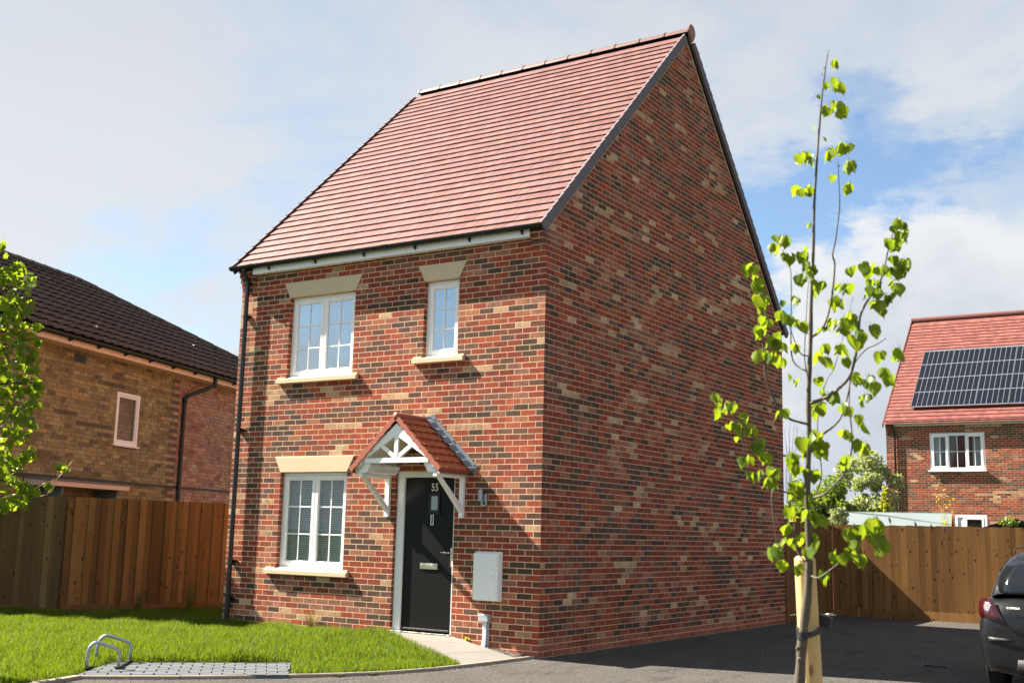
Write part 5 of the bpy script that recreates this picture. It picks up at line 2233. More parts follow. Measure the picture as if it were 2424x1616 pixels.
def right_house():
    W = RX1 - RX0
    mb = MB()
    xs = sorted([RX0, RX1, RWIN[0], RWIN[1], RDOOR[0], RDOOR[1]])
    zs = sorted([-.1, RWIN[2], RWIN[3], RDOOR[2], RDOOR[3], RE])
    for i in range(len(xs) - 1):
        for j in range(len(zs) - 1):
            cx, cz = (xs[i] + xs[i + 1]) / 2, (zs[j] + zs[j + 1]) / 2
            if any(o[0] < cx < o[1] and o[2] < cz < o[3] for o in (RWIN, RDOOR)):
                continue
            mb.face([(xs[i], RY, zs[j]), (xs[i + 1], RY, zs[j]), (xs[i + 1], RY, zs[j + 1]), (xs[i], RY, zs[j + 1])])
    D_ = 8.6
    for x in (RX0, RX1):
        mb.face([(x, RY, -.1), (x, RY + D_, -.1), (x, RY + D_, RE), (x, RY + D_ / 2, RE + SL * D_ / 2), (x, RY, RE)])
    mb.face([(RX0, RY + D_, -.1), (RX1, RY + D_, -.1), (RX1, RY + D_, RE), (RX0, RY + D_, RE)])
    rb(mb, 'wall', 'mortar')
    B = Brickwork(bevel=0)
    holes = [rect_hole(RWIN[0] - RX0, RWIN[1] - RX0, RWIN[2], RWIN[3]), rect_hole(RDOOR[0] - RX0, RDOOR[1] - RX0, RDOOR[2], RDOOR[3])]
    B.wall((RX0, RY, 0), (1, 0, 0), (0, -1, 0), W, 1.35, RE, holes=holes, seed=51, proud=.0012, jitter=.0006, depth=.012, run=.3)
    B.wall((RX0, RY + D_, 0), (0, -1, 0), (-1, 0, 0), D_, 1.35, 9.8, clips=[(-SL, 1, RE), (SL, 1, RE + SL * D_)], seed=52, proud=.002, jitter=.001, depth=.012)

    def vis(p):
        return p.z > 2.1 and p.x < 1.6 and p.y < RY + .1
    B.build(rh, 'facing_brick', 300, eye=Vector((-1, 20, 3.8)), visible=vis)
    win = upvc_window(rh, RWIN[0], RWIN[1], RWIN[2] + .035, RWIN[3], RY + .02, (1, 1.1, 1), 2, glass='far_glass', fixed=(1,), vents=False, frame_w=.07, sash_w=.065)
    mb = MB()
    mb.box(RWIN[0] - .04, RWIN[1] + .04, RY - .10, RY + .01, RWIN[2] - .01, RWIN[2] + .034)
    soften(rb(mb, 'sill', 'white_upvc', win), .004)
    mb = MB()
    mb.face([(RWIN[0] - .3, RY + 1.1, RWIN[2] - .3), (RWIN[1] + .3, RY + 1.1, RWIN[2] - .3), (RWIN[1] + .3, RY + 1.1, RWIN[3] + .3), (RWIN[0] - .3, RY + 1.1, RWIN[3] + .3)])
    for x in (RWIN[0] - .3, RWIN[1] + .3):
        mb.face([(x, RY + .1, RWIN[2] - .3), (x, RY + 1.1, RWIN[2] - .3), (x, RY + 1.1, RWIN[3] + .3), (x, RY + .1, RWIN[3] + .3)])
    rb(mb, 'room', 'room_sky_tint', win)
    for (ca, cb) in ((RWIN[0] + .03, RWIN[0] + .33), (RWIN[1] - .42, RWIN[1] - .03)):
        mb = MB()
        n = 14
        pts = [(ca + (cb - ca) * i / n, RY + .18 + .02 * math.sin(i * 1.9)) for i in range(n + 1)]
        for p, q in zip(pts[:-1], pts[1:]):
            mb.face([(p[0], p[1], RWIN[2]), (q[0], q[1], RWIN[2]), (q[0], q[1], RWIN[3]), (p[0], p[1], RWIN[3])])
        rb(mb, 'curtain', 'curtain', win)
    dr = empty('patio_door', Vector((-.7, RY, .3)) - parent_loc(rh), rh)
    mb = MB()
    frame_box(mb, RDOOR[0] + .002, RDOOR[1] - .002, RDOOR[2], RDOOR[3] - .003, .10, RY + .005, RY + .08)
    mb.box(RDOOR[0] + .27, RDOOR[0] + .33, RY + .006, RY + .07, RDOOR[2] + .1, RDOOR[3] - .104)
    soften(rb(mb, 'frame', 'white_upvc', dr), .006)
    mb = MB()
    frame_box(mb, RDOOR[0] + .335, RDOOR[1] - .105, RDOOR[2] + .105, RDOOR[3] - .106, .06, RY - .004, RY + .06)
    soften(rb(mb, 'sash', 'white_upvc', dr), .006)
    mb = MB()
    mb.box(RDOOR[0] + .104, RDOOR[0] + .268, RY + .03, RY + .034, RDOOR[2] + .1, RDOOR[3] - .106)
    rb(mb, 'side_pane', 'pale_grey_plastic', dr)
    mb = MB()
    mb.box(RDOOR[0] + .397, RDOOR[1] - .167, RY + .03, RY + .034, RDOOR[2] + .167, RDOOR[3] - .168)
    rb(mb, 'pane', 'car_glass', dr)
    # corner corbel, fascia, gutter, pipe
    mb = MB()
    for k in range(4):
        mb.box(RX0 + .001, RX0 + .20, RY - .025 * (k + 1), RY + .01, RE - .31 + .075 * k + .002, RE - .31 + .075 * (k + 1))
    mb.c = [(.2, .045, .025)] * len(mb.f)
    rb(mb, 'corbel', 'facing_brick')
    mb = MB()
    mb.box(RX0 + .21, RX1, RY - .03, RY - .002, RE - .06, RE + .06)
    rb(mb, 'fascia', 'white_upvc')
    gt = empty('gutter', Vector((0, RY - .15, RE)) - parent_loc(rh), rh)
    mb = MB()
    half_gutter(mb, RX0 + .06, RX1 + .05, RY - .12, RE + .075, .058)
    rb(mb, 'channel', 'black_plastic', gt)
    x = RX0 + .9
    while x < RX1:
        mb = MB()
        mb.box(x - .015, x + .015, RY - .10, RY - .031, RE + .0, RE + .03)
        rb(mb, 'gutter_bracket', 'black_plastic', gt)
        x += .9
    mb = MB()
    px_ = RX0 + .30
    mb.tube([(px_ - .05, RY - .12, RE + .03), (px_ - .05, RY - .12, RE - .04), (px_, RY - .05, RE - .2), (px_, RY - .05, .2)], .036, 10, cap=False)
    rb(mb, 'downpipe', 'black_plastic', smooth=True)
    # roof
    E = Vector((RX0 - .05, RY - .185, RE + .03 - .185 * SL + .13))
    rows = 31
    ga = 0.1935
    cols = [(0.166, 0.034, 0.024), (0.185, 0.043, 0.030), (0.150, 0.029, 0.021), (0.195, 0.051, 0.036), (0.159, 0.036, 0.027), (0.130, 0.024, 0.018)]
    T = Tiling(E, (1, 0, 0), Sv, Nv)
    T.build(rh, 'right_tile', W + .1, rows, ga,   .165, .012, .038, cols, None, overlap=.05, n_single=300, seed=15, eye=Vector((-3, 25, 8)))
    mb = MB()
    ry_ = RY + D_ / 2
    zt = E.z + SL * (ry_ - E.y) - .03
    mb.mesh([(RX0 - .03, RY - .01, RE + .03), (RX1 + .03, RY - .01, RE + .03), (RX1 + .03, ry_, zt - .1), (RX0 - .03, ry_, zt - .1), (RX0 - .03, RY + D_ + .15, RE - .11), (RX1 + .03, RY + D_ + .15, RE - .11),
             (RX0 - .03, RY - .01, RE + .12), (RX1 + .03, RY - .01, RE + .12), (RX1 + .03, ry_, zt), (RX0 - .03, ry_, zt), (RX0 - .03, RY + D_ + .15, RE - .0), (RX1 + .03, RY + D_ + .15, RE - .0)],
            [(6, 7, 8, 9), (9, 8, 11, 10), (0, 1, 2, 3), (3, 2, 5, 4), (0, 1, 7, 6), (0, 3, 9, 6), (3, 4, 10, 9), (1, 2, 8, 7), (2, 5, 11, 8)])
    mb.c = [cols[0]] * len(mb.f)
    rb(mb, 'roof_deck', 'right_tile')
    n = int(W / .45)
    for k in range(n):
        mb = MB()
        mb.tube([(RX0 - .07 + (W + .14) * k / n, ry_, zt + .02), (RX0 - .07 + (W + .14) * (k + 1) / n + .01, ry_, zt + .02)], [.115, .108], 12)
        mb.c = [(.13, .034, .025)] * len(mb.f)
        rb(mb, 'ridge_tile', 'right_tile')
    # verge edge
    mb = MB()
    mb.mesh([Vector((RX0 - .075, E.y, E.z - .08)), Vector((RX0 - .04, E.y, E.z - .08)), Vector((RX0 - .04, ry_, zt + .0)), Vector((RX0 - .075, ry_, zt + .0)),
             Vector((RX0 - .075, E.y, E.z + .055)), Vector((RX0 - .04, E.y, E.z + .055)), Vector((RX0 - .04, ry_, zt + .115)), Vector((RX0 - .075, ry_, zt + .115))],
            [(0, 1, 2, 3), (4, 5, 6, 7), (0, 1, 5, 4), (1, 2, 6, 5), (2, 3, 7, 6), (3, 0, 4, 7)])
    mb.c = [(.11, .026, .02)] * len(mb.f)
    rb(mb, 'verge', 'right_tile')
    # solar panels: five portrait modules in a row
    def onroof(u, v):
        """pixel -> (x, distance up the slope) on a plane .12 above the tiles"""
        d = at(u, v, 1) - CAM_LOC
        n_ = Nv
        p0 = E + Nv * .13
        t = (p0 - CAM_LOC).dot(n_) / d.dot(n_)
        P = CAM_LOC + d * t
        return P.x, (P - p0).dot(Sv)
    PX0, PX1 = SOLAR_X
    PS0, PS1 = SOLAR_S
    pw = (PX1 - PX0) / 3
    cell = MB()
    gw = (pw - .03) / 6
    gl = (PS1 - PS0 - .06) / 4
    cw, cl = gw - .016, gl - .035
    cell.mesh([(0, 0, 0), (cw, 0, 0), (cw, cl, 0), (0, cl, 0), (0.002, 0.002, .002), (cw - .002, .002, .002), (cw - .002, cl - .002, .002), (.002, cl - .002, .002)],
              [(4, 5, 6, 7), (0, 1, 5, 4), (1, 2, 6, 5), (2, 3, 7, 6), (3, 0, 4, 7)])
    cme = cell.data('cell', 'solar_cell')
    bm_ = Matrix(((1, 0, 0), Sv, Nv)).transposed().to_4x4()
    for k in range(5):
        x0 = PX0 + k * pw
        org = E + Nv * .10 + Vector((x0 - E.x, 0, 0)) + Sv * PS0
        pn = empty('solar_panel', org - parent_loc(rh), rh)
        pn.matrix_local = Matrix.Translation(org - parent_loc(rh)) @ bm_
        mb = MB()
        mb.box(.01, pw - .01, .0, PS1 - PS0, 0, .030)
        mb.build('panel_back', 'solar_backing', pn)
        mb = MB()
        for a in ((.006, .016, -.006, PS1 - PS0 + .006), (pw - .016, pw - .006, -.006, PS1 - PS0 + .006), (.016, pw - .016, -.006, .010), (.016, pw - .016, PS1 - PS0 - .010, PS1 - PS0 + .006)):
            mb.box(a[0], a[1], a[2], a[3], -.006, .036)
        mb.build('panel_frame', 'solar_frame', pn)
        for i in range(6):
            for j in range(4):
                put('cell', cme, pn, Vector((.022 + i * gw, .035 + j * gl, .0315)))
    for k in (0, 1, 2):
        mb = MB()
        xx = PX0 - .03
        mb.beam(E + Nv * .07 + Vector((xx - E.x, 0, 0)) + Sv * (PS0 + .35 + k * (PS1 - PS0 - .7) / 2), E + Nv * .07 + Vector((PX0 + 5 * pw - E.x, 0, 0)) + Sv * (PS0 + .35 + k * (PS1 - PS0 - .7) / 2), .04, .04)
        rb(mb, 'mounting_rail', 'solar_frame')


def _solar_extent():
    E = Vector((RX0 - .05, RY - .185, RE + .03 - .185 * SL + .13))
    def onroof(u, v):
        d = at(u, v, 1) - CAM_LOC
        p0 = E + Nv * .13
        t = (p0 - CAM_LOC).dot(Nv) / d.dot(Nv)
        P = CAM_LOC + d * t
        return P.x, (P - p0).dot(Sv)
    a = onroof(2195.6, 831)
    b = onroof(2148.4, 963.2)
    c = onroof(2379.6, 954.9)
    d_ = onroof(2415.7, 816.2)
    return ((a[0] + b[0]) / 2, (c[0] + d_[0]) / 2), ((b[1] + c[1]) / 2, (a[1] + d_[1]) / 2)


SOLAR_X, SOLAR_S = _solar_extent()
right_house()

# ================================================================== SHEDS


def shed(x0, x1, y, zr, ze, half, label, name='garden_shed', felt='shed_felt', wood='shed_wood', trim='white_paint', ang=0.0, along='x'):
    """ridge along local x"""
    root = empty(name, ((x0 + x1) / 2, y, 0), label=label, category='shed')
    root.rotation_euler = (0, 0, ang)
    L = (x1 - x0) / 2
    mb = MB()
    mb.box(-L + .08, L - .08, -half + .1, half - .1, 0, ze)
    for sx in (-L + .08, L - .08):
        mb.face([(sx, -half + .1, ze), (sx, half - .1, ze), (sx, 0, zr - .06)])
    mb.col = (.4, .3, .5)
    mb.build('shed_wall', wood, root)
    sl = (zr - ze) / half
    for sg in (-1, 1):
        mb = MB()
        mb.mesh([(-L, 0, zr), (L, 0, zr), (L, sg * (half + .06), zr - sl * (half + .06)), (-L, sg * (half + .06), zr - sl * (half + .06)),
                 (-L, 0, zr - .03), (L, 0, zr - .03), (L, sg * (half + .06), zr - sl * (half + .06) - .03), (-L, sg * (half + .06), zr - sl * (half + .06) - .03)],
                [(0, 1, 2, 3), (4, 5, 6, 7), (2, 3, 7, 6), (0, 3, 7, 4), (1, 2, 6, 5)])
        mb.build('felt_roof', felt, root)
        for sx in (-L - .012, L + .012):
            mb = MB()
            mb.beam((sx, 0.0, zr - .035), (sx, sg * (half + .07), zr - sl * (half + .07) - .035), .02, .085)
            mb.build('bargeboard', wood if sx > 0 else trim, root)
    mb = MB()
    mb.tube([(-L, 0, zr - .004), (L, 0, zr - .004)], .012, 6)
    mb.build('ridge_felt', felt, root)
    return root


pA, pB = at(2001, 1212, 29.2), at(2254, 1213, 28.2)
shed(pA.x, pB.x, (pA.y + pB.y) / 2, (pA.z + pB.z) / 2, 1.72, .85, 'shed with pale felt roof and rust brown gable boards behind the back fence', ang=math.atan2(pB.y - pA.y, pB.x - pA.x))
pC = at(2372, 1226, 27.0)
shed(pC.x - 1.3, pC.x + 1.3, pC.y + 1.15, pC.z, 1.78, .95, 'small shed with dark edged gable and creeper at its roof peak', felt='shed_felt', wood='dark_felt', trim='dark_felt', ang=R(-78))
pD = at(1915, 1232, 30.0)
shed(pD.x - 1.0, pD.x + 1.35, pD.y, pD.z, 1.70, .9, 'low pale roofed shed seen past the trunk of the young tree', ang=R(4))

# ================================================================== BIKE RACK


def bike_rack():
    a = Vector((-2.43, -4.565, .038))
    b = Vector((-2.268, -4.315, .038))
    c = Vector((-2.862, -4.118, .038))
    d = Vector((-2.55, -3.97, .038))
    root = empty('bike_rack', a, label='low galvanised two hoop bike rack on the grey paving', category='bike rack')
    L = .298
    prof = [(0, 0), (.0, .10), (.002, .15), (.008, .19), (.022, .225), (.045, .25), (.075, .262), (.10, .258), (.15, .242), (.215, .218), (.262, .200), (.285, .185), (.300, .160), (.304, .13), (.302, .09), (.300, 0)]
    for (p, q, hs) in ((a, b, 1.0), (c, c + (b - a) * 1.12, 1.05)):
        X = (q - p).normalized()
        mb = MB()
        mb.tube([p - a + X * u * (q - p).length / L + Vector((0, 0, v * hs)) for u, v in prof], .0165, 10)
        mb.build('hoop', 'galvanised', root, smooth=True)
    for p, q in ((a, c), (b, c + (b - a) * 1.12)):
        mb = MB()
        e = (q - p).normalized() * .03
        mb.beam(p - a - e + Vector((0, 0, .012)), q - a + e + Vector((0, 0, .012)), .045, .03)
        soften(mb.build('foot_rail', 'car_plastic', root), .003)


bike_rack()

# ================================================================== DRAIN AND DEBRIS
g0 = CAM_LOC + (at(2215, 1577, 1) - CAM_LOC) * (CAM_LOC.z / -(at(2215, 1577, 1) - CAM_LOC).z)
dr = empty('drain_grate', (g0.x, g0.y, 0.002), label='dark iron drain grating set in the shaded asphalt near the car', category='drain')
mb = MB()
frame_box(mb, -.17, .17, -.11, .11, .02, 0, .006)
mb.v = [(x, z, y) for x, y, z in mb.v]
mb.build('grate_frame', 'old_black', dr)
for k in range(9):
    mb = MB()
    x = -.135 + k * .034
    mb.box(x - .007, x + .007, -.085, .085, 0, .006)
    mb.build('grate_bar', 'tyre', dr)


def groundpt(u, v, z=0.0):
    d = at(u, v, 1) - CAM_LOC
    return CAM_LOC + d * ((z - CAM_LOC.z) / d.z)


# white offcut of board at the foot of the side gate
p0, p1 = groundpt(1937, 1447, .05), groundpt(1975, 1455, .03)
of = empty('white_offcut', p0, label='white board offcut lying on the drive at the foot of the side gate', category='offcut')
mb = MB()
mb.beam((0, 0, 0), p1 - p0, .10, .015)
soften(mb.build('board', 'white_paint', of), .003)

# ================================================================== LEAVES


def lime_leaf_mesh(seed, mat='lime_leaf'):
    """heart shaped, cupped leaf, stalk at the origin, tip towards -Z, face towards +Y; about 1 unit long"""
    r = random.Random(seed)
    out = [(0, 0), (.16, .10), (.34, .08), (.48, -.08), (.52, -.30), (.44, -.55), (.26, -.78), (.10, -.92), (0, -1.08)]
    cup = r.uniform(.28, .55)
    droop = r.uniform(.0, .35)
    vs, fs = [], []
    mid = [(0, 0), (0, -.12), (0, -.3), (0, -.5), (0, -.7), (0, -.88), (0, -1.0), (0, -1.08)]

    def lift(x, z):
        return -cup * (x * x) * 1.9 + droop * -(z * z) * .5 + .03 * math.sin(9 * x + seed) + .025 * math.sin(14 * z + 3 * abs(x))
    for (x, z) in mid:
        vs.append((0, lift(0, z) - .03, z))
    for sg in (-1, 1):
        base = len(vs)
        for (x, z) in out[1:-1]:
            jx = x * r.uniform(.9, 1.08)
            vs.append((sg * jx, lift(jx, z), z + r.uniform(-.02, .02)))
        half = len(vs)
        for (x, z) in out[1:-1]:
            vs.append((sg * x * .52, lift(x * .52, z * .9 - .03), z * .9 - .03))
        n = 7
        for i in range(n - 1):
            fs.append((base + i, base + i + 1, half + i + 1, half + i))
            fs.append((half + i, half + i + 1, i + 1 if i + 1 < 8 else 7, i))
        fs.append((half + n - 1, base + n - 1, 7, 6))
        fs.append((0, base, half))
    mb = MB()
    v = r.random()
    mb.col = (v, v, v)
    mb.mesh(vs, [tuple(dict.fromkeys(f)) for f in fs if len(dict.fromkeys(f)) > 2])
    # stalk
    mb.tube([(0, 0.0, 0), (0, .08, .16), (0, .14, .38)], .012, 4, cap=False)
    me = mb.data('leaf', mat, smooth=True)
    return me


# ================================================================== YOUNG LIME TREE (near, right)
SD = 4.15


def S5(x, y, d=SD):
    return at(1650 + x / 2.178, 80 + y / 2.178, d)


def S6(x, y, d=SD):
    return at(1650 + x / 1.922, 800 + y / 1.922, d)


def sapling():
    base = at(1889, 2290, SD)
    base.z = 0.0
    root = empty('young_tree', base, label='young tree with large bright lime green leaves tied to a stake', category='tree')
    r = random.Random(77)

    def T(name, pts, radii, mat='sapling_bark', n=8):
        # smooth the polyline a little
        P = [Vector(p) for p in pts]
        out, rad = [], []
        for i in range(len(P) - 1):
            p0, p1, p2, p3 = P[max(i - 1, 0)], P[i], P[i + 1], P[min(i + 2, len(P) - 1)]
            for k in range(4):
                t = k / 4
                out.append(0.5 * ((2 * p1) + (p2 - p0) * t + (2 * p0 - 5 * p1 + 4 * p2 - p3) * t * t + (3 * p1 - p0 - 3 * p2 + p3) * t ** 3))
                rad.append((radii[i] + (radii[i + 1] - radii[i]) * t) * (1 + .08 * math.sin(5 * (i + t) + len(pts))))
        out.append(P[-1])
        rad.append(radii[-1])
        mb = MB()
        mb.tube([p - base for p in out], rad, n)
        return mb.build(name, mat, root, smooth=True)
    tk = [base - Vector((0, 0, .05)), at(1884, 1950, SD), at(1888, 1700, SD), at(1893, 1616, SD), at(1897, 1545, SD), at(1903, 1480, SD), at(1912, 1400, SD), at(1915, 1330, SD), at(1914, 1250, SD), at(1911, 1180, SD),
          at(1913, 1100, SD), at(1915, 1030, SD), at(1914, 950, SD), at(1916, 880, SD), at(1919, 800, SD), at(1920, 721, SD), at(1924, 640, SD), at(1926, 560, SD), at(1927, 500, SD), at(1930, 440, SD), at(1936, 350, SD),
          at(1943, 258, SD), at(1950, 190, SD), at(1961, 119, SD)]
    px = SD / FPX
    trk = T('trunk', tk, [q_ * px for q_ in (15, 13, 12.5, 12.3, 11.8, 11, 10, 8.6, 7.6, 7, 6.6, 6.2, 5.8, 5.4, 4.9, 4.4, 3.9, 3.5, 3.2, 2.9, 2.5, 2.2, 1.8, 1.0)], n=12)
    # pruning scars
    for (u, v) in ((1889, 1534), (1893, 1560)):
        mb = MB()
        p = at(u, v, SD - 13 * px)
        mb.tube([p - base, p - base + (CAM_LOC - p).normalized() * .006], [.009, .006], 10)
        mb.build('scar', 'sapling_bark', root)
    # (name, points in photo pixels with a depth offset, start radius)
    BR = [
        ([(1919, 800, 0), (1950, 771, .04), (1967, 714, .06), (1976, 631, .07), (1971, 603, .07), (1978, 567, .07), (1987, 493, .06), (1986, 438, .05), (1983, 378, .05)], 4.5),
        ([(1914, 955, 0), (1945, 945, -.04), (1973, 930, -.06), (2009, 894, -.10), (2022, 857, -.12), (2032, 800, -.13), (2036, 750, -.13), (2054, 711, -.14), (2078, 680, -.15), (2092, 640, -.15), (2103, 590, -.15), (2116, 545, -.15)], 6.0),
        ([(1914, 1045, 0), (1944, 1029, .05), (1988, 992, .10), (2009, 925, .12), (2018, 870, .12), (2046, 830, .12), (2075, 815, .13), (2098, 800, .13)], 4.5),
        ([(1911, 1178, 0), (1935, 1175, -.05), (1957, 1164, -.09), (2004, 1112, -.13), (2017, 1050, -.15), (2014, 998, -.15), (2010, 960, -.15), (2013, 894, -.14)], 4.5),
        ([(1914, 1004, 0), (1890, 998, -.03), (1868, 990, -.06), (1842, 964, -.09), (1816, 904, -.12), (1809, 857, -.13), (1806, 800, -.13), (1806, 750, -.14), (1797, 718, -.14), (1801, 677, -.14), (1776, 640, -.14)], 4.5),
        ([(1912, 1080, 0), (1885, 1078, .04), (1858, 1078, .07), (1811, 1065, .12), (1764, 1008, .16), (1740, 985, .18), (1718, 961, .20), (1694, 946, .22)], 4.5),
        ([(1757, 1003, .16), (1759, 1040, .17), (1762, 1085, .17)], 2.5),
        ([(1911, 1165, 0), (1880, 1168, -.04), (1858, 1164, -.06), (1829, 1160, -.1), (1832, 1232, -.1), (1842, 1284, -.09), (1858, 1325, -.06), (1879, 1344, -.03), (1908, 1345, 0)], 3.6),
        ([(1914, 1359, 0), (1936, 1367, -.05), (1962, 1351, -.09), (2004, 1315, -.13), (2035, 1268, -.16), (2082, 1258, -.18)], 4.0),
        ([(1915, 880, 0), (1893, 870, .04), (1876, 850, .06), (1872, 800, .07), (1873, 740, .07), (1873, 677, .07), (1870, 631, .07), (1852, 590, .07)], 3.4),
        ([(1913, 842, 0), (1897, 838, -.02), (1884, 815, -.04), (1868, 770, -.05), (1850, 740, -.05)], 2.6),
        ([(1916, 905, 0), (1905, 850, -.05), (1908, 760, -.06), (1912, 690, -.06), (1918, 640, -.05)], 2.2),
        ([(1932, 1168, 0), (1945, 1120, .04), (1935, 1000, .05), (1955, 905, .05), (1975, 870, .06), (2000, 780, .07), (2020, 700, .08)], 2.4),
        ([(1908, 1330, 0), (1885, 1300, .03), (1880, 1240, .05), (1876, 1190, .05)], 3.0),
        ([(1913, 1185, 0), (1935, 1192, -.08), (1999, 1209, -.10), (2103, 1221, -.13), (2165, 1230, -.15), (2233, 1239, -.17), (2275, 1241, -.17)], 2.3),
    ]
    for pts, r0 in BR:
        n = len(pts)
        T('branch', [at(u, v, SD + d) for u, v, d in pts], [r0 * .74 * px * (1 - .68 * i / (n - 1)) for i in range(n)], 'sapling_bark', 6)
    # buds on the bare twig
    for (u, v) in ((2075, 1221), (2104, 1224), (2165, 1234), (2203, 1240), (2233, 1245)):
        mb = MB()
        p = at(u, v, SD - .13) - base
        mb.tube([p, p + Vector((.004, 0, -.012)), p + Vector((.006, 0, -.022))], [.002, .0045, .001], 6)
        mb.build('bud', 'bark_dark', root)
    for (u, v) in ((1949, 163), (1944, 178), (1932, 440), (1929, 487), (1926, 560), (1990, 500), (1985, 395)):
        mb = MB()
        p = at(u, v, SD) - base
        sgn = r.choice((-1, 1))
        mb.tube([p, p + Vector((.006 * sgn, 0, .006))], [.0022, .001], 6)
        mb.build('bud', 'sapling_bark', root)
    leaves5 = [(715, 155, .8), (655, 278, .7), (680, 272, .7), (725, 272, 1.1), (626, 325, .35), (668, 398, .8), (718, 390, 1.05), (738, 415, .9), (608, 488, .4), (652, 555, .5), (528, 650, .9), (560, 645, .9), (590, 650, .8),
               (612, 655, .5), (528, 815, .85), (556, 815, .85), (580, 812, .8), (578, 985, .45), (676, 635, .9), (700, 620, .9), (740, 590, .9), (778, 605, .9), (785, 700, 1.15), (800, 690, .9), (704, 740, .6), (790, 810, 1.1), (775, 800, .8),
               (410, 1080, .9), (445, 1070, 1.0), (425, 1110, 1.0), (395, 1110, .8), (460, 1160, .85), (490, 1165, .9), (540, 1160, 1.0), (570, 1130, .8), (565, 1190, .8), (600, 1225, .8), (520, 1270, .9), (545, 1275, .9), (580, 1240, .8),
               (615, 1310, 1.0), (650, 1305, 1.0), (612, 1340, .8), (490, 1385, .8), (515, 1390, .9), (445, 1395, .7), (440, 1470, .9), (465, 1480, .9), (500, 1505, .8), (530, 1515, .9), (425, 1450, .8),
               (255, 1220, .9), (285, 1215, .9), (300, 1260, .8), (320, 1295, 1.0), (300, 1305, .8), (330, 1330, .7), (315, 1380, .9), (345, 1390, .9), (330, 1420, .8), (340, 1490, .9), (320, 1530, 1.0), (360, 1500, .8), (335, 1545, .9),
               (785, 1235, .8), (815, 1235, .9), (850, 1205, .8), (880, 1220, .9), (740, 1315, .9), (780, 1325, .9), (710, 1385, 1.0), (745, 1395, 1.0), (720, 1410, .8), (640, 1535, .7), (660, 1530, .6), (760, 1500, 1.1), (800, 1480, 1.2),
               (815, 1510, 1.1), (720, 1520, 1.1), (695, 1500, .9), (750, 1540, 1.1), (900, 1520, .9), (915, 1545, .9),
               (1035, 975, .8), (1060, 990, .8), (1010, 1010, .6), (1055, 1040, 1.0), (1075, 1050, .9), (990, 1085, .8), (1025, 1085, .9), (1035, 1105, .7), (1010, 1175, .8), (1045, 1190, .9), (1070, 1200, 1.0), (1065, 1235, .8),
               (925, 1220, .8), (960, 1220, .8), (985, 1235, .9), (1020, 1240, .9), (890, 1290, .8), (915, 1290, .8), (950, 1300, .8), (1010, 1300, .9), (1035, 1315, 1.0), (900, 1345, .9), (930, 1350, .9), (975, 1365, .9), (1000, 1380, .9),
               (920, 1410, .9), (950, 1430, 1.0), (940, 1395, .9), (880, 1330, .8)]
    leaves6 = [(280, 85, .9), (305, 85, .9), (325, 95, .8), (360, 40, 1.0), (385, 60, .9), (360, 100, 1.0), (385, 110, .9), (345, 20, .9), (380, 10, 1.0), (375, 350, .8), (395, 350, .7), (415, 190, .7), (440, 200, .6), (465, 210, .7), (450, 48, .9),
               (582, 50, .9), (570, 105, 1.0), (600, 110, 1.0), (650, 65, 1.0), (680, 85, 1.0), (665, 110, .8), (700, 20, 1.1), (735, 30, 1.0), (740, -10, 1.0), (835, 85, .9), (915, 80, 1.1), (900, 95, .8), (850, 165, 1.0), (875, 185, 1.0),
               (710, 190, .9), (735, 195, .8), (775, 205, 1.0), (805, 230, 1.1), (790, 200, .9), (755, 290, 1.0), (780, 280, .8), (548, 195, .8), (568, 210, .7), (575, 255, .9), (600, 270, 1.0), (615, 285, .8), (530, 325, .9), (560, 320, .9), (545, 355, .7),
               (665, 325, .9), (685, 330, .8), (735, 380, .9), (755, 400, 1.0), (668, 438, .9), (685, 445, .8), (745, 500, 1.0), (765, 515, 1.1), (680, 570, 1.1), (82, 280, .8), (100, 290, .8), (108, 345, .9), (150, 310, .8), (172, 315, .8), (130, 330, .7),
               (205, 365, .8), (225, 375, .8), (155, 400, .8), (180, 405, .8), (190, 460, .9), (235, 420, .8), (255, 430, .8), (255, 495, .9), (280, 495, .9), (300, 480, .7), (305, 550, .9), (325, 550, .8), (200, 560, .9), (235, 560, .9),
               (232, 625, .8), (258, 635, .9), (285, 630, .9), (335, 610, .9), (350, 620, .8), (320, 670, .9), (345, 665, .9), (355, 680, .7), (480, 490, 1.2), (515, 460, 1.2), (550, 470, 1.2), (575, 500, 1.1), (500, 530, 1.1), (545, 530, 1.1), (520, 495, 1.0),
               (420, 555, .9), (445, 580, 1.1), (465, 605, 1.0), (440, 545, .9), (505, 620, 1.1), (530, 630, 1.1), (425, 685, 1.0), (450, 690, 1.1), (470, 700, .9), (440, 720, .8), (490, 725, 1.0), (510, 740, .9), (415, 795, .9), (580, 732, .5),
               (510, 815, 1.0), (540, 825, 1.1), (570, 840, 1.0), (500, 860, .8), (415, 870, 1.0), (342, 970, .9), (365, 965, .9), (405, 935, .8), (430, 940, .8), (490, 915, 1.1), (520, 920, 1.1), (535, 940, .9), (505, 985, 1.1), (378, 1040, .9), (400, 1045, .8),
               (455, 1058, .8), (575, 1090, 1.0), (595, 1110, 1.0), (628, 1000, 1.0), (655, 1015, 1.1), (695, 895, 1.0), (720, 880, 1.0), (705, 935, .9), (715, 990, 1.2), (745, 1020, 1.2), (700, 980, 1.0), (770, 880, 1.1), (800, 860, 1.3), (830, 890, 1.3),
               (835, 930, 1.2), (815, 965, 1.1), (785, 910, 1.1), (760, 900, 1.0), (845, 960, .9)]
    meshes = [lime_leaf_mesh(k) for k in range(14)]
    segs = []
    for pts, r0 in BR + [([(1913, 1100, 0), (1914, 950, 0), (1920, 721, 0), (1926, 560, 0), (1936, 350, 0), (1961, 119, 0)], 5)]:
        for a, b in zip(pts[:-1], pts[1:]):
            segs.append((a, b))
    jobs = []
    lit_dir = Vector((-.6, -.55, .5)).normalized()
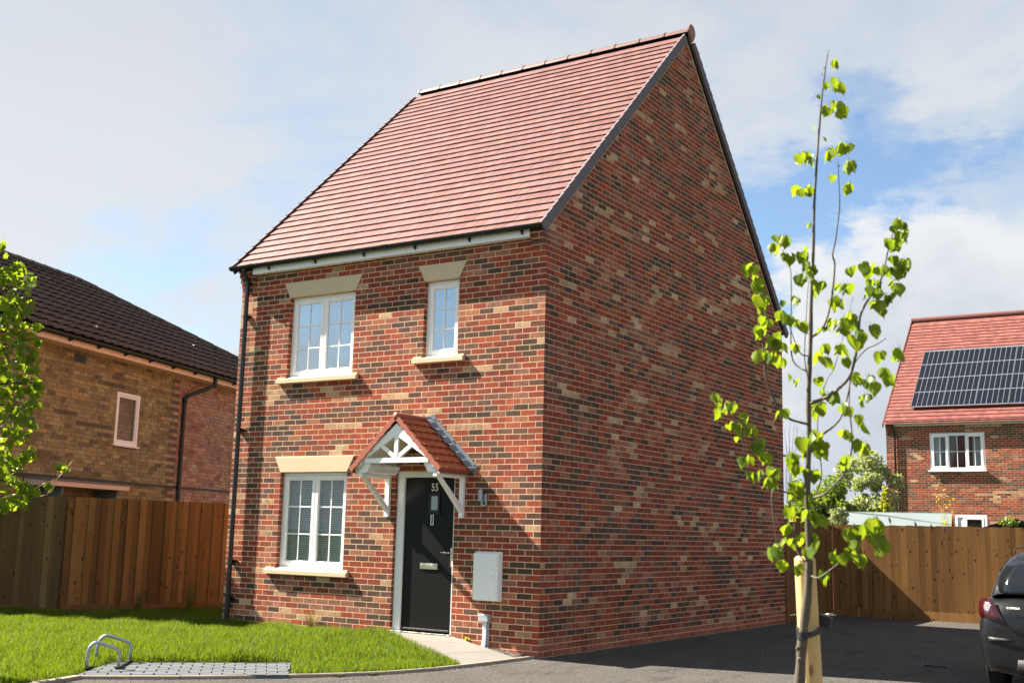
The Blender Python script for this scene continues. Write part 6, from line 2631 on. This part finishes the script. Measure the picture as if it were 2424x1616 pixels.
    for (lst, f) in ((leaves5, lambda x, y: (1650 + x / 2.178, 80 + y / 2.178)), (leaves6, lambda x, y: (1650 + x / 1.922, 800 + y / 1.922))):
        for (x, y, s) in lst:
            u, v = f(x, y)
            best, bd = 0, 1e9
            for (a, b) in segs:
                dx, dy = b[0] - a[0], b[1] - a[1]
                t = max(0, min(1, ((u - a[0]) * dx + (v - a[1]) * dy) / (dx * dx + dy * dy + 1e-6)))
                q = math.hypot(u - a[0] - dx * t, v - a[1] - dy * t)
                if q < bd:
                    bd, best = q, a[2] + (b[2] - a[2]) * t
            reps = 2 if s >= .75 else 1
            for k in range(reps):
                size = .044 * s * r.uniform(.75, 1.18)
                P = at(u + r.uniform(-4, 4) * k, v - 12 * s + r.uniform(-5, 5), SD + best + r.uniform(-.035, .035))
                yaw = CAM_ROT.z + math.pi + R(r.uniform(-85, 85))
                E = Euler((R(r.uniform(-35, 30)), R(r.uniform(-28, 28)), yaw), 'XYZ')
                jobs.append((size, meshes[r.randrange(14)], Matrix.Translation(P - base) @ E.to_matrix().to_4x4() @ Matrix.Diagonal((size, size, size, 1))))
    jobs.sort(key=lambda j: -j[0])
    rest = MB()
    for i, (size, me, M) in enumerate(jobs):
        if i < 300:
            o = put('leaf', me, root)
            o.matrix_local = M
        else:
            v = r.random()
            rest.col = (v, v, v)
            i0 = len(rest.v)
            rest.v.extend([tuple(M @ vt.co) for vt in me.vertices])
            for pg in me.polygons:
                rest.f.append(tuple(i0 + t for t in pg.vertices))
                rest.c.append(rest.col)
                rest.m.append(0)
    if rest.v:
        rest.build('foliage', 'lime_leaf', root, smooth=True)['kind'] = 'stuff'
    # stake and ties
    sb = at(1956, 2290, SD + .09)
    sb.z = 0
    stake = empty('tree_stake', sb, label='pale round wooden stake standing right behind the young tree trunk', category='stake')
    mb = MB()
    top = at(1905, 1316, SD + .10)
    mid = at(1921, 1616, SD + .09)
    mb.tube([Vector((0, 0, -.05)), mid - sb, top - sb + Vector((0, 0, -.01)), top - sb], [.040, .040, .038, .030], 20)
    mb.build('post', 'stake_wood', stake, smooth=False)
    mb = MB()
    # strap: band round the stake and across to the trunk
    def band(c, rad, h, tilt, n=24):
        mb = MB()
        ring = []
        for i in range(n):
            a = 2 * math.pi * i / n
            ring.append((math.cos(a), math.sin(a)))
        vs = [c + Vector((x * rad, y * rad, z + x * tilt)) for z in (-h / 2, h / 2) for x, y in ring]
        mb.mesh(vs, [(i, (i + 1) % n, n + (i + 1) % n, n + i) for i in range(n)])
        return mb
    cs_ = at(1915, 1500, SD + .095)
    ct_ = at(1900, 1503, SD)
    st = band(cs_ - sb, .0425, .022, .018)
    st.build('strap', 'rubber_strap', stake)
    mb = band(ct_ - sb, 13.6 * px, .026, 0.0)
    mb.build('trunk_collar', 'rubber_strap', stake)
    mb = MB()
    mb.beam(ct_ - sb + Vector((-.022, .01, .006)), cs_ - sb + Vector((-.045, .0, .02)), .004, .022)
    mb.beam(ct_ - sb + Vector((.022, .01, .002)), cs_ - sb + Vector((.052, -.01, .020)), .004, .022)
    mb.build('strap_run', 'rubber_strap', stake)
    mb = MB()
    e = at(1950, 1468, SD + .09)
    mb.bbox(-.028, .028, -.015, .015, -.020, .020, .004, Matrix.Translation(e - sb) @ Matrix.Rotation(R(15), 4, 'Y'))
    mb.build('strap_buckle', 'rubber_strap', stake)


sapling()

# ================================================================== LEAFY TREE (left edge)


def maple_leaf_mesh(seed, mat='maple_leaf'):
    r = random.Random(seed)
    ang = [90, 70, 58, 42, 20, 5, -12, -45, -75]
    rad = [.62, .38, .58, .36, .56, .34, .44, .36, .30]
    pts = []
    for a, q in zip(ang, rad):
        pts.append((math.cos(R(a)) * q, math.sin(R(a)) * q))
    left = [(-x, y) for x, y in pts[1:]][::-1]
    out = pts + left
    cup = r.uniform(.1, .5)
    mb = MB()
    v = r.random()
    mb.col = (v, v, v)
    vs = [(0, 0, -.28)] + [(x * r.uniform(.93, 1.05), -cup * (x * x + y * y * .4), y - .28) for x, y in out]
    n = len(out)
    mb.mesh(vs, [(0, i, i % n + 1) for i in range(1, n + 1)])
    return mb.data('leaf', mat)


def left_tree():
    D0 = 11.3
    cen = at(-150, 860, D0)
    base = Vector((cen.x, cen.y, 0.04))
    root = empty('leafy_tree', base, label='leafy tree with dark and sunlit green leaves reaching in before the older house', category='tree')
    r = random.Random(5)
    T = [Vector((0, 0, -.05)), Vector((.03, .02, 1.0)), cen - base + Vector((0, 0, -.6)), cen - base + Vector((.05, 0, .9))]
    mb = MB()
    mb.tube(T, [.09, .075, .055, .02], 10)
    mb.build('trunk', 'bark_dark', root, smooth=True)
    blobs = [(0, 585, 22), (12, 645, 34), (48, 640, 26), (72, 660, 20), (20, 705, 48), (62, 715, 30), (10, 770, 50), (48, 775, 40), (28, 835, 50), (70, 840, 26), (30, 900, 52), (70, 905, 30), (15, 960, 50), (52, 965, 36), (78, 960, 18),
             (20, 1025, 46), (60, 1010, 32), (12, 1085, 40), (48, 1090, 30), (66, 1070, 20), (18, 1140, 34), (52, 1150, 28), (14, 1185, 26), (70, 1165, 16), (140, 1092, 14), (158, 1098, 12), (118, 1148, 10), (88, 800, 14), (92, 905, 14), (84, 770, 14),
             (50, 1180, 20), (86, 870, 12)]
    # branches to the blobs
    allb = []
    for (u, v, q) in blobs:
        p = at(u, v, D0 + r.uniform(-.25, .25))
        allb.append((p, q * D0 / FPX))
        if r.random() < .5 and u < 100:
            s = cen + Vector((0, 0, (p.z - cen.z) * .7 - .25))
            m = s.lerp(p, .55) + Vector((0, 0, .06))
            mb = MB()
            mb.tube([s - base, m - base, p - base], [.018, .010, .004], 6)
            mb.build('branch', 'bark_dark', root, smooth=True)
    # long twig reaching right
    tw = [at(-60, 1200, D0), at(20, 1174, D0), at(62, 1166, D0), at(104, 1145, D0), at(136, 1132, D0), at(158, 1108, D0), at(172, 1090, D0)]
    mb = MB()
    mb.tube([p - base for p in tw], [.014, .011, .009, .007, .006, .004, .002], 6)
    mb.build('branch', 'stake_wood', root, smooth=True)
    mb = MB()
    mb.tube([at(134, 1134, D0) - base, at(128, 1152, D0) - base, at(110, 1170, D0) - base, at(88, 1176, D0) - base], [.005, .005, .004, .002], 6)
    mb.tube([at(136, 1128, D0) - base, at(137, 1100, D0) - base], [.004, .002], 6)
    mb.build('twig', 'stake_wood', root, smooth=True)
    # crown outside the frame
    for i in range(70):
        a = r.uniform(0, 2 * math.pi)
        rr = r.uniform(.15, .85)
        z = r.uniform(-1.25, 1.2)
        p = cen + Vector((math.cos(a) * rr * (1.15 - abs(z) * .35), math.sin(a) * rr * (1.15 - abs(z) * .35), z * 1.1))
        q = (CM.transposed() @ (p - CAM_LOC))
        u = 1212 + q.x / -q.z * FPX
        if u > -35:
            continue
        allb.append((p, r.uniform(.18, .30)))
    meshes = [maple_leaf_mesh(k) for k in range(10)]
    n_obj = 0
    big = MB()
    for bi, (p, rad) in enumerate(allb):
        inframe = bi < len(blobs)
        n = int((30 if inframe else 20) * max(.25, (rad / .165)) ** 1.6)
        for k in range(n):
            d = Vector((r.gauss(0, 1), r.gauss(0, 1), r.gauss(0, 1)))
            d.normalize()
            q = p + d * rad * r.uniform(.35, 1.05)
            q.z -= .02
            size = r.uniform(.06, .12)
            rot = Euler((R(r.uniform(-70, 40)), R(r.uniform(-40, 40)), r.uniform(0, 6.28)), 'XYZ').to_matrix().to_4x4()
            M = Matrix.Translation(q - base) @ rot @ Matrix.Diagonal((size, size, size, 1))
            if inframe and n_obj < 300 and k % 4 == 0:
                o = put('leaf', meshes[r.randrange(10)], root)
                o.matrix_local = M
                n_obj += 1
            else:
                me = meshes[r.randrange(10)]
                v = r.random()
                big.col = (v, v, v)
                i0 = len(big.v)
                big.v.extend([tuple(M @ vt.co) for vt in me.vertices])
                for pg in me.polygons:
                    big.f.append(tuple(i0 + t for t in pg.vertices))
                    big.c.append(big.col)
                    big.m.append(0)
    o = big.build('crown', 'maple_leaf', root)
    o['kind'] = 'stuff'


left_tree()

# ================================================================== BUSHES AND TREES BEHIND


def bush(name, label, category, cen, rx, rz, n, leaf, mat, trunk=True, seed=1, sparse=0.0, size=(.06, .12), stems=6):
    r = random.Random(seed)
    base = Vector((cen.x, cen.y, 0.0))
    root = empty(name, base, label=label, category=category, group=None) if False else empty(name, base, label=label, category=category)
    c = cen - base
    mb = MB()
    for i in range(stems):
        a = r.uniform(0, 6.28)
        e = c + Vector((math.cos(a) * rx * .7, math.sin(a) * rx * .5, rz * r.uniform(0, .9)))
        mb.tube([Vector((math.cos(a) * .1, math.sin(a) * .1, -.05)), c.lerp(Vector((0, 0, 0)), .4) + Vector((math.cos(a) * rx * .2, math.sin(a) * rx * .2, 0)), e], [.05, .035, .008], 5)
    mb.build('trunk' if trunk else 'stem', 'bark_dark', root, smooth=True)
    N_ = n
    nb = 42
    cl = []
    for i in range(nb):
        d = Vector((r.gauss(0, 1), r.gauss(0, 1), r.gauss(0, 1))).normalized()
        f = r.uniform(.35, 1) ** .6
        cl.append((c + Vector((d.x * rx * f, d.y * rx * f * .8, d.z * rz * f)), r.uniform(.16, .34) * rx))
    g = np.random.default_rng(seed)
    V = np.empty((N_, 4, 3))
    tv = np.empty(N_)
    for i in range(N_):
        p, rr = cl[i % nb]
        d = Vector((r.gauss(0, 1), r.gauss(0, 1), r.gauss(0, 1))).normalized() * rr * r.uniform(.5, 1.1)
        q = p + d
        s = r.uniform(*size)
        a = Vector((r.gauss(0, 1), r.gauss(0, 1), r.gauss(0, 1))).normalized()
        b = a.orthogonal().normalized() * .5
        V[i, 0] = q - a * s
        V[i, 1] = q + b * s
        V[i, 2] = q + a * s
        V[i, 3] = q - b * s
        tv[i] = r.random()
    me = bpy.data.meshes.new('crown')
    me.vertices.add(N_ * 4)
    me.vertices.foreach_set('co', V.astype(np.float32).ravel())
    me.loops.add(N_ * 4)
    me.loops.foreach_set('vertex_index', np.arange(N_ * 4, dtype=np.int32))
    me.polygons.add(N_)
    me.polygons.foreach_set('loop_start', (np.arange(N_) * 4).astype(np.int32))
    me.update(calc_edges=True)
    ca = me.attributes.new('tint', 'FLOAT_COLOR', 'POINT')
    col = np.repeat(tv, 4)
    ca.data.foreach_set('color', np.stack([col, col, col, np.ones_like(col)], 1).astype(np.float32).ravel())
    me.materials.append(MATS[mat])
    o = put('crown', me, root)
    o['kind'] = 'stuff'
    return root


bush('green_tree', 'dense dark green tree beyond the fence between the brick house and the silver leaved tree', 'tree', at(1935, 1215, 35.5), 1.15, 1.15, 9000, None, 'bush_leaf', seed=2, size=(.04, .09))
bush('silver_tree', 'tree with pale cream edged leaves beside the far house corner', 'tree', at(2050, 1190, 37.5), 1.15, 1.45, 11000, None, 'silver_leaf', seed=3, size=(.04, .085))
bush('yellow_shrub', 'narrow yellow leaved shrub before the pale cream leaved tree', 'shrub', at(2094, 1200, 33.5), .16, .62, 420, None, 'yellow_leaf', seed=4, size=(.03, .07), trunk=False, stems=4)
bush('low_shrub', 'small pale shrub squeezed against the end of the pale shed roof', 'shrub', at(1983, 1226, 27.6), .26, .26, 900, None, 'silver_leaf', seed=6, size=(.02, .05), trunk=False, stems=3)
bush('orange_shrub', 'small orange tinged shrub peeping over the side gate', 'shrub', at(1884, 1234, 27.2), .16, .12, 350, None, 'yellow_leaf', seed=8, size=(.02, .04), trunk=False, stems=3)
bush('roof_creeper', 'green creeper sprawling over the peak of the dark edged shed', 'creeper', at(2388, 1234, 25.9), .20, .08, 260, None, 'bush_leaf', seed=7, size=(.02, .045), trunk=False, stems=3)


def twiggy(name, label, category, base, h, spread, n, mat, leafm=None, seed=1, rad=.006, upright=.9):
    r = random.Random(seed)
    root = empty(name, base, label=label, category=category)
    mb = MB()
    lf = MB()
    for i in range(n):
        a = r.uniform(0, 6.28)
        hh = h * r.uniform(.5, 1)
        sp = spread * r.uniform(.1, 1)
        pts = [Vector((0, 0, 0)) + Vector((math.cos(a), math.sin(a), 0)) * sp * (t ** 1.5) + Vector((r.uniform(-1, 1) * .02 * h, 0, hh * t)) for t in (0, .35, .7, 1)]
        mb.tube(pts, [rad, rad * .8, rad * .6, rad * .2], 4, cap=False)
        if leafm:
            for k in range(8):
                t = r.uniform(.3, 1)
                q = pts[0].lerp(pts[3], t) + Vector((r.uniform(-1, 1), r.uniform(-1, 1), r.uniform(-1, 1))) * .05 * h
                s = r.uniform(.012, .028) * max(1, h)
                d = Vector((r.gauss(0, 1), r.gauss(0, 1), r.gauss(0, 1))).normalized()
                e = d.orthogonal().normalized() * s * .5
                v = r.random()
                lf.col = (v, v, v)
                lf.face([q - d * s, q + e, q + d * s, q - e])
    mb.build('stem', mat, root)
    if leafm:
        o = lf.build('foliage', leafm, root)
        o['kind'] = 'stuff'
    return root


pw_ = at(2236, 1215, 27.2)
twiggy('dry_plant', 'tall dry yellow plant rising above the pale shed roof', 'plant', Vector((pw_.x, pw_.y, 1.1)) * 1.0, 2.05, .20, 6, 'straw', 'yellow_leaf', seed=3, rad=.007)
pt_ = at(1872, 1215, 36)
twiggy('bare_tree', 'bare thin twigs of a small tree next to the brick house edge', 'tree', Vector((pt_.x, pt_.y, .1)), 5.2, .55, 12, 'bark_dark', None, seed=6, rad=.014)
# dry grass tuft at the wall foot and weeds
twiggy('dry_tuft', 'tuft of dry straw coloured grass at the wall foot under the ground floor window', 'plant', Vector((-3.58, -.10, .07)), .36, .16, 75, 'straw', None, seed=9, rad=.0022)
twiggy('weed', 'small weed at the foot of the left fence nearest the lawn corner', 'weed', Vector((-7.62, .35, .06)), .42, .10, 10, 'bush_leaf', 'bush_leaf', seed=11, rad=.004)
twiggy('weed', 'taller weed growing against the left fence near the black downpipe', 'weed', Vector((-7.35, 1.15, .06)), .55, .12, 12, 'bush_leaf', 'bush_leaf', seed=12, rad=.004)
twiggy('weed', 'tiny weed in the gravel beside the conduit', 'weed', Vector((-1.02, -.04, .10)), .08, .05, 10, 'straw', 'yellow_leaf', seed=13, rad=.0015)

# ================================================================== CAR


def car():
    cx = 4.875 + .87
    root = empty('parked_car', (cx, 0.55, 0), label='dark grey hatchback parked on the shaded drive, seen from behind', category='car')
    K = {}
    # half sections: list of (half width fraction points) for stations along the body: y, list of (x, z)
    def sec(y, hw, pts):
        return [(x * hw, y, z) for x, z in pts]
    body = [
        (0.00, [(.00, .24), (.50, .24), (.62, .30), (.72, .42), (.735, .56), (.70, .66), (.62, .70), (.40, .715), (.00, .72)]),
        (0.04, [(.00, .20), (.60, .20), (.74, .27), (.81, .42), (.82, .58), (.79, .70), (.74, .80), (.45, .86), (.00, .87)]),
        (0.10, [(.00, .18), (.66, .18), (.80, .24), (.852, .42), (.858, .60), (.83, .75), (.79, .88), (.50, .93), (.00, .94)]),
        (0.22, [(.00, .18), (.68, .18), (.82, .22), (.866, .42), (.868, .62), (.845, .80), (.80, .945), (.60, .985), (.00, 1.0)]),
        (0.45, [(.00, .18), (.68, .18), (.82, .22), (.868, .42), (.870, .62), (.855, .80), (.815, .95), (.66, 1.0), (.00, 1.02)]),
        (1.20, [(.00, .18), (.68, .18), (.82, .20), (.865, .40), (.868, .62), (.855, .78), (.815, .92), (.68, .97), (.00, .99)]),
        (2.20, [(.00, .18), (.68, .18), (.82, .20), (.862, .40), (.865, .60), (.845, .76), (.80, .90), (.66, .95), (.00, .98)]),
        (3.00, [(.00, .18), (.68, .18), (.81, .22), (.85, .40), (.85, .58), (.82, .74), (.76, .86), (.60, .93), (.00, .97)]),
        (3.55, [(.00, .20), (.64, .20), (.77, .26), (.81, .40), (.80, .56), (.76, .68), (.68, .78), (.50, .84), (.00, .87)]),
        (3.88, [(.00, .24), (.50, .24), (.64, .30), (.70, .40), (.68, .52), (.62, .60), (.52, .66), (.36, .70), (.00, .72)]),
    ]
    vs, fs = [], []
    n = 9
    for y, pts in body:
        for x, z in pts:
            vs.append((x, y, z))
    m = len(vs)
    vs += [(-x, y, z) for x, y, z in vs]
    for i in range(len(body) - 1):
        for k in range(n - 1):
            a = i * n + k
            fs.append((a, a + 1, a + n + 1, a + n))
            fs.append((m + a, m + a + n, m + a + n + 1, m + a + 1))
    for i in (0, len(body) - 1):
        fs.append(tuple([i * n + k for k in range(n)] + [m + i * n + k for k in range(n - 2, 0, -1)]))
    mb = MB()
    mb.mesh(vs, fs)
    b = mb.build('body', 'car_paint', root, smooth=True)
    sm = b.modifiers.new('s', 'SUBSURF')
    sm.levels = sm.render_levels = 2
    # cabin
    cab = [
        (0.14, [(.70, .96), (.66, .985), (.40, 1.0), (.0, 1.005)]),
        (0.20, [(.74, .96), (.70, 1.04), (.45, 1.07), (.0, 1.08)]),
        (0.33, [(.765, .96), (.695, 1.20), (.50, 1.26), (.0, 1.275)]),
        (0.50, [(.78, .95), (.655, 1.33), (.48, 1.405), (.0, 1.43)]),
        (0.75, [(.79, .95), (.635, 1.37), (.46, 1.445), (.0, 1.475)]),
        (1.50, [(.80, .93), (.63, 1.38), (.46, 1.46), (.0, 1.49)]),
        (2.10, [(.79, .92), (.61, 1.33), (.45, 1.41), (.0, 1.44)]),
        (2.60, [(.76, .91), (.62, 1.10), (.45, 1.17), (.0, 1.20)]),
        (3.00, [(.70, .90), (.60, .93), (.40, .94), (.0, .95)]),
    ]
    vs, fs = [], []
    n = 4
    for y, pts in cab:
        for x, z in pts:
            vs.append((x, y, z))
    m = len(vs)
    vs += [(-x, y, z) for x, y, z in vs]
    for i in range(len(cab) - 1):
        for k in range(n - 1):
            a = i * n + k
            fs.append((a, a + 1, a + n + 1, a + n))
            fs.append((m + a, m + a + n, m + a + n + 1, m + a + 1))
    mb = MB()
    mb.mesh(vs, fs)
    c = mb.build('cabin', 'car_paint', root, smooth=True)
    sm = c.modifiers.new('s', 'SUBSURF')
    sm.levels = sm.render_levels = 2

    def patch(name, pts, mat, lift=.0, **k):
        """curved patch: rows of 3D points"""
        mb = MB()
        R_ = len(pts)
        C_ = len(pts[0])
        vs = [p for row in pts for p in row]
        mb.mesh(vs, [(i * C_ + j, i * C_ + j + 1, (i + 1) * C_ + j + 1, (i + 1) * C_ + j) for i in range(R_ - 1) for j in range(C_ - 1)])
        o = mb.build(name, mat, root, smooth=True)
        s = o.modifiers.new('s', 'SOLIDIFY')
        s.thickness = .006
        s.offset = 1
        return o
    # rear window, hugging the hatch
    rows = []
    for (y, z, hw) in ((.150, .995, .60), (.160, 1.03, .655), (.200, 1.10, .665), (.255, 1.19, .645), (.328, 1.28, .60), (.372, 1.33, .54)):
        rows.append([(hw * t, y + .035 * t * t - .040, z - .022 * t * t) for t in (-1, -.8, -.5, 0, .5, .8, 1)])
    patch('rear_window', rows, 'car_glass')
    # side windows
    for sg in (-1, 1):
        rows = []
        for (y0, zb, zt) in ((.55, 1.02, 1.22), (.8, .985, 1.33), (1.5, .975, 1.36), (2.05, .97, 1.30), (2.5, .965, 1.08)):
            xb = .79 - (zb - .95) * .42
            xt = .79 - (zt - .95) * .40
            rows.append([(sg * (xb + .012), y0, zb), (sg * ((xb + xt) / 2 + .016), y0, (zb + zt) / 2), (sg * (xt + .012), y0, zt)])
        patch('side_window', rows, 'car_glass')
    # tail lamps
    for sg in (-1, 1):
        def q(x, z, dy=0):
            # surface of the body near the rear corner
            a = max(0, (x - .40)) / .46
            y = .030 + .105 * a ** 4.0 + max(0, z - .70) * .22 + dy
            return (sg * x, y - .035, z)
        rows = [[q(.585, .70), q(.67, .712), q(.755, .73), q(.832, .755)],
                [q(.615, .765), q(.69, .78), q(.775, .795), q(.845, .815)],
                [q(.655, .84), q(.72, .85), q(.79, .865), q(.842, .885)],
                [q(.715, .935), q(.745, .940), q(.78, .935), q(.815, .925)]]
        patch('tail_lamp', rows, 'lamp_red')
        mb = MB()
        c0 = Vector(q(.745, .845, -.012))
        mb.tube([c0, c0 + Vector((0, .02, 0))], [.040, .046], 16)
        o = mb.build('lamp_lens', 'lamp_clear', root)
        # bumper reflector strip
        rows = [[q(.50 + .09 * i, .515 - .004 * i, .004 - .008) for i in range(4)], [q(.50 + .09 * i, .545 + .004 * i, .004 - .008) for i in range(4)]]
        patch('bumper_reflector', rows, 'car_plastic')
    mb = MB()
    pts = [(-.645, .012, .79), (-.575, .0, .69), (-.50, -.006, .635), (-.38, -.008, .605), (0, -.010, .600), (.38, -.008, .605), (.50, -.006, .635), (.575, .0, .69), (.645, .012, .79)]
    mb.tube(pts, .006, 6)
    mb.build('shut_line', 'tyre', root, smooth=True)
    # lower valance
    rows = [[(x * .76, .00 + .16 * abs(x) ** 4 - .012, z) for x in (-1, -.85, -.6, 0, .6, .85, 1)] for z in (.21, .28, .35)]
    patch('valance', rows, 'car_plastic')
    rows = [[(x * .26, -.022 + .004 * abs(x), z) for x in (-1, 0, 1)] for z in (.50, .61)]
    patch('number_plate', rows, 'plate_yellow')
    mb = MB()
    mb.tube([(.42, -.03, .24), (.42, .25, .24)], .03, 12)
    mb.build('exhaust', 'galvanised', root, smooth=True)
    for x in (-.60, .60):
        mb = MB()
        mb.tube([(x * .93, .55, 1.405), (x * .95, .75, 1.445), (x * .95, 1.6, 1.47), (x * .93, 2.0, 1.43)], .008, 6)
        mb.build('roof_trim', 'car_plastic', root, smooth=True)
    for sg in (-1, 1):
        mb = MB()
        mb.bbox(sg * .90 - .07, sg * .90 + .07, 2.15, 2.27, .93, 1.06, .03)
        mb.build('door_mirror', 'car_paint', root, smooth=True)
    # wheels
    for y in (.62, 3.12):
        for sg in (-1, 1):
            wh = empty('wheel', (sg * .76, y, .30), root)
            mb = MB()
            prof = [(.085, .20), (.095, .24), (.088, .285), (.065, .300), (-.065, .300), (-.088, .285), (-.095, .24), (-.085, .20)]
            nn = 28
            vs = []
            for i in range(nn):
                a = 2 * math.pi * i / nn
                for (x, q_) in prof:
                    vs.append((x, math.cos(a) * q_, math.sin(a) * q_))
            k = len(prof)
            mb.mesh(vs, [(i * k + j, i * k + (j + 1) % k, ((i + 1) % nn) * k + (j + 1) % k, ((i + 1) % nn) * k + j) for i in range(nn) for j in range(k)])
            mb.build('tyre', 'tyre', wh, smooth=True)
            mb = MB()
            mb.tube([(sg * .05, 0, 0), (sg * .075, 0, 0)], [.06, .05], 12)
            for i in range(5):
                a = 2 * math.pi * i / 5
                mb.beam((sg * .065, math.cos(a) * .04, math.sin(a) * .04), (sg * .07, math.cos(a) * .20, math.sin(a) * .20), .05, .02, up=(1, 0, 0))
            mb.tube([(-.08, 0, 0), (.03, 0, 0)], [.195, .195], 24)
            mb.build('rim', 'alloy', wh)
    # badge on the tailgate
    bc = bpy.data.curves.new('badge_text', 'FONT')
    bc.body = 'CORSA'
    bc.size = .028
    bc.extrude = .0012
    bc.offset = .0004
    bc.space_character = 1.1
    bc.materials.append(MATS['white_paint'])
    bo = bpy.data.objects.new('badge_text', bc)
    COL.objects.link(bo)
    bo.parent = root
    bo.location = (-.56, -.004, .842)
    bo.rotation_euler = (R(90 - 14), 0, R(-6))
    bo.scale = (1.35, 1, 1)
    root.rotation_euler = (0, 0, R(0))


car()

def grit():
    r = random.Random(31)
    mb = MB()
    for i in range(1500):
        q = r.random()
        if q < .35:
            y = r.uniform(0, 8.4)
            x = .01 + abs(r.gauss(0, .05))
        elif q < .6:
            k = r.randrange(9)
            t = r.random()
            x = KERB[k][0] + (KERB[k + 1][0] - KERB[k][0]) * t + .05 + abs(r.gauss(0, .10))
            y = KERB[k][1] + (KERB[k + 1][1] - KERB[k][1]) * t - abs(r.gauss(0, .10)) * (k > 3)
        else:
            x, y = r.uniform(.1, 6.5), r.uniform(-5, 9)
        s = r.uniform(.003, .010)
        v = r.uniform(.5, 1.5)
        mb.col = (v, v, v)
        c = Vector((x, y, .001))
        a = r.uniform(0, 6)
        vs = [c + Vector((math.cos(a + j * 1.57) * s * r.uniform(.7, 1.3), math.sin(a + j * 1.57) * s * r.uniform(.7, 1.3), 0)) for j in range(4)] + [c + Vector((0, 0, s * .9))]
        mb.mesh(vs, [(0, 1, 4), (1, 2, 4), (2, 3, 4), (3, 0, 4)])
    o = mb.build('grit', 'grey_stone')
    tag(o, 'loose grit and small stones scattered over the asphalt drive', 'grit', kind='stuff')


grit()

# text curves become meshes so that each is a plain part
dg = bpy.context.evaluated_depsgraph_get()
for o in [o for o in list(bpy.data.objects) if o.type == 'FONT']:
    me = bpy.data.meshes.new_from_object(o.evaluated_get(dg))
    n = bpy.data.objects.new(o.name, me)
    COL.objects.link(n)
    n.parent = o.parent
    n.matrix_local = o.matrix_basis.copy()
    nm = o.name
    bpy.data.objects.remove(o)
    n.name = nm
